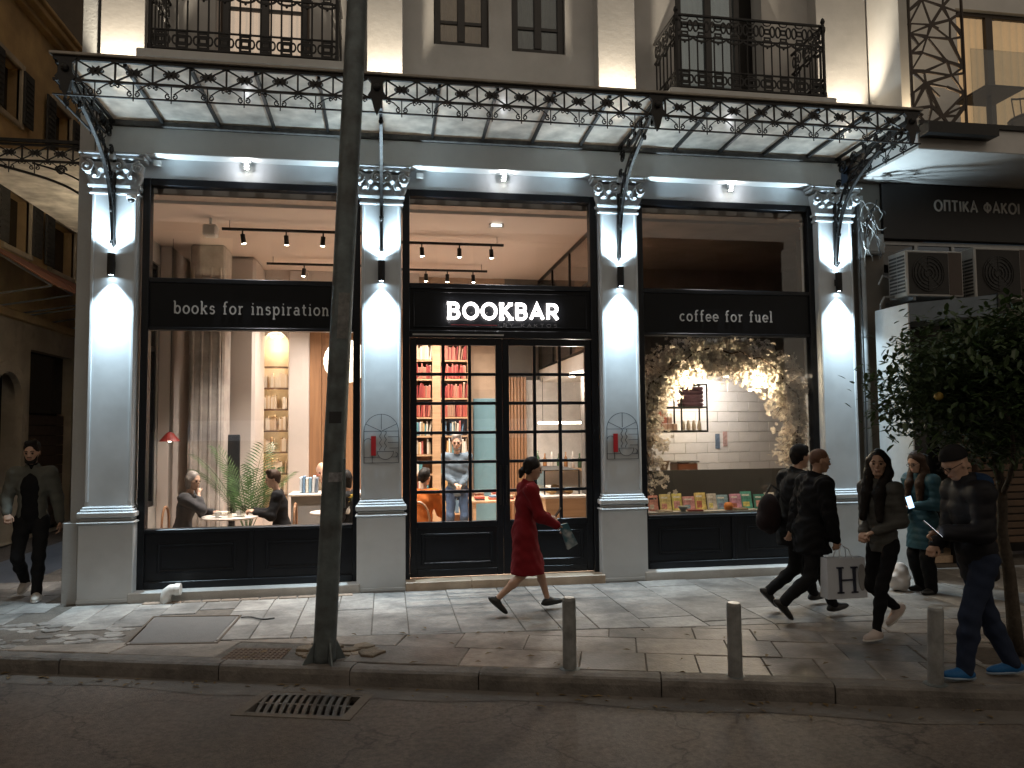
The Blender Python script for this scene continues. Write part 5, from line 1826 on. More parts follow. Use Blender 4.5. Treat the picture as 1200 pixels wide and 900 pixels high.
# white pipe elbow at the plinth
t = thing('pipe_elbow', 'short white plastic pipe elbow on the pavement by the plinth', 'pipe', (-2.42, -.3, 0))
pv = mat('white_pvc', (.72, .71, .68), .4, var=.08)
P = [(-2.50, -.30, .0), (-2.50, -.30, .08), (-2.485, -.30, .125), (-2.45, -.30, .15), (-2.38, -.30, .15)]
MB().tube(P, .06, 16).build('bend', pv, t, smooth=True)
MB().tube([(-2.40, -.30, .15), (-2.34, -.30, .15)], .068, 16).build('collar', pv, t)
# thin cable lying on the pavement
o = MB().tube([(-1.50 + .35 * i / 10, -1.25 - .12 * i / 10 + .04 * math.sin(i * .7), .012) for i in range(11)], .008, 6).build('cable_end', mat('black_rubber', (.02, .02, .02), .6))
tag(o, 'short black cable lying on the pavement slabs', 'cable')

# drainpipe and cables at the right end of the shop
t = thing('drainpipe', 'grey vertical drainpipe at the right end of the shopfront', 'pipe', (6.6, -.1, 0))
MB().tube([(6.60, -.08, .0), (6.60, -.08, 5.2)], .052, 14).build('pipe', mat('pipe_grey', (.33, .35, .36), .5, var=.2, vscale=5), t, smooth=True)
for z in (1.4, 2.5, 3.2, 4.3):
    MB().lathe([(.06, 0), (.06, .05)], 6.60, -.08, z, 14).build('clip', mat('pipe_grey'), t)
t = thing('cable_bundle', 'tangle of pale and black cables beside the right capital', 'cables', (6.7, -.15, 4.5))
for i in range(14):
    x0, z0 = rnd.uniform(6.48, 7.0), rnd.uniform(4.6, 5.2)
    pts = [Vector((x0, rnd.uniform(-.3, -.12), z0))]
    d = Vector((rnd.uniform(-1, 1), 0, rnd.uniform(-1, .3)))
    for k in range(12):
        d = (d * .8 + Vector((rnd.uniform(-.7, .7), rnd.uniform(-.2, .2), rnd.uniform(-.8, .5)))).normalized()
        q = pts[-1] + d * .055
        q.y = min(max(q.y, -.35), -.1); q.x = min(max(q.x, 6.47), 7.05)
        pts.append(q)
    MB().tube(pts, rnd.choice((.005, .007, .01)), 5).build('loop', [mat('cable_white', (.22, .22, .21), .5), mat('cable_black', (.015, .015, .015), .5)][i % 3 == 0], t)
MB().tube([(6.53, -.16, 5.1), (6.52, -.17, 4.0), (6.53, -.16, 2.5), (6.525, -.165, 1.3)], .012, 6).build('riser', mat('cable_black'), t)
MB().tube([(6.7, -.3, 3.9), (6.75, -.32, 4.02), (6.95, -.3, 3.98), (7.05, -.3, 3.8)], .016, 6).build('hose', mat('cable_white'), t)
MB().tube([(6.72, -.3, 3.62), (6.76, -.32, 3.72), (6.98, -.3, 3.74)], .02, 6).build('hose', mat('cable_white'), t)
MB().tube([(6.72, -.3, 3.62), (6.70, -.3, 3.3), (6.74, -.3, 3.0)], .016, 6).build('hose', mat('cable_white'), t)
t = thing('junction_box', 'pale electric junction box on the wall by the cables', 'box', (6.8, -.1, 4.5))
MB().box(6.66, 6.95, -.12, .0, 4.38, 4.67, bev=.015).build('case', mat('box_grey', (.30, .31, .31), .6, var=.15), t)
MB().box(6.69, 6.92, -.135, -.12, 4.41, 4.64, bev=.006).build('cover', mat('box_grey'), t)
t = thing('dome_camera', 'small white dome camera under the left capital', 'camera', (-2.99, -.2, 4.8))
MB().lathe([(.05, .0), (.055, .03), (.05, .05)], -3.0, -.19, 4.74, 14).build('base', mat('white_metal'), t)
MB().ball((-3.0, -.19, 4.735), .04, 12, 8).build('dome', blackm, t, smooth=True)
for i, (x, z) in enumerate(((-2.80, 5.20), (.38, 5.19))):
    o = MB().box(x, x + .09, -.07, -.021, z, z + .07, bev=.008).build('alarm_box', mat('white_plastic'))
    tag(o, ['small white sensor box on the frieze by the left capital', 'small white sensor box on the frieze by the second capital'][i], 'sensor', 'white sensor boxes on the frieze')

# ================================================================ neighbour on the right
nb = thing('optician_building', 'darker neighbouring building with balcony and black optician sign', 'building', (9, 3, 0))
nwall = mat('neighbour_plaster', (.20, .18, .155), .8, var=.15, vscale=2, bump=.3, col2=(.25, .22, .19), stain=.6)
nlite = mat('neighbour_soffit', (.55, .54, .52), .8, var=.12, vscale=2)
wall_open(6.83, 16, 5.72, 11, .2, [(8.52, 10.6, 5.80, 8.28), (11.2, 13, 5.8, 8.28)], .2).build('upper_wall', nlite, nb, fix=False)
MB().box(6.83, 7.02, -.75, .2, 5.78, 11).build('party_fin', nlite, nb)
MB().box(6.62, 16, -1.3, .2, 5.44, 5.775, bev=.01).build('balcony_slab', nlite, nb)
MB().box(6.62, 16, -1.335, -1.301, 5.74, 5.80).build('slab_edge', iron, nb)
MB().box(6.55, 16, .0, .2, 4.66, 5.438).build('fascia_wall', nwall, nb)
for (x0, x1) in ((6.47, 7.02), (10.5, 10.9), (14, 14.5)):
    MB().box(x0, x1, .02, .5, 0, 4.655).build('pier', nwall, nb)
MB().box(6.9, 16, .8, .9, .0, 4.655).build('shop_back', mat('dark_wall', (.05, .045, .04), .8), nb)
# windows upstairs
def nwin(x0, x1):
    f = MB(); framebox(f, x0, x1, 5.80, 8.28, .07, .27, .33)
    xm = x0 + (x1 - x0) * .30
    f.box(xm - .06, xm + .06, .265, .33, 5.87, 8.21)
    o = f.build('window_frame', mat('bronze_frame', (.05, .038, .028), .45, metal=.4), nb)
    for a, b in ((x0 + .07, xm - .06), (xm + .06, x1 - .07)):
        MB().box(a, b, .295, .302, 5.87, 8.21).build('pane', glass_d, o)
    drape(x0, x1, 5.8, 8.3, .45, mat('amber_curtain', (.6, .42, .25), .9, var=.15, emit=(1.0, .62, .30), estr=.30), o, .03, .14)
nwin(8.52, 10.6); nwin(11.2, 13)
MB().box(6.6, 16, .21, .24, 8.30, 8.45).build('lintel', nwall, nb)
# sign
t = thing('optician_sign', 'long black optician sign with white capital letters under the balcony', 'sign', (8, -.05, 4.7))
MB().box(6.98, 14, -.06, -.001, 4.62, 5.425, bev=.006).build('board', mat('sign_dull_black', (.013, .011, .011), .5, var=.2), t)
text('OPTIKA FAKOI', UC, 7.80, 9.20, 5.05, .15, -.061, .012, .024, mat('sign_white', (.62, .60, .56), .5), t, track=.16)
# high strip window behind the AC units
mb = MB()
for z in (4.58, 4.12): mb.box(7.02, 10.5, .03, .08, z - .025, z + .025)
for x in (7.55, 8.15, 8.8, 9.5): mb.box(x - .025, x + .025, .03, .08, 4.145, 4.555)
mb.build('strip_window_frame', mat('grey_alu', (.30, .31, .32), .4, metal=.6), nb)
for a, b in ((7.02, 7.52), (7.58, 8.12), (8.18, 8.77), (8.83, 9.47)):
    MB().box(a, b, .05, .056, 4.146, 4.554).build('strip_pane', glass_d, nb)
MB().box(7.02, 10.5, .06, .12, 3.45, 4.09).build('band_wall', nwall, nb)
# AC units
acm = mat('ac_cream', (.40, .39, .37), .55, var=.12, vscale=4, col2=(.28, .26, .24), stain=.5)
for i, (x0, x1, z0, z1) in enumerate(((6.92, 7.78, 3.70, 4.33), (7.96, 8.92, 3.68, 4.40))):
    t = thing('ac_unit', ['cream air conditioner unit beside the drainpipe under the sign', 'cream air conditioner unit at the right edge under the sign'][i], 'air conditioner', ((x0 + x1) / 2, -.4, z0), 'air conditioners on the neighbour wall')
    MB().box(x0, x1, -.58, -.20, z0, z1, bev=.012).build('case', acm, t)
    MB().box(x0 + .03, x0 + (x1 - x0) * .74, -.5815, -.5795, z0 + .03, z1 - .03).build('shaded_front', mat('shade_dark', (.022, .02, .018), .7), t)  # near-black sheet: shade on the unit's front painted into its colour
    MB().box(x0 + (x1 - x0) * .745, x1 - .02, -.5815, -.5795, z0 + .02, z1 - .02).build('shaded_strip', mat('shade_brown', (.06, .042, .033), .6), t)  # brown strip, the rest of the painted front shade
    cx, cz, R = x0 + (x1 - x0) * .38, (z0 + z1) / 2, .24
    mb = MB()
    for r in (.06, .11, .16, .21, .24):
        mb.ribbon(arc(cx, cz, r, 0, 360, 24)[:-1], .007, -.597, -.588, closed=True)
    for k in range(8):
        a = k * PI / 4
        mb.ribbon([(cx + .03 * math.cos(a), cz + .03 * math.sin(a)), (cx + R * math.cos(a), cz + R * math.sin(a))], .007, -.592, -.586)
    mb.build('fan_guard', mat('guard_dark', (.03, .028, .026), .6), t)
    MB().prism(arc(cx, cz, .235, 0, 360, 24)[:-1], -.5845, -.582).build('fan_opening', blackm, t)
    for r_ in range(11):
        for c_ in range(2):
            z = z0 + .06 + r_ * .048
            MB().box(x0 - .006, x0 - .0005, -.55 + c_ * .165, -.40 + c_ * .165, z, z + .026).build('louvre', mat('louvre_dark', (.05, .05, .05), .6), t)
    for x in (x0 + .12, x1 - .12):
        MB().box(x - .02, x + .02, -.56, .06, z0 - .05, z0 - .001).build('support', galv, t)
# projecting fascia box with white side
t = thing('fascia_box', 'projecting shop box with white side and grey blue front behind the tree', 'shop fascia', (7.1, -.7, 1.2))
V = [(6.68, -.92, 3.30), (7.70, -1.22, 3.36), (7.70, -.2, 3.36), (6.68, -.25, 3.30), (6.68, -.92, 3.54), (7.70, -1.22, 3.62), (7.70, -.2, 3.62), (6.68, -.25, 3.54)]
MB().add(V, [(3, 2, 1, 0), (4, 5, 6, 7), (0, 1, 5, 4), (1, 2, 6, 5), (2, 3, 7, 6), (3, 0, 4, 7)]).build('fascia', mat('slate_blue', (.13, .16, .19), .45, var=.15), t)
MB().box(6.66, 6.678, -.92, -.25, .0, 3.54).build('side_panel', mat('white_board', (.42, .43, .43), .5, var=.12, col2=(.4, .4, .39), stain=.5), t)
MB().box(7.70, 7.86, -1.24, -.2, 3.30, 3.64).build('end_cap', blackm, t)
for x in (6.76, 6.98):
    MB().box(x, x + .09, -.22, -.10, .0, 3.28).build('post', mat('olive_paint', (.16, .16, .08), .55, var=.2), t)
# warm wooden shutters behind the tree
t = thing('slatted_shutter', 'warm lit wooden slat shutter behind the tree trunk', 'shutter', (9, .1, 0))
for j in range(20):
    MB().box(8.05, 9.95, .10, .14, .25 + j * .105, .25 + j * .105 + .085, bev=.008).build('slat', mat('shutter_wood', (.075, .042, .022), .55, var=.3, vscale=8, rand=.2), t)
MB().box(8.0, 8.05, .06, .16, .0, 2.5).build('jamb', joinery, t); MB().box(9.95, 10.0, .06, .16, .0, 2.5).build('jamb', joinery, t)
t = thing('shutter_lamp', 'small warm lamp above the wooden slat shutter', 'lamp', (9.0, -.1, 2.6))
MB().lathe([(.02, .1), (.07, 0), (.066, 0), (.018, .09)], 9.0, -.12, 2.58, 14, cap=False).build('shade', blackm, t)
MB().tube([(9.0, -.12, 2.68), (9.0, .2, 2.72)], .012, 6).build('arm', blackm, t)
lamp('bulb', 'POINT', (9.0, -.14, 2.56), 2.5, (1.0, .62, .22), .04, parent=t)
MB().box(7.02, 8.0, .3, .35, .0, 3.45).build('shop_glass', mat('dark_glass', (.012, .012, .013), .12), nb)
MB().box(6.9, 16, .02, .12, 2.75, 3.44).build('shop_header', mat('dark_wall'), nb)
# lattice screen and balcony furniture
t = thing('lattice_screen', 'dark laser cut metal screen with irregular polygon openings on the balcony', 'screen', (7.05, -1.15, 5.8))
lt = mat('lattice_bronze', (.045, .032, .024), .5, metal=.4, var=.2)
f = MB(); framebox(f, 6.66, 7.46, 5.80, 9.0, .025, -1.17, -1.13); f.build('frame', lt, t)
rr = random.Random(3)
web = MB()
NX, NZ = 4, 15
G_ = [[(min(max(6.68 + .76 * i / (NX - 1) + (rr.uniform(-.1, .1) if 0 < i < NX - 1 else 0), 6.68), 7.44), 5.82 + 3.16 * j / (NZ - 1) + (rr.uniform(-.1, .1) if 0 < j < NZ - 1 else 0)) for i in range(NX)] for j in range(NZ)]
kq = 0
def shard(p, q):
    global kq
    kq += 1
    w0, w1 = rr.choice((.016, .024, .04)), rr.choice((.02, .035, .055))
    d = Vector((q[0] - p[0], q[1] - p[1])); n_ = Vector((-d.y, d.x)).normalized()
    web.prism([(p[0] + n_.x * w0 / 2, p[1] + n_.y * w0 / 2), (q[0] + n_.x * w1 / 2, q[1] + n_.y * w1 / 2), (q[0] - n_.x * w1 / 2, q[1] - n_.y * w1 / 2), (p[0] - n_.x * w0 / 2, p[1] - n_.y * w0 / 2)], -1.162 + .00011 * kq, -1.14)
for j in range(NZ):
    for i in range(NX):
        if i < NX - 1 and rr.random() < .85: shard(G_[j][i], G_[j][i + 1])
        if j < NZ - 1 and rr.random() < .85: shard(G_[j][i], G_[j + 1][i])
        if i < NX - 1 and j < NZ - 1:
            shard(G_[j][i], G_[j + 1][i + 1]) if rr.random() < .5 else shard(G_[j][i + 1], G_[j + 1][i])
            if rr.random() < .3:
                c_ = ((G_[j][i][0] + G_[j + 1][i + 1][0]) / 2, (G_[j][i][1] + G_[j + 1][i + 1][1]) / 2)
                shard(c_, G_[j + 1][i])
web.build('web', lt, t)
t = thing('bistro_table', 'dark square bistro table on the neighbour balcony', 'table', (8.3, -.6, 5.78))
MB().box(7.95, 8.55, -.95, -.35, 6.50, 6.53, bev=.006).build('top', lt, t)
MB().tube([(8.25, -.65, 5.80), (8.25, -.65, 6.50)], .03, 10).build('stem', lt, t)
MB().lathe([(.22, 0), (.22, .015), (.03, .03)], 8.25, -.65, 5.777, 18).build('foot', lt, t)
t = thing('balcony_chair', 'dark metal slatted armchair on the neighbour balcony', 'chair', (8.9, -.7, 5.78))
MB().lathe([(.26, 0), (.28, .02), (.26, .04)], 8.85, -.7, 6.18, 20).build('seat', lt, t)
for k in range(4):
    a = PI / 4 + k * PI / 2
    MB().tube([(8.85 + .22 * math.cos(a), -.7 + .22 * math.sin(a), 6.2), (8.85 + .27 * math.cos(a), -.7 + .27 * math.sin(a), 5.777)], .014, 6).build('leg', lt, t)
for k in range(9):
    a = -PI / 2 + PI * k / 8
    MB().tube([(8.85 + .25 * math.cos(a), -.7 + .25 * math.sin(a), 6.2), (8.85 + .31 * math.cos(a), -.7 + .31 * math.sin(a), 6.62)], .008, 5).build('slat', lt, t)
MB().tube([(8.85 + .31 * math.cos(-PI / 2 + PI * k / 12), -.7 + .31 * math.sin(-PI / 2 + PI * k / 12), 6.62) for k in range(13)], .015, 6).build('rail', lt, t)
t = thing('glass_balustrade', 'clear glass balustrade of the neighbour balcony right of the lattice', 'balustrade', (9.5, -1.2, 5.78))
for i in range(4):
    MB().box(7.5 + i * 1.5, 8.97 + i * 1.5, -1.22, -1.205, 5.80, 6.85).build('pane', glass_d, t)
MB().box(6.62, 7.6, -1.5, -1.31, 5.58, 5.72).build('canopy_anchor', iron, nb)
MB().box(7.05, 7.15, -.9, -.8, 5.776, 5.80).build('spot_base', lampblk, nb)
t = thing('balcony_lamp', 'small warm lamp at the foot of the lattice screen', 'lamp', (7.1, -.9, 5.78))
MB().lathe([(.05, 0), (.05, .06), (.04, .06)], 7.1, -.95, 5.80, 12).build('housing', lampblk, t)
lamp('up_beam', 'SPOT', (7.1, -.95, 5.88), 30, (1.0, .78, .5), .04, 120, .7, (7.1, -.5, 9), t)

# ================================================================ old building across the side street
ob = thing('old_building', 'dim ochre old building with shutters and awnings along the side street', 'building', (-8, 8, 0))
ochre = mat('ochre_plaster', (.50, .33, .15), .9, var=.3, vscale=1.2, bump=.4, bscale=12, col2=(.26, .17, .09), stain=.7, sscale=.8)
stone = mat('old_stone', (.48, .39, .28), .9, var=.3, vscale=3, bump=.7, bscale=9, col2=(.26, .21, .15), stain=.7)
shut = mat('old_shutter', (.05, .045, .04), .7, var=.3)
XL = -7.0
def lwall(y0, y1, z0, z1, ops, m, nm):
    mb = wall_open(y0, y1, z0, z1, 0, ops, .3)
    mb.v = [(XL - b, a, c) for (a, b, c) in mb.v]
    return mb.build(nm, m, ob, fix=True)
lwall(-4, 30, 4.2, 10.2, [(5.55, 6.5, 5.5, 6.55), (7.5, 8.7, 5.45, 6.5), (5.2, 5.95, 7.95, 9.0), (7.4, 8.3, 7.9, 9.0), (9.8, 10.8, 5.5, 6.5)], ochre, 'upper_wall')
lwall(-4, 30, -.1, 4.2, [(5.2, 6.3, -.1, 3.1), (6.75, 8.8, -.1, 3.65), (9.3, 11, 0, 3.4)], stone, 'ground_wall')
MB().box(-14, XL - .31, -4, 30, -.1, 10.2).build('dark_core', mat('dark_core', (.02, .017, .014), .9), ob)
mb = MB()
for (z0, z1, e) in ((10.2, 10.3, .15), (10.3, 10.42, .3), (10.42, 10.5, .38), (7.15, 7.25, .10), (4.15, 4.3, .12)):
    mb.box(XL - .3, XL + e, -4, 30, z0, z1, bev=.015)
mb.build('cornice', ochre, ob)
for (y0, y1, z0, z1) in ((5.55, 6.5, 5.5, 6.55), (7.5, 8.7, 5.45, 6.5), (5.2, 5.95, 7.95, 9.0), (7.4, 8.3, 7.9, 9.0)):
    fr = MB()
    for (a, b, c, d) in ((y0 - .12, y0, z0 - .1, z1 + .12), (y1, y1 + .12, z0 - .1, z1 + .12), (y0, y1, z1, z1 + .12), (y0, y1, z0 - .1, z0)):
        fr.box(XL - .05, XL + .06, a, b, c, d, bev=.01)
    fo = fr.build('window_frame', stone, ob)
    MB().box(XL - .22, XL - .21, y0, y1, z0, z1).build('pane', mat('dark_glass'), fo)
    for s, yy in ((0, y0 - .42), (1, y1 + .02)):
        sh_ = MB().box(XL + .062, XL + .10, yy, yy + .40, z0, z1, bev=.006).build('shutter', shut, fo)
        mb = MB()
        for k in range(9): mb.box(XL + .10, XL + .115, yy + .04, yy + .36, z0 + .08 + k * (z1 - z0 - .15) / 9, z0 + .13 + k * (z1 - z0 - .15) / 9)
        mb.build('louvre', shut, sh_)
for i, (y0, y1) in enumerate(((4.4, 6.3), (6.5, 8.6))):
    t = thing('awning', ['faded red sloping awning nearer the street on the old building', 'faded red sloping awning further down the old building'][i], 'awning', (XL + .5, (y0 + y1) / 2, 4.4), 'awnings on the old building')
    V = [(XL + .02, y0, 5.35), (XL + .02, y1, 5.35), (XL + 1.3, y1, 4.55), (XL + 1.3, y0, 4.55)]
    V += [(a, b, c + .02) for a, b, c in V]
    MB().add(V, [(3, 2, 1, 0), (4, 5, 6, 7), (0, 1, 5, 4), (1, 2, 6, 5), (2, 3, 7, 6), (3, 0, 4, 7)]).build('cloth', mat('faded_awning', (.24, .10, .06), .9, var=.3, vscale=4), t)
    for y in (y0 + .05, (y0 + y1) / 2, y1 - .05):
        MB().tube([(XL + .02, y, 5.32), (XL + 1.28, y, 4.53)], .022, 6).build('arm', galv, t)
        MB().tube([(XL + .02, y, 4.3), (XL + 1.28, y, 4.52)], .018, 6).build('brace', galv, t)
mb = MB()
mb.ribbon([(5.12, -.1), (5.12, 2.6)] + arc(5.75, 2.6, .63, 180, 0, 14) + [(6.38, -.1)], .2, XL - .05, XL + .08, 'YZ')
mb.build('arch_surround', stone, ob)
MB().box(XL - .25, XL - .2, 6.75, 8.8, 2.4, 3.65).build('shop_sign', mat('dark_glass'), ob)
for k in range(11):
    MB().box(XL - .2, XL - .15, 6.75, 8.8, .0 + k * .215, .205 + k * .215, bev=.006).build('shutter_slat', mat('brown_slat', (.07, .04, .022), .6, var=.3), ob)
# building closing the side street and the dark upper corner
t = thing('end_building', 'dark building closing the far end of the side street', 'building', (-5, 31, 0))
MB().box(-30, 12, 32, 36, 0, 34).build('wall', mat('far_wall', (.06, .045, .03), .9, var=.3, vscale=1), t)
for i in range(5):
    for j in range(4):
        MB().box(-10 + i * 1.9, -9 + i * 1.9, 31.94, 31.99, 2 + j * 3.2, 3.9 + j * 3.2).build('window', mat('dark_glass'), t)

# ================================================================ orange tree
tree = thing('orange_tree', 'bushy dark green bitter orange tree on the pavement at the right', 'tree', (5.22, -3.9, 0))
bark = mat('bark', (.07, .055, .04), .9, var=.4, vscale=18, bump=.9, bscale=40)
tb, lf = MB(), MB()
tr = random.Random(11)
tips = []
def branch(p, d, L, r, lev):
    pts, rs = [p.copy()], [r]
    for k in range(5):
        d = (d + Vector((tr.uniform(-.16, .16), tr.uniform(-.16, .16), tr.uniform(-.05, .13)))).normalized()
        p = p + d * L / 5
        pts.append(p.copy()); rs.append(r * (1 - .1 * (k + 1)))
    if lev >= 1 and ((p.x - 5.42) / 1.0) ** 2 + ((p.y + 3.85) / .95) ** 2 + ((p.z - 2.31) / .68) ** 2 > 1: return
    tb.tube(pts, rs, 8 if lev < 2 else 5)
    if lev >= 3:
        tips.extend(pts[2:])
        return
    if lev == 2: tips.extend(pts[3:])
    for k in range(3 if lev else 4):
        a = tr.uniform(0, 6.28) + k * 2.1
        e = d.orthogonal().normalized()
        f = d.cross(e)
        nd = (d * tr.uniform(.35, .8) + (e * math.cos(a) + f * math.sin(a)) * tr.uniform(.6, 1.0)).normalized()
        branch(pts[-1 - (k % 2)], nd, L * tr.uniform(.55, .78), rs[-1] * .72, lev + 1)
branch(Vector((5.30, -3.9, 0)), Vector((.0, .02, 1)), 1.7, .065, 0)
TC = Vector((5.42, -3.85, 2.31))
for i in range(1250):
    a, b = tr.uniform(0, 6.28), math.acos(tr.uniform(-1, 1))
    q = tr.uniform(.2, 1.0) ** .5
    w = 1 + .22 * math.sin(3 * a + 1) * math.sin(2 * b) + .15 * math.sin(5 * a)
    tips.append(TC + Vector((1.10 * q * w * math.sin(b) * math.cos(a), .95 * q * w * math.sin(b) * math.sin(a), .66 * q * w * math.cos(b) - .02)))
def leafq(p, L, n_):
    d = Vector((tr.uniform(-1, 1), tr.uniform(-1, 1), tr.uniform(-.8, .5))).normalized()
    s = d.cross(Vector((tr.uniform(-.3, .3), tr.uniform(-.3, .3), 1))).normalized() * L * .24
    up = s.cross(d).normalized() * L * .06
    lf.add([p, p + d * L * .3 + s * .8 + up, p + d * L * .65 + s * .8 + up, p + d * L, p + d * L * .65 - s * .8 + up, p + d * L * .3 - s * .8 + up, p + d * L * .3, p + d * L * .65],
           [(0, 6, 1), (6, 7, 2, 1), (7, 3, 2), (0, 5, 6), (5, 4, 7, 6), (4, 3, 7)])
tips = [p for p in tips if ((p.x - TC.x) / 1.12) ** 2 + ((p.y - TC.y) / 1.05) ** 2 + ((p.z - TC.z) / .72) ** 2 < 1.0 + tr.uniform(-.1, .25)]
for p in tips:
    n_ = 16 if (p - TC).length < 1.3 else 8
    for k in range(n_):
        leafq(p + Vector((tr.gauss(0, .085), tr.gauss(0, .085), tr.gauss(0, .075))), tr.uniform(.045, .115), 0)
tb.build('trunk', bark, tree, smooth=True)
lo = lf.build('crown', sheet_mat('citrus_leaf', (.055, .092, .032), .22, 0, .38), tree, fix=False)
for i in range(1):
    a, b = tr.uniform(2.6, 4.2), tr.uniform(1.0, 2.2)
    p = TC + Vector((1.0 * math.sin(b) * math.cos(a), .85 * math.sin(b) * math.sin(a), .6 * math.cos(b)))
    MB().ball(p, .036, 10, 7).build('orange', mat('orange_peel', (.40, .26, .05), .5, bump=.2, bscale=200), tree, smooth=True)
# tree pit
t = thing('tree_pit', 'square of bare soil in the pavement around the tree', 'tree pit', (5.25, -3.92, 0))
MB().prism([(4.78, -4.2), (5.75, -4.3), (5.85, -3.6), (4.85, -3.5)], -.05, -.006, 'XY').build('soil', mat('soil', (.05, .035, .022), .95, var=.5, vscale=20, bump=1.0, bscale=40), t)
MB().ribbon([(4.76, -4.22), (5.77, -4.32), (5.87, -3.58), (4.83, -3.48)], .04, -.05, .006, 'XY', closed=True).build('edging', mat('edge_stone', (.2, .18, .15), .8, var=.3), t)

# ================================================================ houses across the road (behind the viewer, seen in the panes)
t = thing('opposite_building', 'plain apartment house across the road, seen only as a reflection in the shop panes', 'building', (2, -27, 0))
MB().box(-16, 20, -30, -26, -.14, 11).build('wall', mat('opposite_plaster', (.22, .19, .16), .85, var=.2, vscale=1), t)
lit_w = mat('opposite_lit', (.6, .5, .35), .8, emit=(1.0, .72, .42), estr=.5)
lit_s = mat('opposite_shop', (.6, .6, .6), .8, emit=(.75, .88, 1.0), estr=.22)
for i in range(11):
    for j in range(3):
        MB().box(-14.5 + i * 3.1, -13.1 + i * 3.1, -25.995, -25.95, 3.9 + j * 2.6, 5.6 + j * 2.6).build('window', lit_w if (i * 7 + j * 5) % 6 == 0 else mat('dark_glass'), t)
for i in range(6):
    MB().box(-14.5 + i * 5.8, -10.6 + i * 5.8, -25.995, -25.94, 1.6, 2.5).build('shop_pane', lit_s if i in (1, 3) else mat('dark_glass'), t)
MB().box(-16, 20, -30.2, -25.7, 11, 11.4).build('cornice', mat('opposite_plaster'), t)

# fallen leaves and scraps along the gutter and under the tree
lv = MB()
lr = random.Random(5)
for i in range(170):
    if i < 110: x, y = kp(lr.uniform(-1, 9), -abs(lr.gauss(.0, .16)) - .02); z = -.128
    else: x, y = kp(lr.uniform(2, 9.5), lr.uniform(.1, 1.6)); z = .012
    a = lr.uniform(0, 6.28); L = lr.uniform(.018, .05); w = L * lr.uniform(.25, .45)
    c, s_ = math.cos(a), math.sin(a)
    lv.add([(x - c * L, y - s_ * L, z), (x + s_ * w, y - c * w, z + .008), (x + c * L, y + s_ * L, z + .003), (x - s_ * w, y + c * w, z + .010)], [(0, 1, 2, 3)])
o = lv.build('leaves', mat('dry_leaf', (.16, .11, .05), .8, var=.5, vscale=9), fix=False)
tag(o, 'scattered dry leaves along the gutter and pavement', 'leaves', kind='stuff')

# ================================================================ people
def _nets(d, org, h):
    """surface nets: one smooth closed mesh from a distance grid"""
    s = d < 0
    nx, ny, nz = d.shape
    cnt = np.zeros((nx - 1, ny - 1, nz - 1), np.int8)
    for a in (0, 1):
        for b in (0, 1):
            for c in (0, 1):
                cnt += s[a:nx - 1 + a, b:ny - 1 + b, c:nz - 1 + c]
    act = (cnt > 0) & (cnt < 8)
    I = np.argwhere(act)
    idx = np.full(act.shape, -1, np.int32)
    idx[act] = np.arange(len(I))
    acc = np.zeros((len(I), 3), np.float32); num = np.zeros(len(I), np.float32)
    C = [(a, b, c) for a in (0, 1) for b in (0, 1) for c in (0, 1)]
    val = {c: d[I[:, 0] + c[0], I[:, 1] + c[1], I[:, 2] + c[2]] for c in C}
    for p in C:
        for ax in range(3):
            if p[ax]: continue
            q = list(p); q[ax] = 1; q = tuple(q)
            va, vb = val[p], val[q]
            m = (va < 0) != (vb < 0)
            t = va[m] / (va[m] - vb[m])
            P = np.tile(np.array(p, np.float32), (m.sum(), 1)); P[:, ax] += t
            acc[m] += P; num[m] += 1
    V = (I + acc / num[:, None]) * h + org
    Q = []
    for ax in range(3):
        o = [(1, 2), (2, 0), (0, 1)][ax]
        sl0 = [slice(None)] * 3; sl1 = [slice(None)] * 3
        sl0[ax] = slice(0, -1); sl1[ax] = slice(1, None)
        A, B = s[tuple(sl0)], s[tuple(sl1)]
        E = np.argwhere(A != B)
        ok = np.all(E[:, list(o)] > 0, axis=1) & (E[:, o[0]] < d.shape[o[0]] - 1) & (E[:, o[1]] < d.shape[o[1]] - 1)
        E = E[ok]
        fl = A[E[:, 0], E[:, 1], E[:, 2]]
        def cell(da, db):
            K = E.copy(); K[:, o[0]] += da; K[:, o[1]] += db
            return idx[K[:, 0], K[:, 1], K[:, 2]]
        q = np.stack([cell(-1, -1), cell(0, -1), cell(0, 0), cell(-1, 0)], 1)
        q[~fl] = q[~fl][:, ::-1]
        Q.append(q)
    return V, np.concatenate(Q)

def np_mesh(name, V, Q, m):
    me = bpy.data.meshes.new(name)
    me.vertices.add(len(V)); me.vertices.foreach_set('co', np.ascontiguousarray(V, np.float32).ravel())
    me.loops.add(Q.size); me.loops.foreach_set('vertex_index', Q.astype(np.int32).ravel())
    me.polygons.add(len(Q)); me.polygons.foreach_set('loop_start', np.arange(0, Q.size, 4, dtype=np.int32))
    me.polygons.foreach_set('use_smooth', np.ones(len(Q), bool))
    me.materials.append(m)
    me.update(calc_edges=True)
    return me

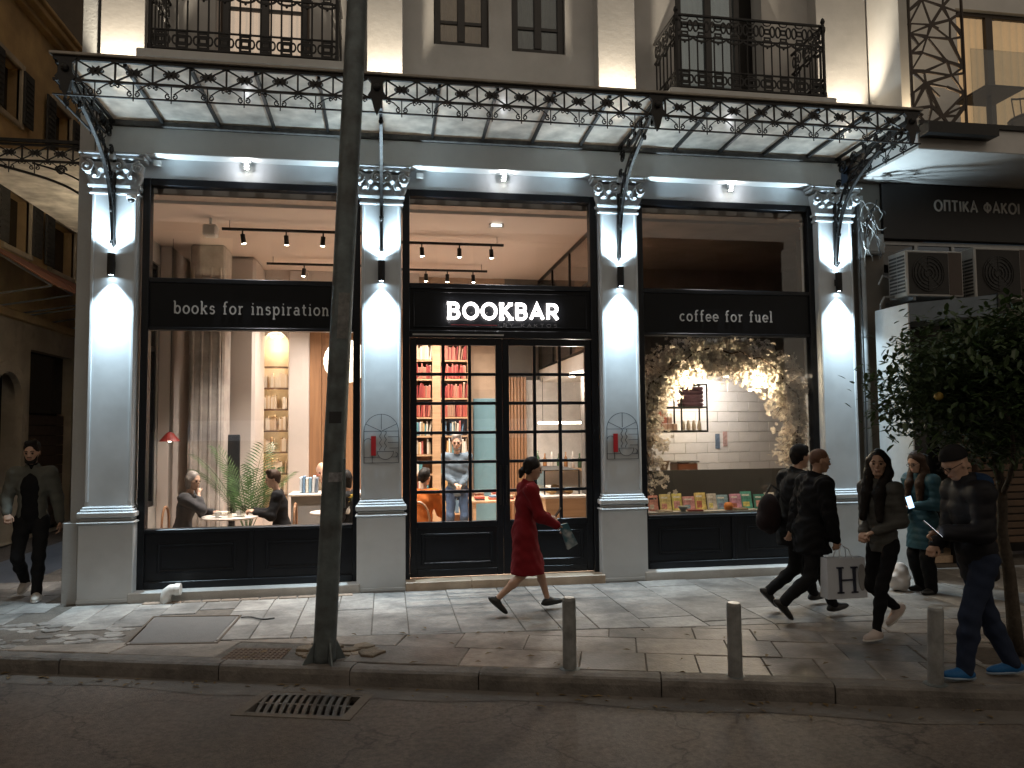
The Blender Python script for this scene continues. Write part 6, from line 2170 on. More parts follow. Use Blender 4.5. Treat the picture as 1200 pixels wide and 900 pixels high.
class Sdf:
    def __init__(self):
        self.p = []
    def cone(self, a, b, ra, rb, k=.03): self.p.append(('c', np.array(a, float), np.array(b, float), ra, rb, k)); return self
    def econe(self, a, b, ra, rb, s, f, sx, fx, k=.03): self.p.append(('e', np.array(a, float), np.array(b, float), ra, rb, k, np.array(s, float), np.array(f, float), sx, fx)); return self
    def ell(self, c, ax, r, k=.03): self.p.append(('l', np.array(c, float), np.array(ax, float), np.array(r, float), k)); return self
    def sub(self, c, r, k=.01): self.p.append(('s', np.array(c, float), r, k)); return self
    def cut(self, p, n): self.p.append(('k', np.array(p, float), np.array(n, float))); return self
    def mesh(self, h, folds=0.0, seed=0.0, quilt=0.0, qs=70.0):
        lo, hi = np.full(3, 1e9), np.full(3, -1e9)
        def bb(q):
            if q[0] == 'c': r = max(q[3], q[4]); return np.minimum(q[1], q[2]) - r, np.maximum(q[1], q[2]) + r
            if q[0] == 'e': r = max(q[3], q[4]) * max(q[8], q[9], 1); return np.minimum(q[1], q[2]) - r, np.maximum(q[1], q[2]) + r
            if q[0] == 'l': r = np.sqrt(((q[2] * q[3][:, None]) ** 2).sum(0)); return q[1] - r, q[1] + r
        for q in self.p:
            if q[0] in 'cel':
                a, b = bb(q); lo = np.minimum(lo, a); hi = np.maximum(hi, b)
        lo -= 3 * h + .015; hi += 3 * h + .015
        n = np.ceil((hi - lo) / h).astype(int) + 1
        D = np.full(n, .2, np.float32)
        ax = [(lo[i] + np.arange(n[i]) * h).astype(np.float32) for i in range(3)]
        for q in self.p:
            if q[0] == 'k':
                D = np.maximum(D, ((ax[0] - q[1][0]) * q[2][0])[:, None, None] + ((ax[1] - q[1][1]) * q[2][1])[None, :, None] + ((ax[2] - q[1][2]) * q[2][2])[None, None, :])
                continue
            if q[0] == 's': a, b = q[1] - q[2] - q[3], q[1] + q[2] + q[3]
            else:
                a, b = bb(q)
                a = a - .06; b = b + .06
            i0 = np.clip(np.floor((a - lo) / h).astype(int), 0, n); i1 = np.clip(np.ceil((b - lo) / h).astype(int) + 1, 0, n)
            if np.any(i1 <= i0): continue
            sl = tuple(slice(u, v) for u, v in zip(i0, i1))
            X, Y, Z = np.meshgrid(ax[0][sl[0]], ax[1][sl[1]], ax[2][sl[2]], indexing='ij', sparse=True)
            if q[0] == 'c':
                v = q[2] - q[1]; L2 = max(float(v @ v), 1e-9)
                px, py, pz = X - q[1][0], Y - q[1][1], Z - q[1][2]
                t = np.clip((px * v[0] + py * v[1] + pz * v[2]) / L2, 0, 1)
                d = np.sqrt((px - t * v[0]) ** 2 + (py - t * v[1]) ** 2 + (pz - t * v[2]) ** 2) - (q[3] + (q[4] - q[3]) * t); k = q[5]
            elif q[0] == 'e':
                v = q[2] - q[1]; L = math.sqrt(max(float(v @ v), 1e-9)); w = v / L
                px, py, pz = X - q[1][0], Y - q[1][1], Z - q[1][2]
                al = px * w[0] + py * w[1] + pz * w[2]
                t = np.clip(al / L, 0, 1)
                ex = al - t * L
                ps = (px * q[6][0] + py * q[6][1] + pz * q[6][2]); pf = (px * q[7][0] + py * q[7][1] + pz * q[7][2])
                ofs, off = float(w @ q[6]), float(w @ q[7])
                ps = ps - al * ofs; pf = pf - al * off
                d = (np.sqrt((ps / q[8]) ** 2 + (pf / q[9]) ** 2 + ex ** 2) - (q[3] + (q[4] - q[3]) * t)) * min(q[8], q[9], 1); k = q[5]
            elif q[0] == 'l':
                px, py, pz = X - q[1][0], Y - q[1][1], Z - q[1][2]
                k0 = 0; k1 = 0
                for j in range(3):
                    e = px * q[2][j][0] + py * q[2][j][1] + pz * q[2][j][2]
                    k0 = k0 + (e / q[3][j]) ** 2; k1 = k1 + (e / q[3][j] ** 2) ** 2
                k0 = np.sqrt(k0); k1 = np.sqrt(k1) + 1e-6
                d = k0 * (k0 - 1) / k1; k = q[4]
            else:
                d = np.sqrt((X - q[1][0]) ** 2 + (Y - q[1][1]) ** 2 + (Z - q[1][2]) ** 2) - q[2]
                g = D[sl]; k = q[3]
                hh = np.maximum(k - np.abs(g + d), 0) / k
                D[sl] = np.maximum(g, -d) + hh * hh * k * .25
                continue
            g = D[sl]
            hh = np.maximum(k - np.abs(g - d), 0) / k
            D[sl] = np.minimum(g, d) - hh * hh * k * .25
        if folds or quilt:
            X, Y, Z = np.meshgrid(*ax, indexing='ij', sparse=True)
            if folds:
                w = np.sin(31 * Z + 6 * np.sin(9 * X + 7 * Y + seed) + seed) * .5 + np.sin(19 * (X - Y) + 8 * np.sin(7 * Z + seed) + 2 * seed) * .5 + .45 * np.sin(57 * Z + 23 * X + 9 * np.sin(11 * Y + seed))
                D = D + (folds * w).astype(np.float32)
            if quilt:
                D = D - (quilt * np.abs(np.sin(qs * .5 * (Z + .02 * np.sin(9 * X)))) ** .6).astype(np.float32) + quilt * .6
        return _nets(D, lo.astype(np.float32), h)

def nrmz(v):
    v = np.array(v, float); return v / (np.linalg.norm(v) + 1e-9)

def ik(a, b, l1, l2, pole):
    """two-bone chain from a to b, bending towards pole; returns joint and reachable end"""
    v = b - a; L = np.linalg.norm(v); u = v / (L + 1e-9)
    if L > (l1 + l2) * .995: L = (l1 + l2) * .995; b = a + u * L
    c = (l1 * l1 - l2 * l2 + L * L) / (2 * L)
    hgt = math.sqrt(max(l1 * l1 - c * c, 0))
    p = pole - u * (pole @ u)
    return a + u * c + nrmz(p) * hgt, b

SKIN = {'light': (.50, .31, .22), 'mid': (.42, .25, .17), 'pale': (.56, .36, .27)}
def skin_mat(k): return mat('skin_' + k, SKIN[k], .55, var=.06, vscale=20, bump=.05, bscale=200)
def cloth_mat(nm, c=(.5, .5, .5), rough=.85, bump=.25, bs=140, var=.18): return mat('cloth_' + nm, c, rough, spec=.2, var=var, vscale=7, bump=bump, bscale=bs, bdist=.004)

def person(label, loc, face, H, feet, hands, outfit, hips=None, lean=4, head=(0, 0), group='people', name='person', hv=.0072, cv=.0105, twist=0, shoulder=0.0, seat=False, elbow=None):
    """feet: two (forward, left, height, pitch); hands: two (forward, left, up); lengths in metres, left side first"""
    o = outfit
    f = np.array([math.cos(face), math.sin(face), 0.]); l = np.array([-math.sin(face), math.cos(face), 0.]); z = np.array([0, 0, 1.])
    base = np.array(loc, float)
    W = lambda p: base + f * p[0] + l * p[1] + z * p[2]
    root = thing(name, label, 'person', tuple(loc), group)
    s = H / 1.75
    hz = hips[2] if hips else .505 * H
    P = W((hips[0] if hips else 0, hips[1] if hips else 0, hz))
    le = rad(lean)
    u = nrmz(z * math.cos(le) + f * math.sin(le)); tf = nrmz(f * math.cos(le) - z * math.sin(le))
    tw = rad(twist)
    tl = nrmz(l * math.cos(tw) - f * math.sin(tw)); tf2 = nrmz(np.cross(tl, u))
    girth = o.get('girth', 1.0)
    N = P + u * .335 * H
    S = [N - u * .032 * H + tl * sg * (.106 + shoulder) * H for sg in (1, -1)]
    Hj = [P - z * .0 + l * sg * .054 * H for sg in (1, -1)]
    hy, hp = rad(head[0]), rad(head[1])
    hf = nrmz((f * math.cos(hy) + l * math.sin(hy)) * math.cos(hp) + z * math.sin(hp))
    hl = nrmz(np.cross(z, hf)); hu = np.cross(hf, hl)
    neck_dir = nrmz(u + hf * .15)
    hc = N + neck_dir * .052 * H + hu * .058 * H + hf * .012 * H
    legs, arms = [], []
    for i, sg in enumerate((1, -1)):
        ft = feet[i]
        ank = W((ft[0], ft[1], ft[2] + .058 * s + .14 * s * max(0, math.sin(rad(ft[3])))))
        pole = f * 1.0 + l * sg * .12 + z * (.6 if seat else 0)
        kn, ank = ik(Hj[i], ank, .245 * H, .236 * H, pole)
        pit = rad(ft[3])
        ff = nrmz(f * math.cos(pit) - z * math.sin(pit) + l * sg * .12)
        legs.append((Hj[i], kn, ank, ff))
        hd = W(hands[i])
        pole = (elbow[i] if elbow else (-.7, sg * .5, -.5))
        pole = f * pole[0] + l * pole[1] + z * pole[2]
        el, wr = ik(S[i], hd, .172 * H, .155 * H, pole)
        arms.append((S[i], el, wr))
    # ---- body, one continuous surface
    b = Sdf()
    ax = np.array([tf2, tl, u])
    b.ell(P + u * .01 * H, ax, np.array([.082, .105, .075]) * s * girth, .05)
    b.econe(P + u * .06 * H, P + u * .20 * H, .085 * s * girth, .10 * s * girth, tl, tf2, 1.2, .85, .06)
    b.ell(P + u * .235 * H, ax, np.array([.085, .135, .11]) * s * girth, .06)
    b.cone(S[0], S[1], .045 * s, .045 * s, .06)
    b.cone(N - u * .02 * H, hc - hu * .05 * s - hf * .012 * s, .05 * s, .046 * s, .03)
    for i in range(2):
        a, e, w = arms[i]
        b.cone(a, e, .044 * s, .034 * s, .03); b.cone(e, w, .034 * s, .023 * s, .02)
        hj, kn, an, ff = legs[i]
        b.cone(hj, kn, .072 * s, .047 * s, .04); b.cone(kn + (an - kn) * .03, kn + (an - kn) * .35, .046 * s, .049 * s, .03); b.cone(kn + (an - kn) * .35, an, .047 * s, .03 * s, .03)
        b.cone(an, an + ff * .12 * s - z * .02 * s, .03 * s, .022 * s, .02)
        # hand with fingers
        hd = nrmz(w - e); sg = 1 if i == 0 else -1
        crl = o.get('curl', (.5, .5))[i]
        pn = nrmz(-l * sg - hd * ((-l * sg) @ hd)) if abs(hd[2]) > .6 else nrmz(-z - hd * (-z @ hd))   # palm side
        ac = np.cross(hd, pn)                                                                      # across the knuckles
        thumb_sg = 1 if (ac @ f if abs(hd[2]) > .6 else ac @ (-l * sg)) > 0 else -1
        b.ell(w + hd * .045 * s, np.array([hd, ac, pn]), np.array([.05, .04, .017]) * s, .015)
        for q in range(4):
            off = (q - 1.5) * .0195 * s * thumb_sg * -1
            ln = (.068, .078, .074, .058)[q] * s
            k0 = w + hd * .082 * s + ac * off
            d1 = nrmz(hd * math.cos(crl) + pn * math.sin(crl)); d2 = nrmz(hd * math.cos(crl * 2.3) + pn * math.sin(crl * 2.3))
            b.cone(k0 - hd * .015 * s, k0 + d1 * ln * .52, .0095 * s, .0085 * s, .006); b.cone(k0 + d1 * ln * .52, k0 + d1 * ln * .52 + d2 * ln * .5, .0085 * s, .0072 * s, .004)
        t0 = w + hd * .025 * s + ac * .03 * s * thumb_sg
        t1 = t0 + nrmz(hd * .75 + ac * .55 * thumb_sg + pn * .35) * .042 * s
        b.cone(t0, t1, .012 * s, .010 * s, .01); b.cone(t1, t1 + nrmz(hd + pn * (.2 + crl * .5)) * .032 * s, .010 * s, .008 * s, .005)
    hx = np.array([hf, hl, hu])
    hp_ = lambda a, c, e: hc + (hf * a + hl * c + hu * e) * s
    b.ell(hp_(-.008, 0, .022), hx, np.array([.098, .076, .103]) * s, .02)
    b.ell(hp_(.026, 0, -.040), hx, np.array([.066, .057, .072]) * s, .03)
    b.cone(hp_(.055, -.02, -.098), hp_(.055, .02, -.098), .019 * s, .019 * s, .03)
    b.cone(hp_(.078, -.034, .022), hp_(.078, .034, .022), .014 * s, .014 * s, .015)
    for c in (-1, 1):
        b.cone(hp_(.062, c * .042, -.018), hp_(.03, c * .058, -.005), .016 * s, .014 * s, .02)
        b.ell(hp_(-.004, c * .078, -.008), hx, np.array([.018, .007, .032]) * s, .006)
        b.sub(hp_(.098, c * .031, .001), .0125 * s, .012)
    b.cone(hp_(.088, 0, .008), hp_(.106, 0, -.026), .008 * s, .0125 * s, .01)
    b.cone(hp_(.088, -.018, -.060), hp_(.088, .018, -.060), .0075 * s, .0075 * s, .006)
    b.cone(hp_(.086, -.015, -.071), hp_(.086, .015, -.071), .008 * s, .008 * s, .004)
    V, Q = b.mesh(hv)
    body = bpy.data.objects.new('body', np_mesh('body', V, Q, skin_mat(o.get('skin', 'light')))); COL.objects.link(body); attach(body, root)
    def child(nm, S_, m, h=cv, **kw):
        V, Q = S_.mesh(h, **kw)
        c = bpy.data.objects.new(nm, np_mesh(nm, V, Q, m)); COL.objects.link(c); attach(c, root); return c
    for c in (-1, 1):
        MB().ball(hp_(.083, c * .031, .001), .0125 * s, 8, 6).build('eye', mat('eye_dark', (.035, .025, .02), .15), root, smooth=True)
    MB().tube([hp_(.0955, -.02, -.0655), hp_(.0985, 0, -.0655), hp_(.0955, .02, -.0655)], .0035 * s, 5).build('lips', mat('lips', (.28, .10, .08), .5), root)
    # ---- clothes
    tk = o.get('bulk', .018)
    hem = o.get('hem', .0)           # below the hips, metres
    if 'top' in o:
        c = Sdf()
        g = girth
        c.ell(P + u * .03 * H, ax, (np.array([.088, .112, .09]) * g * s + tk), .06)
        c.econe(P + u * .05 * H, P + u * .20 * H, .09 * s * g + tk, .105 * s * g + tk, tl, tf2, 1.2, .88, .06)
        c.ell(P + u * .235 * H, ax, np.array([.09, .14, .115]) * s * g + tk, .06)
        c.cone(S[0], S[1], .05 * s + tk, .05 * s + tk, .06)
        if o.get('coat'):
            # flared skirt of a coat following the stride
            L = o['coat']
            mid = (legs[0][1] + legs[1][1]) / 2; mid[2] = P[2]
            c.econe(P + u * .05 * H, (P * .55 + mid * .45) - z * L, .095 * s * g + tk, o.get('flare', .15) * s + tk, l, f, 1.12, 1.0, .06)
            for (hj_, kn_, an_, ff_) in legs: c.cone(hj_, hj_ + (kn_ - hj_) * .9, .088 * s * g + tk * .8, .07 * s + tk * .8, .07)
            c.cut((P * .55 + mid * .45) - z * L, -z)
        else:
            c.econe(P + u * .05 * H, P - u * hem, .092 * s * g + tk, .098 * s * g + tk, tl, tf2, 1.15, .92, .05)
            c.cut(P - u * (hem + .02), -u)
        for i in range(2):
            a, e, w = arms[i]
            c.cone(a, e, .05 * s + tk * 1.1, .041 * s + tk, .04); c.cone(e, e + (w - e) * .93, .041 * s + tk, .030 * s + tk * .75, .03)
        if o.get('collar'):
            c.cone(N - u * .015 * H, N + neck_dir * o['collar'], .062 * s + tk * .7, .058 * s + tk * .6, .03)
        if 'inner' in o:
            for q in range(-3, 15):
                c.sub(P + u * (.028 * q * H) + tf2 * (.20 * s) + tl * (-.02 + .0 * q), (.15 - .0012 * q) * s, .012)
        c.cut(N + neck_dir * max(o.get('collar', 0), .018 * H), neck_dir)
        child('jacket' if o.get('jacket', True) else 'sweater', c, o['top'], folds=o.get('folds', .0035) * 1.35, seed=H * 37 + loc[0], quilt=o.get('quilt', 0), qs=o.get('qs', 80))
    if 'inner' in o:      # open jacket showing a darker jumper down the front
        c = Sdf()
        c.ell(P + u * .03 * H, ax, (np.array([.088, .112, .09]) * s + .010), .06)
        c.econe(P + u * .0 * H, P + u * .20 * H, .092 * s + .012, .105 * s + .014, tl, tf2, 1.12, .95, .06)
        c.ell(P + u * .235 * H, ax, np.array([.094, .135, .115]) * s + .014, .06)
        c.cone(N - u * .03 * H, N + neck_dir * .022 * H, .066 * s, .058 * s, .03)
        c.cut(P - u * .06, -u)
        child('jumper', c, o['inner'], folds=.003)
    if 'legs' in o:
        c = Sdf(); lk = o.get('legbulk', .014)
        c.ell(P, ax, np.array([.09, .112, .085]) * s * girth + lk, .05)
        for (hj, kn, an, ff) in legs:
            c.cone(hj, kn, .078 * s * girth + lk, .052 * s + lk, .05); c.cone(kn, kn + (an - kn) * .35, .052 * s + lk, .051 * s + lk, .03)
            c.cone(kn + (an - kn) * .35, kn + (an - kn) * .98, .051 * s + lk, .036 * s + lk * 1.1, .03)
        c.cut(P + u * .06 * H, u)
        child('trousers', c, o['legs'], folds=o.get('legfolds', .0048), seed=H * 11)
    for (hj, kn, an, ff) in legs:
        c = Sdf()
        fl_ = nrmz(np.cross(z, ff)); fu = np.cross(ff, fl_)
        c.ell(an + ff * .055 * s - fu * .028 * s, np.array([ff, fl_, fu]), np.array([.145, .048, .04]) * s, .03)
        c.ell(an + ff * .005 * s - fu * .012 * s, np.array([ff, fl_, fu]), np.array([.068, .045, .055]) * s, .03)
        c.cut(an - fu * .056 * s, -fu)
        sh = child('shoe', c, o['shoe'], h=.008)
        if o.get('sole') is not None:
            q = Sdf(); q.ell(an + ff * .055 * s - fu * .048 * s, np.array([ff, fl_, fu]), np.array([.149, .052, .03]) * s, .02)
            q.cut(an - fu * .058 * s, -fu); q.cut(an - fu * .038 * s, fu)
            V, Q = q.mesh(.008); so = bpy.data.objects.new('sole', np_mesh('sole', V, Q, o['sole'])); COL.objects.link(so); attach(so, sh)
    # ---- hair
    hm = o.get('hairmat')
    hs = o.get('hair')
    if hs:
        c = Sdf()
        if hs == 'crop':
            c.ell(hp_(-.014, 0, .029), hx, np.array([.1, .079, .101]) * s, .02)
        elif hs != 'fringe':
            c.ell(hp_(-.022, 0, .036), hx, np.array([.105, .087, .103]) * s, .02)
        if hs == 'long':
            for cc in (-1, 1):
                c.cone(hp_(-.03, cc * .07, .02), hp_(-.02, cc * .082, -.10), .045 * s, .042 * s, .04)
                c.cone(hp_(-.02, cc * .082, -.10), S[0 if cc > 0 else 1] * .42 + (N - u * .07 * H + tf2 * .16) * .58, .052 * s, .058 * s, .03)
                c.cone(S[0 if cc > 0 else 1] * .42 + (N - u * .07 * H + tf2 * .16) * .58, N - u * .19 * H + tf2 * .14 + tl * cc * .09, .058 * s, .034 * s, .03)
            c.cone(hp_(-.06, 0, .0), N - u * .05 * H - tf2 * .10, .075 * s, .07 * s, .04)
            c.cone(N - u * .05 * H - tf2 * .10, N - u * .16 * H - tf2 * .125, .075 * s, .045 * s, .04)
        elif hs == 'bob':
            for cc in (-1, 1): c.cone(hp_(-.02, cc * .066, .02), hp_(-.015, cc * .07, -.085), .04 * s, .035 * s, .03)
            c.cone(hp_(-.06, 0, .0), hp_(-.05, 0, -.10), .065 * s, .05 * s, .03)
        elif hs == 'tail':
            c.cone(hp_(-.085, 0, -.01), hp_(-.12, 0, -.055), .035 * s, .04 * s, .02)
            c.cone(hp_(-.12, 0, -.055), hp_(-.125, 0, -.12), .036 * s, .018 * s, .02)
            for cc in (-1, 1): c.cone(hp_(-.01, cc * .062, .02), hp_(-.05, cc * .055, -.05), .03 * s, .03 * s, .02)
        elif hs == 'short':
            c.cone(hp_(-.07, 0, .02), hp_(-.065, 0, -.05), .05 * s, .04 * s, .03)
            c.cone(hp_(.05, -.03, .11), hp_(.03, .04, .125), .03 * s, .03 * s, .03)
        elif hs == 'fringe':
            for cc in (-1, 1): c.cone(hp_(-.03, cc * .07, .01), hp_(-.07, cc * .04, -.02), .022 * s, .024 * s, .02)
            c.cone(hp_(-.085, -.02, -.01), hp_(-.085, .02, -.01), .028 * s, .028 * s, .02)
        # open the face
        if hs != 'fringe':
            for a, e, r in ((.135, .005, .075), (.125, -.06, .07), (.12, .045, .055)):
                c.sub(hp_(a, 0, e), r * s, .015)
        child('hair', c, hm, h=.009, folds=.0028 if hs == 'long' else .0022, seed=loc[0] * 3)
        eb = MB()
        for cc in (-1, 1): eb.tube([hp_(.095, cc * .014, .026), hp_(.096, cc * .03, .031), hp_(.084, cc * .048, .024)], [.004 * s, .005 * s, .003 * s], 5)
        eb.build('eyebrows', hm, root)
    if o.get('beard'):
        c = Sdf()
        for cc in (-1, 1): c.cone(hp_(.03, cc * .054, -.02), hp_(.045, cc * .04, -.085), .016 * s, .022 * s, .02)
        c.cone(hp_(.062, -.03, -.098), hp_(.062, .03, -.098), .026 * s, .026 * s, .02)
        c.sub(hp_(.105, 0, -.062), .022 * s, .008)
        c.cone(hp_(.09, -.022, -.048), hp_(.09, .022, -.048), .0075 * s, .0075 * s, .005)
        child('beard', c, hm, h=.008, folds=.001)
    if o.get('beanie'):
        c = Sdf()
        c.ell(hp_(-.012, 0, .045), hx, np.array([.112, .092, .105]) * s, .02)
        c.cut(hp_(0, 0, .038), nrmz(-hu + hf * .28))
        child('beanie', c, o['beanie'], h=.008, folds=.001)
    if o.get('glasses'):
        m = MB()
        for cc in (-1, 1):
            m.tube([hp_(.106, cc * .033 + .021 * math.cos(k * PI / 6), .001 + .017 * math.sin(k * PI / 6)) for k in range(12)], .0028 * s, 5, closed=True)
            m.tube([hp_(.102, cc * .054, .004), hp_(.0, cc * .083, .006)], .0028 * s, 5)
        m.tube([hp_(.107, -.012, .004), hp_(.107, .012, .004)], .0028 * s, 5)
        m.build('glasses', blackm, root)
    return dict(root=root, N=N, u=u, W=W, P=P, S=S, arms=arms, hc=hc, hf=hf, hl=hl, hu=hu, f=f, l=l, s=s, hp=hp_)

hair_dk = mat('hair_dark', (.010, .007, .0055), .55, spec=.2, var=.4, vscale=40, bump=.6, bscale=90)
hair_br = mat('hair_brown', (.04, .022, .013), .55, spec=.2, var=.4, vscale=40, bump=.6, bscale=90)
hair_gr = mat('hair_grey', (.20, .17, .15), .5, var=.4, vscale=40, bump=.6, bscale=90)
blackc = cloth_mat('black', (.007, .007, .008)); blackc2 = cloth_mat('soft_black', (.010, .010, .011))
navy = cloth_mat('navy_denim', (.018, .026, .05)); darkj = cloth_mat('dark_puffer', (.010, .010, .013), .6, .2, 60)
leather = mat('black_leather', (.012, .011, .01), .35, var=.2)
def phone(c, up, fwd, label, glow=None, size=(.036, .075)):
    up, fwd = nrmz(up), nrmz(fwd); sd = np.cross(up, fwd)
    c = np.array(c)
    t = thing('phone', label, 'phone', tuple(c))
    def slab_(w, h, d0, d1):
        V = [c + sd * a * w + up * b * h + fwd * d for d in (d0, d1) for (a, b) in ((-1, -1), (1, -1), (1, 1), (-1, 1))]
        return MB().add(V, [(3, 2, 1, 0), (4, 5, 6, 7), (0, 1, 5, 4), (1, 2, 6, 5), (2, 3, 7, 6), (3, 0, 4, 7)])
    slab_(size[0], size[1], -.0045, .0045).build('case', blackm, t)
    if glow: slab_(size[0] * .92, size[1] * .94, .0046, .0056).build('screen', mat('screen_' + label[:5], (.5, .5, .5), .3, emit=glow, estr=1.6), t)
    return t

# --- man at the left corner walking towards the street
p = person('bearded man in an open olive jacket and black trousers at the left corner', (-4.20, .33, 0), rad(-80), 1.84,
           [(.16, .10, 0, 0), (-.20, -.10, .05, 22)], [(.02, .30, .88), (.24, -.20, 1.02)],
           dict(top=cloth_mat('olive', (.10, .10, .085), .8), inner=blackc, legs=blackc2, shoe=cloth_mat('offwhite_shoe', (.45, .42, .38)), sole=cloth_mat('white_sole', (.6, .58, .55)),
                hair='short', hairmat=hair_dk, beard=True, skin='mid', bulk=.026, hem=.10, folds=.003, collar=.05, curl=(.5, .9)), head=(-4, -10), lean=3, shoulder=-.006)
# --- woman in the red coat
rc = person('woman in a long red coat walking past the entrance door', (1.46, -1.60, 0), rad(4), 1.62,
            [(.30, .09, 0, -4), (-.33, -.08, .03, 42)], [(.30, .08, 1.00), (.33, -.15, .93)],
            dict(top=cloth_mat('red_wool', (.17, .010, .014), .9), coat=.40, flare=.165, shoe=leather, hair='tail', hairmat=hair_dk, skin='mid', bulk=.026, collar=.05, folds=.004, curl=(.9, .9)), head=(-12, -12), lean=5)
w = rc['arms'][0][2]
phone(w + rc['f'] * .10 + np.array([0, 0, .03]), (.6, 0, .8), (-.8, 0, .6), 'dark phone in the hand of the woman in red', size=(.036, .075))
w = rc['arms'][1][2] + rc['f'] * .06
t = thing('shoulder_pouch', 'small white and blue pouch hanging from the red coat woman\'s hand', 'pouch', tuple(w))
MB().add([tuple(w + np.array(q)) for q in ((-.04, -.02, 0), (.05, -.02, .02), (.16, -.02, -.20), (.05, -.02, -.26), (-.04, .03, 0), (.05, .03, .02), (.16, .03, -.20), (.05, .03, -.26))],
         [(0, 1, 2, 3), (7, 6, 5, 4), (0, 4, 5, 1), (1, 5, 6, 2), (2, 6, 7, 3), (3, 7, 4, 0)]).build('body', mat('pouch_teal', (.03, .10, .13), .5, col2=(.5, .5, .5), stain=.9, sscale=9), t)
# --- two dark walkers
A1 = person('dark-coated walker with close-cropped reddish hair carrying the white shopping bag', (4.26, -2.47, 0), rad(3), 1.70,
            [(.33, .08, 0, -5), (-.38, -.08, .04, 48)], [(.12, .20, .83), (.14, -.24, .80)],
            dict(top=blackc, coat=.18, flare=.15, legs=blackc2, shoe=leather, hair='crop', hairmat=mat('hair_ginger', (.11, .045, .022), .6, var=.3, vscale=60, bump=.5, bscale=150), skin='mid', bulk=.034, collar=.06, folds=.006, curl=(.5, 1.2)), head=(-18, -6), lean=9)
A2 = person('walker in a black coat and dark cap beside the cropped-haired walker', (4.34, -1.98, 0), rad(5), 1.72,
            [(.34, .08, 0, -4), (-.36, -.08, .05, 46)], [(.18, .22, .86), (-.16, -.24, .86)],
            dict(top=blackc2, hem=.18, legs=blackc, shoe=leather, hair='short', hairmat=hair_dk, beanie=cloth_mat('black_cap', (.012, .012, .013)), skin='light', bulk=.04, collar=.06, folds=.006, curl=(.6, .6)), head=(6, -4), lean=9)
bw_ = A1['arms'][1][2]
bc = (bw_[0] + .05, bw_[1] - .03, 0)
t = thing('shopping_bag', 'white paper shopping bag with a large dark letter carried by the dark walker', 'shopping bag', (bc[0], bc[1], .3))
zt_, zb_ = .66, .27
bx, by = .21, .07
V = [(bc[0] - bx, bc[1] - by, zb_), (bc[0] + bx, bc[1] - by, zb_), (bc[0] + bx, bc[1] + by, zb_), (bc[0] - bx, bc[1] + by, zb_),
     (bc[0] - bx * .97, bc[1] - by * .8, zt_), (bc[0] + bx * .97, bc[1] - by * .8, zt_), (bc[0] + bx * .97, bc[1] + by * .8, zt_), (bc[0] - bx * .97, bc[1] + by * .8, zt_)]
paper = mat('bag_paper', (.62, .66, .72), .6, var=.06, bump=.1, bscale=20)
MB().add(V, [(3, 2, 1, 0), (0, 1, 5, 4), (1, 2, 6, 5), (2, 3, 7, 6), (3, 0, 4, 7)]).build('sack', paper, t, fix=False)
for yy in (-by * .8, by * .8):
    MB().tube([(bc[0] - .07, bc[1] + yy, zt_ - .01), (bc[0] - .05, bc[1] + yy * .5, zt_ + .08), (bc[0], bc[1] + .01, zt_ + .115), (bc[0] + .05, bc[1] + yy * .5, zt_ + .08), (bc[0] + .07, bc[1] + yy, zt_ - .01)], .005, 6).build('cord_handle', paper, t)
lt_ = MB()
ink = mat('bag_ink', (.02, .025, .05), .6)
for P_ in ([(-.075, .06), (-.075, .30)], [(.075, .06), (.075, .30)], [(-.075, .18), (.075, .18)], [(-.11, .06), (-.04, .06)], [(-.11, .30), (-.04, .30)], [(.04, .06), (.11, .06)], [(.04, .30), (.11, .30)]):
    lt_.ribbon([(bc[0] + a, zb_ + b) for a, b in P_], .03 if P_[0][0] == P_[1][0] else .014, bc[1] - by - .006, bc[1] - by + .012)
lt_.build('letter', ink, t)
MB().prism([(bc[0] + .158 + .038 * math.cos(k * PI / 8), zb_ + .2 + .13 * math.sin(k * PI / 8)) for k in range(16)], bc[1] - by - .004, bc[1] - by + .008).build('print_oval', mat('bag_oval', (.30, .30, .30), .6), t)
# dark rucksack of the cap walker, seen at the left of the pair
q = A2['W']((-.26, .0, 1.02))
t = thing('rucksack', 'dark rucksack on the back of the walker in the cap', 'rucksack', tuple(q))
c = Sdf(); fA = A2['f']; lA = A2['l']; zz = np.array([0, 0, 1.])
c.ell(q, np.array([fA, lA, zz]), (.11, .15, .22), .03); c.ell(q - fA * .07 - zz * .08, np.array([fA, lA, zz]), (.07, .11, .10), .03)
V, Q = c.mesh(.012, folds=.003); so = bpy.data.objects.new('pack', np_mesh('pack', V, Q, cloth_mat('maroon_pack', (.014, .008, .008)))); COL.objects.link(so); attach(so, t)
MB().tube([q + lA * .1 + zz * .15, q + lA * .11 + zz * .30 + fA * .10, q + lA * .12 + zz * .22 + fA * .22], .014, 6).build('strap', leather, t)
# --- woman with long dark hair
LW = person('woman with long dark hair, grey quilted jacket and black leggings facing the road', (4.60, -3.17, 0), rad(196), 1.69,
            [(.25, .09, 0, 0), (-.28, -.10, .06, 40)], [(.19, .06, .98), (.20, -.05, .96)],
            dict(top=cloth_mat('grey_quilt', (.085, .085, .078), .55, .2, 60), quilt=.006, qs=110, girth=.93, legs=blackc, legbulk=.004, shoe=cloth_mat('pink_white_shoe', (.50, .42, .38)), sole=cloth_mat('white_sole'),
                 hair='long', hairmat=hair_dk, skin='light', bulk=.020, hem=.05, collar=.05, folds=.003, curl=(1.0, 1.0)), head=(34, -2), lean=2, shoulder=-.012)
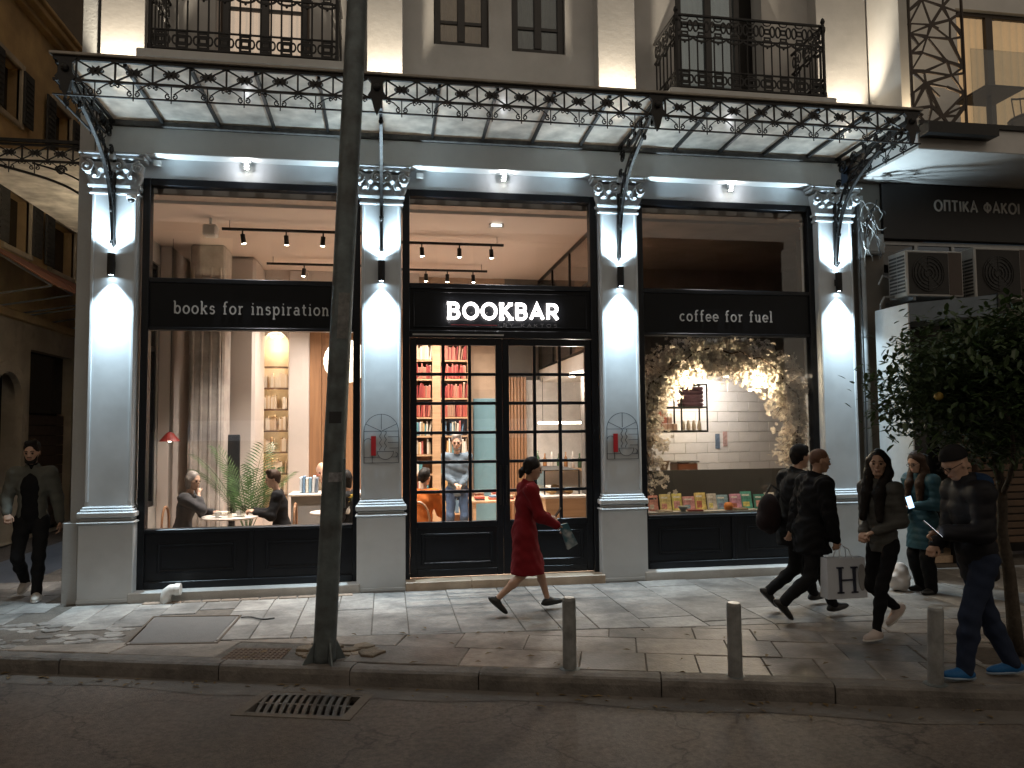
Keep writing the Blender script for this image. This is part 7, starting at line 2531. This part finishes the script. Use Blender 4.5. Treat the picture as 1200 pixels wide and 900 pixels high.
# --- standing woman in teal
TW = person('woman in a dark teal quilted coat looking at a phone beside the shop corner', (6.28, -1.55, 0), rad(190), 1.62,
            [(.03, .10, 0, 0), (-.03, -.10, 0, 0)], [(.26, .10, 1.02), (.22, -.08, .92)],
            dict(top=cloth_mat('teal_quilt', (.022, .065, .085), .5, .2, 60), quilt=.006, qs=85, girth=.95, coat=.30, flare=.125, legs=blackc, legbulk=.03, shoe=leather, hair='long', hairmat=hair_br, skin='light', bulk=.028, collar=.05, folds=.002, glasses=True, curl=(.9, .9)), head=(5, -22), lean=3, hv=.0085, cv=.012)
w = TW['arms'][0][2] + TW['f'] * .07
phone(w + np.array([0, -.02, .05]), (-.3, 0, .95), (-.35, -.9, .2), 'glowing pale blue phone held by the woman in teal', (.45, .7, 1.0))
# --- half-hidden companion
CP = person('half-hidden person in a beige scarf and dark coat behind the man with glasses', (6.62, -1.98, 0), rad(178), 1.60,
            [(.04, .10, 0, 0), (-.04, -.10, 0, 0)], [(.12, .22, .82), (.12, -.22, .82)],
            dict(top=cloth_mat('beige_coat', (.26, .20, .14)), coat=.28, flare=.13, legs=cloth_mat('khaki', (.10, .08, .05)), shoe=cloth_mat('offwhite_shoe'), hair='bob', hairmat=hair_br, skin='light', bulk=.028, collar=.06), head=(10, -5), hv=.0085, cv=.012)
# --- man with beanie and blue shoes
BM_ = person('man in a dark puffer jacket and beanie reading his phone, blue shoes', (4.60, -4.33, 0), rad(172), 1.77,
             [(.22, -.10 + .22, 0, -3), (-.23, .02, .0, 6)], [(.33, .10, 1.12), (.30, -.06, 1.00)],
             dict(top=darkj, quilt=.008, qs=60, hem=.13, legs=navy, legbulk=.022, shoe=cloth_mat('blue_shoe', (.015, .10, .26), .5), sole=cloth_mat('pale_sole', (.25, .32, .4)), beanie=cloth_mat('black_knit', (.012, .011, .012)),
                  skin='light', bulk=.036, collar=.085, folds=.0015, glasses=True, curl=(1.0, 1.1)), head=(8, -30), lean=6)
c = Sdf()   # hood lying on the shoulders
hN = BM_['hp']
c.ell(BM_['N'] - BM_['f'] * .10 + zz * .015, np.array([BM_['f'], BM_['l'], zz]), (.085, .14, .075), .03)
V, Q = c.mesh(.011, folds=.003); so = bpy.data.objects.new('hood', np_mesh('hood', V, Q, cloth_mat('blue_hood', (.012, .03, .07)))); COL.objects.link(so); attach(so, BM_['root'])
w = BM_['arms'][0][2] + BM_['f'] * .09
phone(w + np.array([0, -.02, .03]), (-.75, 0, .65), (.5, -.35, .8), 'bright white phone screen held by the man with the beanie', (.85, .92, 1.0), size=(.04, .082))
# white carrier bag on the ground by the woman in teal
t = thing('carrier_bag', 'crumpled white carrier bag on the ground by the shop corner', 'bag', (6.02, -1.4, 0))
c = Sdf(); c.ell((6.02, -1.42, .13), np.eye(3), (.13, .11, .15), .05); c.ell((6.04, -1.44, .27), np.eye(3), (.07, .05, .06), .05); c.cut((0, 0, .004), (0, 0, -1))
V, Q = c.mesh(.011, folds=.011, seed=2.0); so = bpy.data.objects.new('sack', np_mesh('sack', V, Q, mat('carrier_white', (.62, .58, .55), .6))); COL.objects.link(so); attach(so, t)

# --- guests inside
SEAT = .57
IN = dict(hv=.009, cv=.013, seat=True, group='guests inside the shop')
person('seated woman with greying hair resting her chin on her hand by the café window', (-2.70, 1.12, .1), rad(-5), 1.64,
       [(.42, .09, 0, 0), (.40, -.09, 0, 0)], [(.40, .10, .78), (.235, -.06, 1.04)],
       dict(top=cloth_mat('grey_knit', (.05, .048, .05)), legs=blackc, shoe=leather, hair='bob', hairmat=hair_gr, skin='light', bulk=.024, curl=(.4, 1.4)), hips=(0, 0, .50), lean=10, head=(-22, -8), elbow=[(-.3, .6, -.6), (.3, -.5, -.8)], **IN)
person('seated woman with short brown hair and black jumper at the round café table', (-1.40, 1.18, .1), rad(186), 1.64,
       [(.42, .09, 0, 0), (.40, -.09, 0, 0)], [(.36, .12, .78), (.38, -.10, .78)],
       dict(top=blackc, legs=blackc2, shoe=leather, hair='short', hairmat=hair_br, skin='light', bulk=.024, curl=(.7, .7)), hips=(0, 0, .50), lean=8, head=(10, -12), **IN)
person('bald man in a beige shirt bent over the grey counter', (-1.0, 3.15, .1), rad(-95), 1.74,
       [(.2, .12, 0, 0), (.2, -.12, 0, 0)], [(.32, .22, .98), (.30, -.15, .98)],
       dict(top=cloth_mat('beige_shirt', (.42, .34, .24)), legs=blackc, shoe=leather, hair='fringe', hairmat=hair_gr, skin='light', bulk=.018), hips=(0, 0, .55), lean=24, head=(10, -28), **IN)
person('dark-haired guest in black half hidden behind the grey pole', (-.46, .98, .1), rad(165), 1.66,
       [(.40, .09, 0, 0), (.40, -.09, 0, 0)], [(.3, .12, .78), (.3, -.12, .78)],
       dict(top=blackc2, legs=blackc, shoe=leather, hair='bob', hairmat=hair_dk, skin='light', bulk=.024), hips=(0, 0, .47), lean=6, head=(0, -10), **IN)
person('standing man in a grey-blue shirt and jeans behind the left door leaf', (1.14, 2.75, .1), rad(-92), 1.76,
       [(.03, .11, 0, 0), (-.02, -.11, 0, 0)], [(.20, .05, .98), (.22, -.04, 1.0)],
       dict(top=cloth_mat('greyblue_shirt', (.10, .13, .16)), hem=.08, legs=cloth_mat('jeans', (.05, .08, .14)), shoe=leather, hair='short', hairmat=hair_gr, beard=True, skin='light', bulk=.018, curl=(.9, .9)), lean=2, head=(-6, -14), hv=.009, cv=.013, group='guests inside the shop')
person('seated guest in an orange jumper behind the left door leaf', (.50, 1.15, .1), rad(70), 1.66,
       [(.40, .09, 0, 0), (.40, -.09, 0, 0)], [(.3, .14, .78), (.3, -.12, .78)],
       dict(top=cloth_mat('orange_knit', (.42, .11, .02)), legs=blackc, shoe=leather, hair='short', hairmat=hair_dk, skin='light', bulk=.024), hips=(0, 0, .46), lean=6, head=(-10, -6), **IN)
chair(-.42, .98, rad(165), 'curved wooden chair behind the grey pole')
chair(.50, 1.10, rad(70), 'curved wooden chair under the guest in orange')
t = MB().lathe([(.18, 0), (.19, .42), (.17, .44)], -1.0, 3.15, .1, 18).build('stool', walnut)
tag(t, 'round wooden stool behind the grey counter', 'stool')
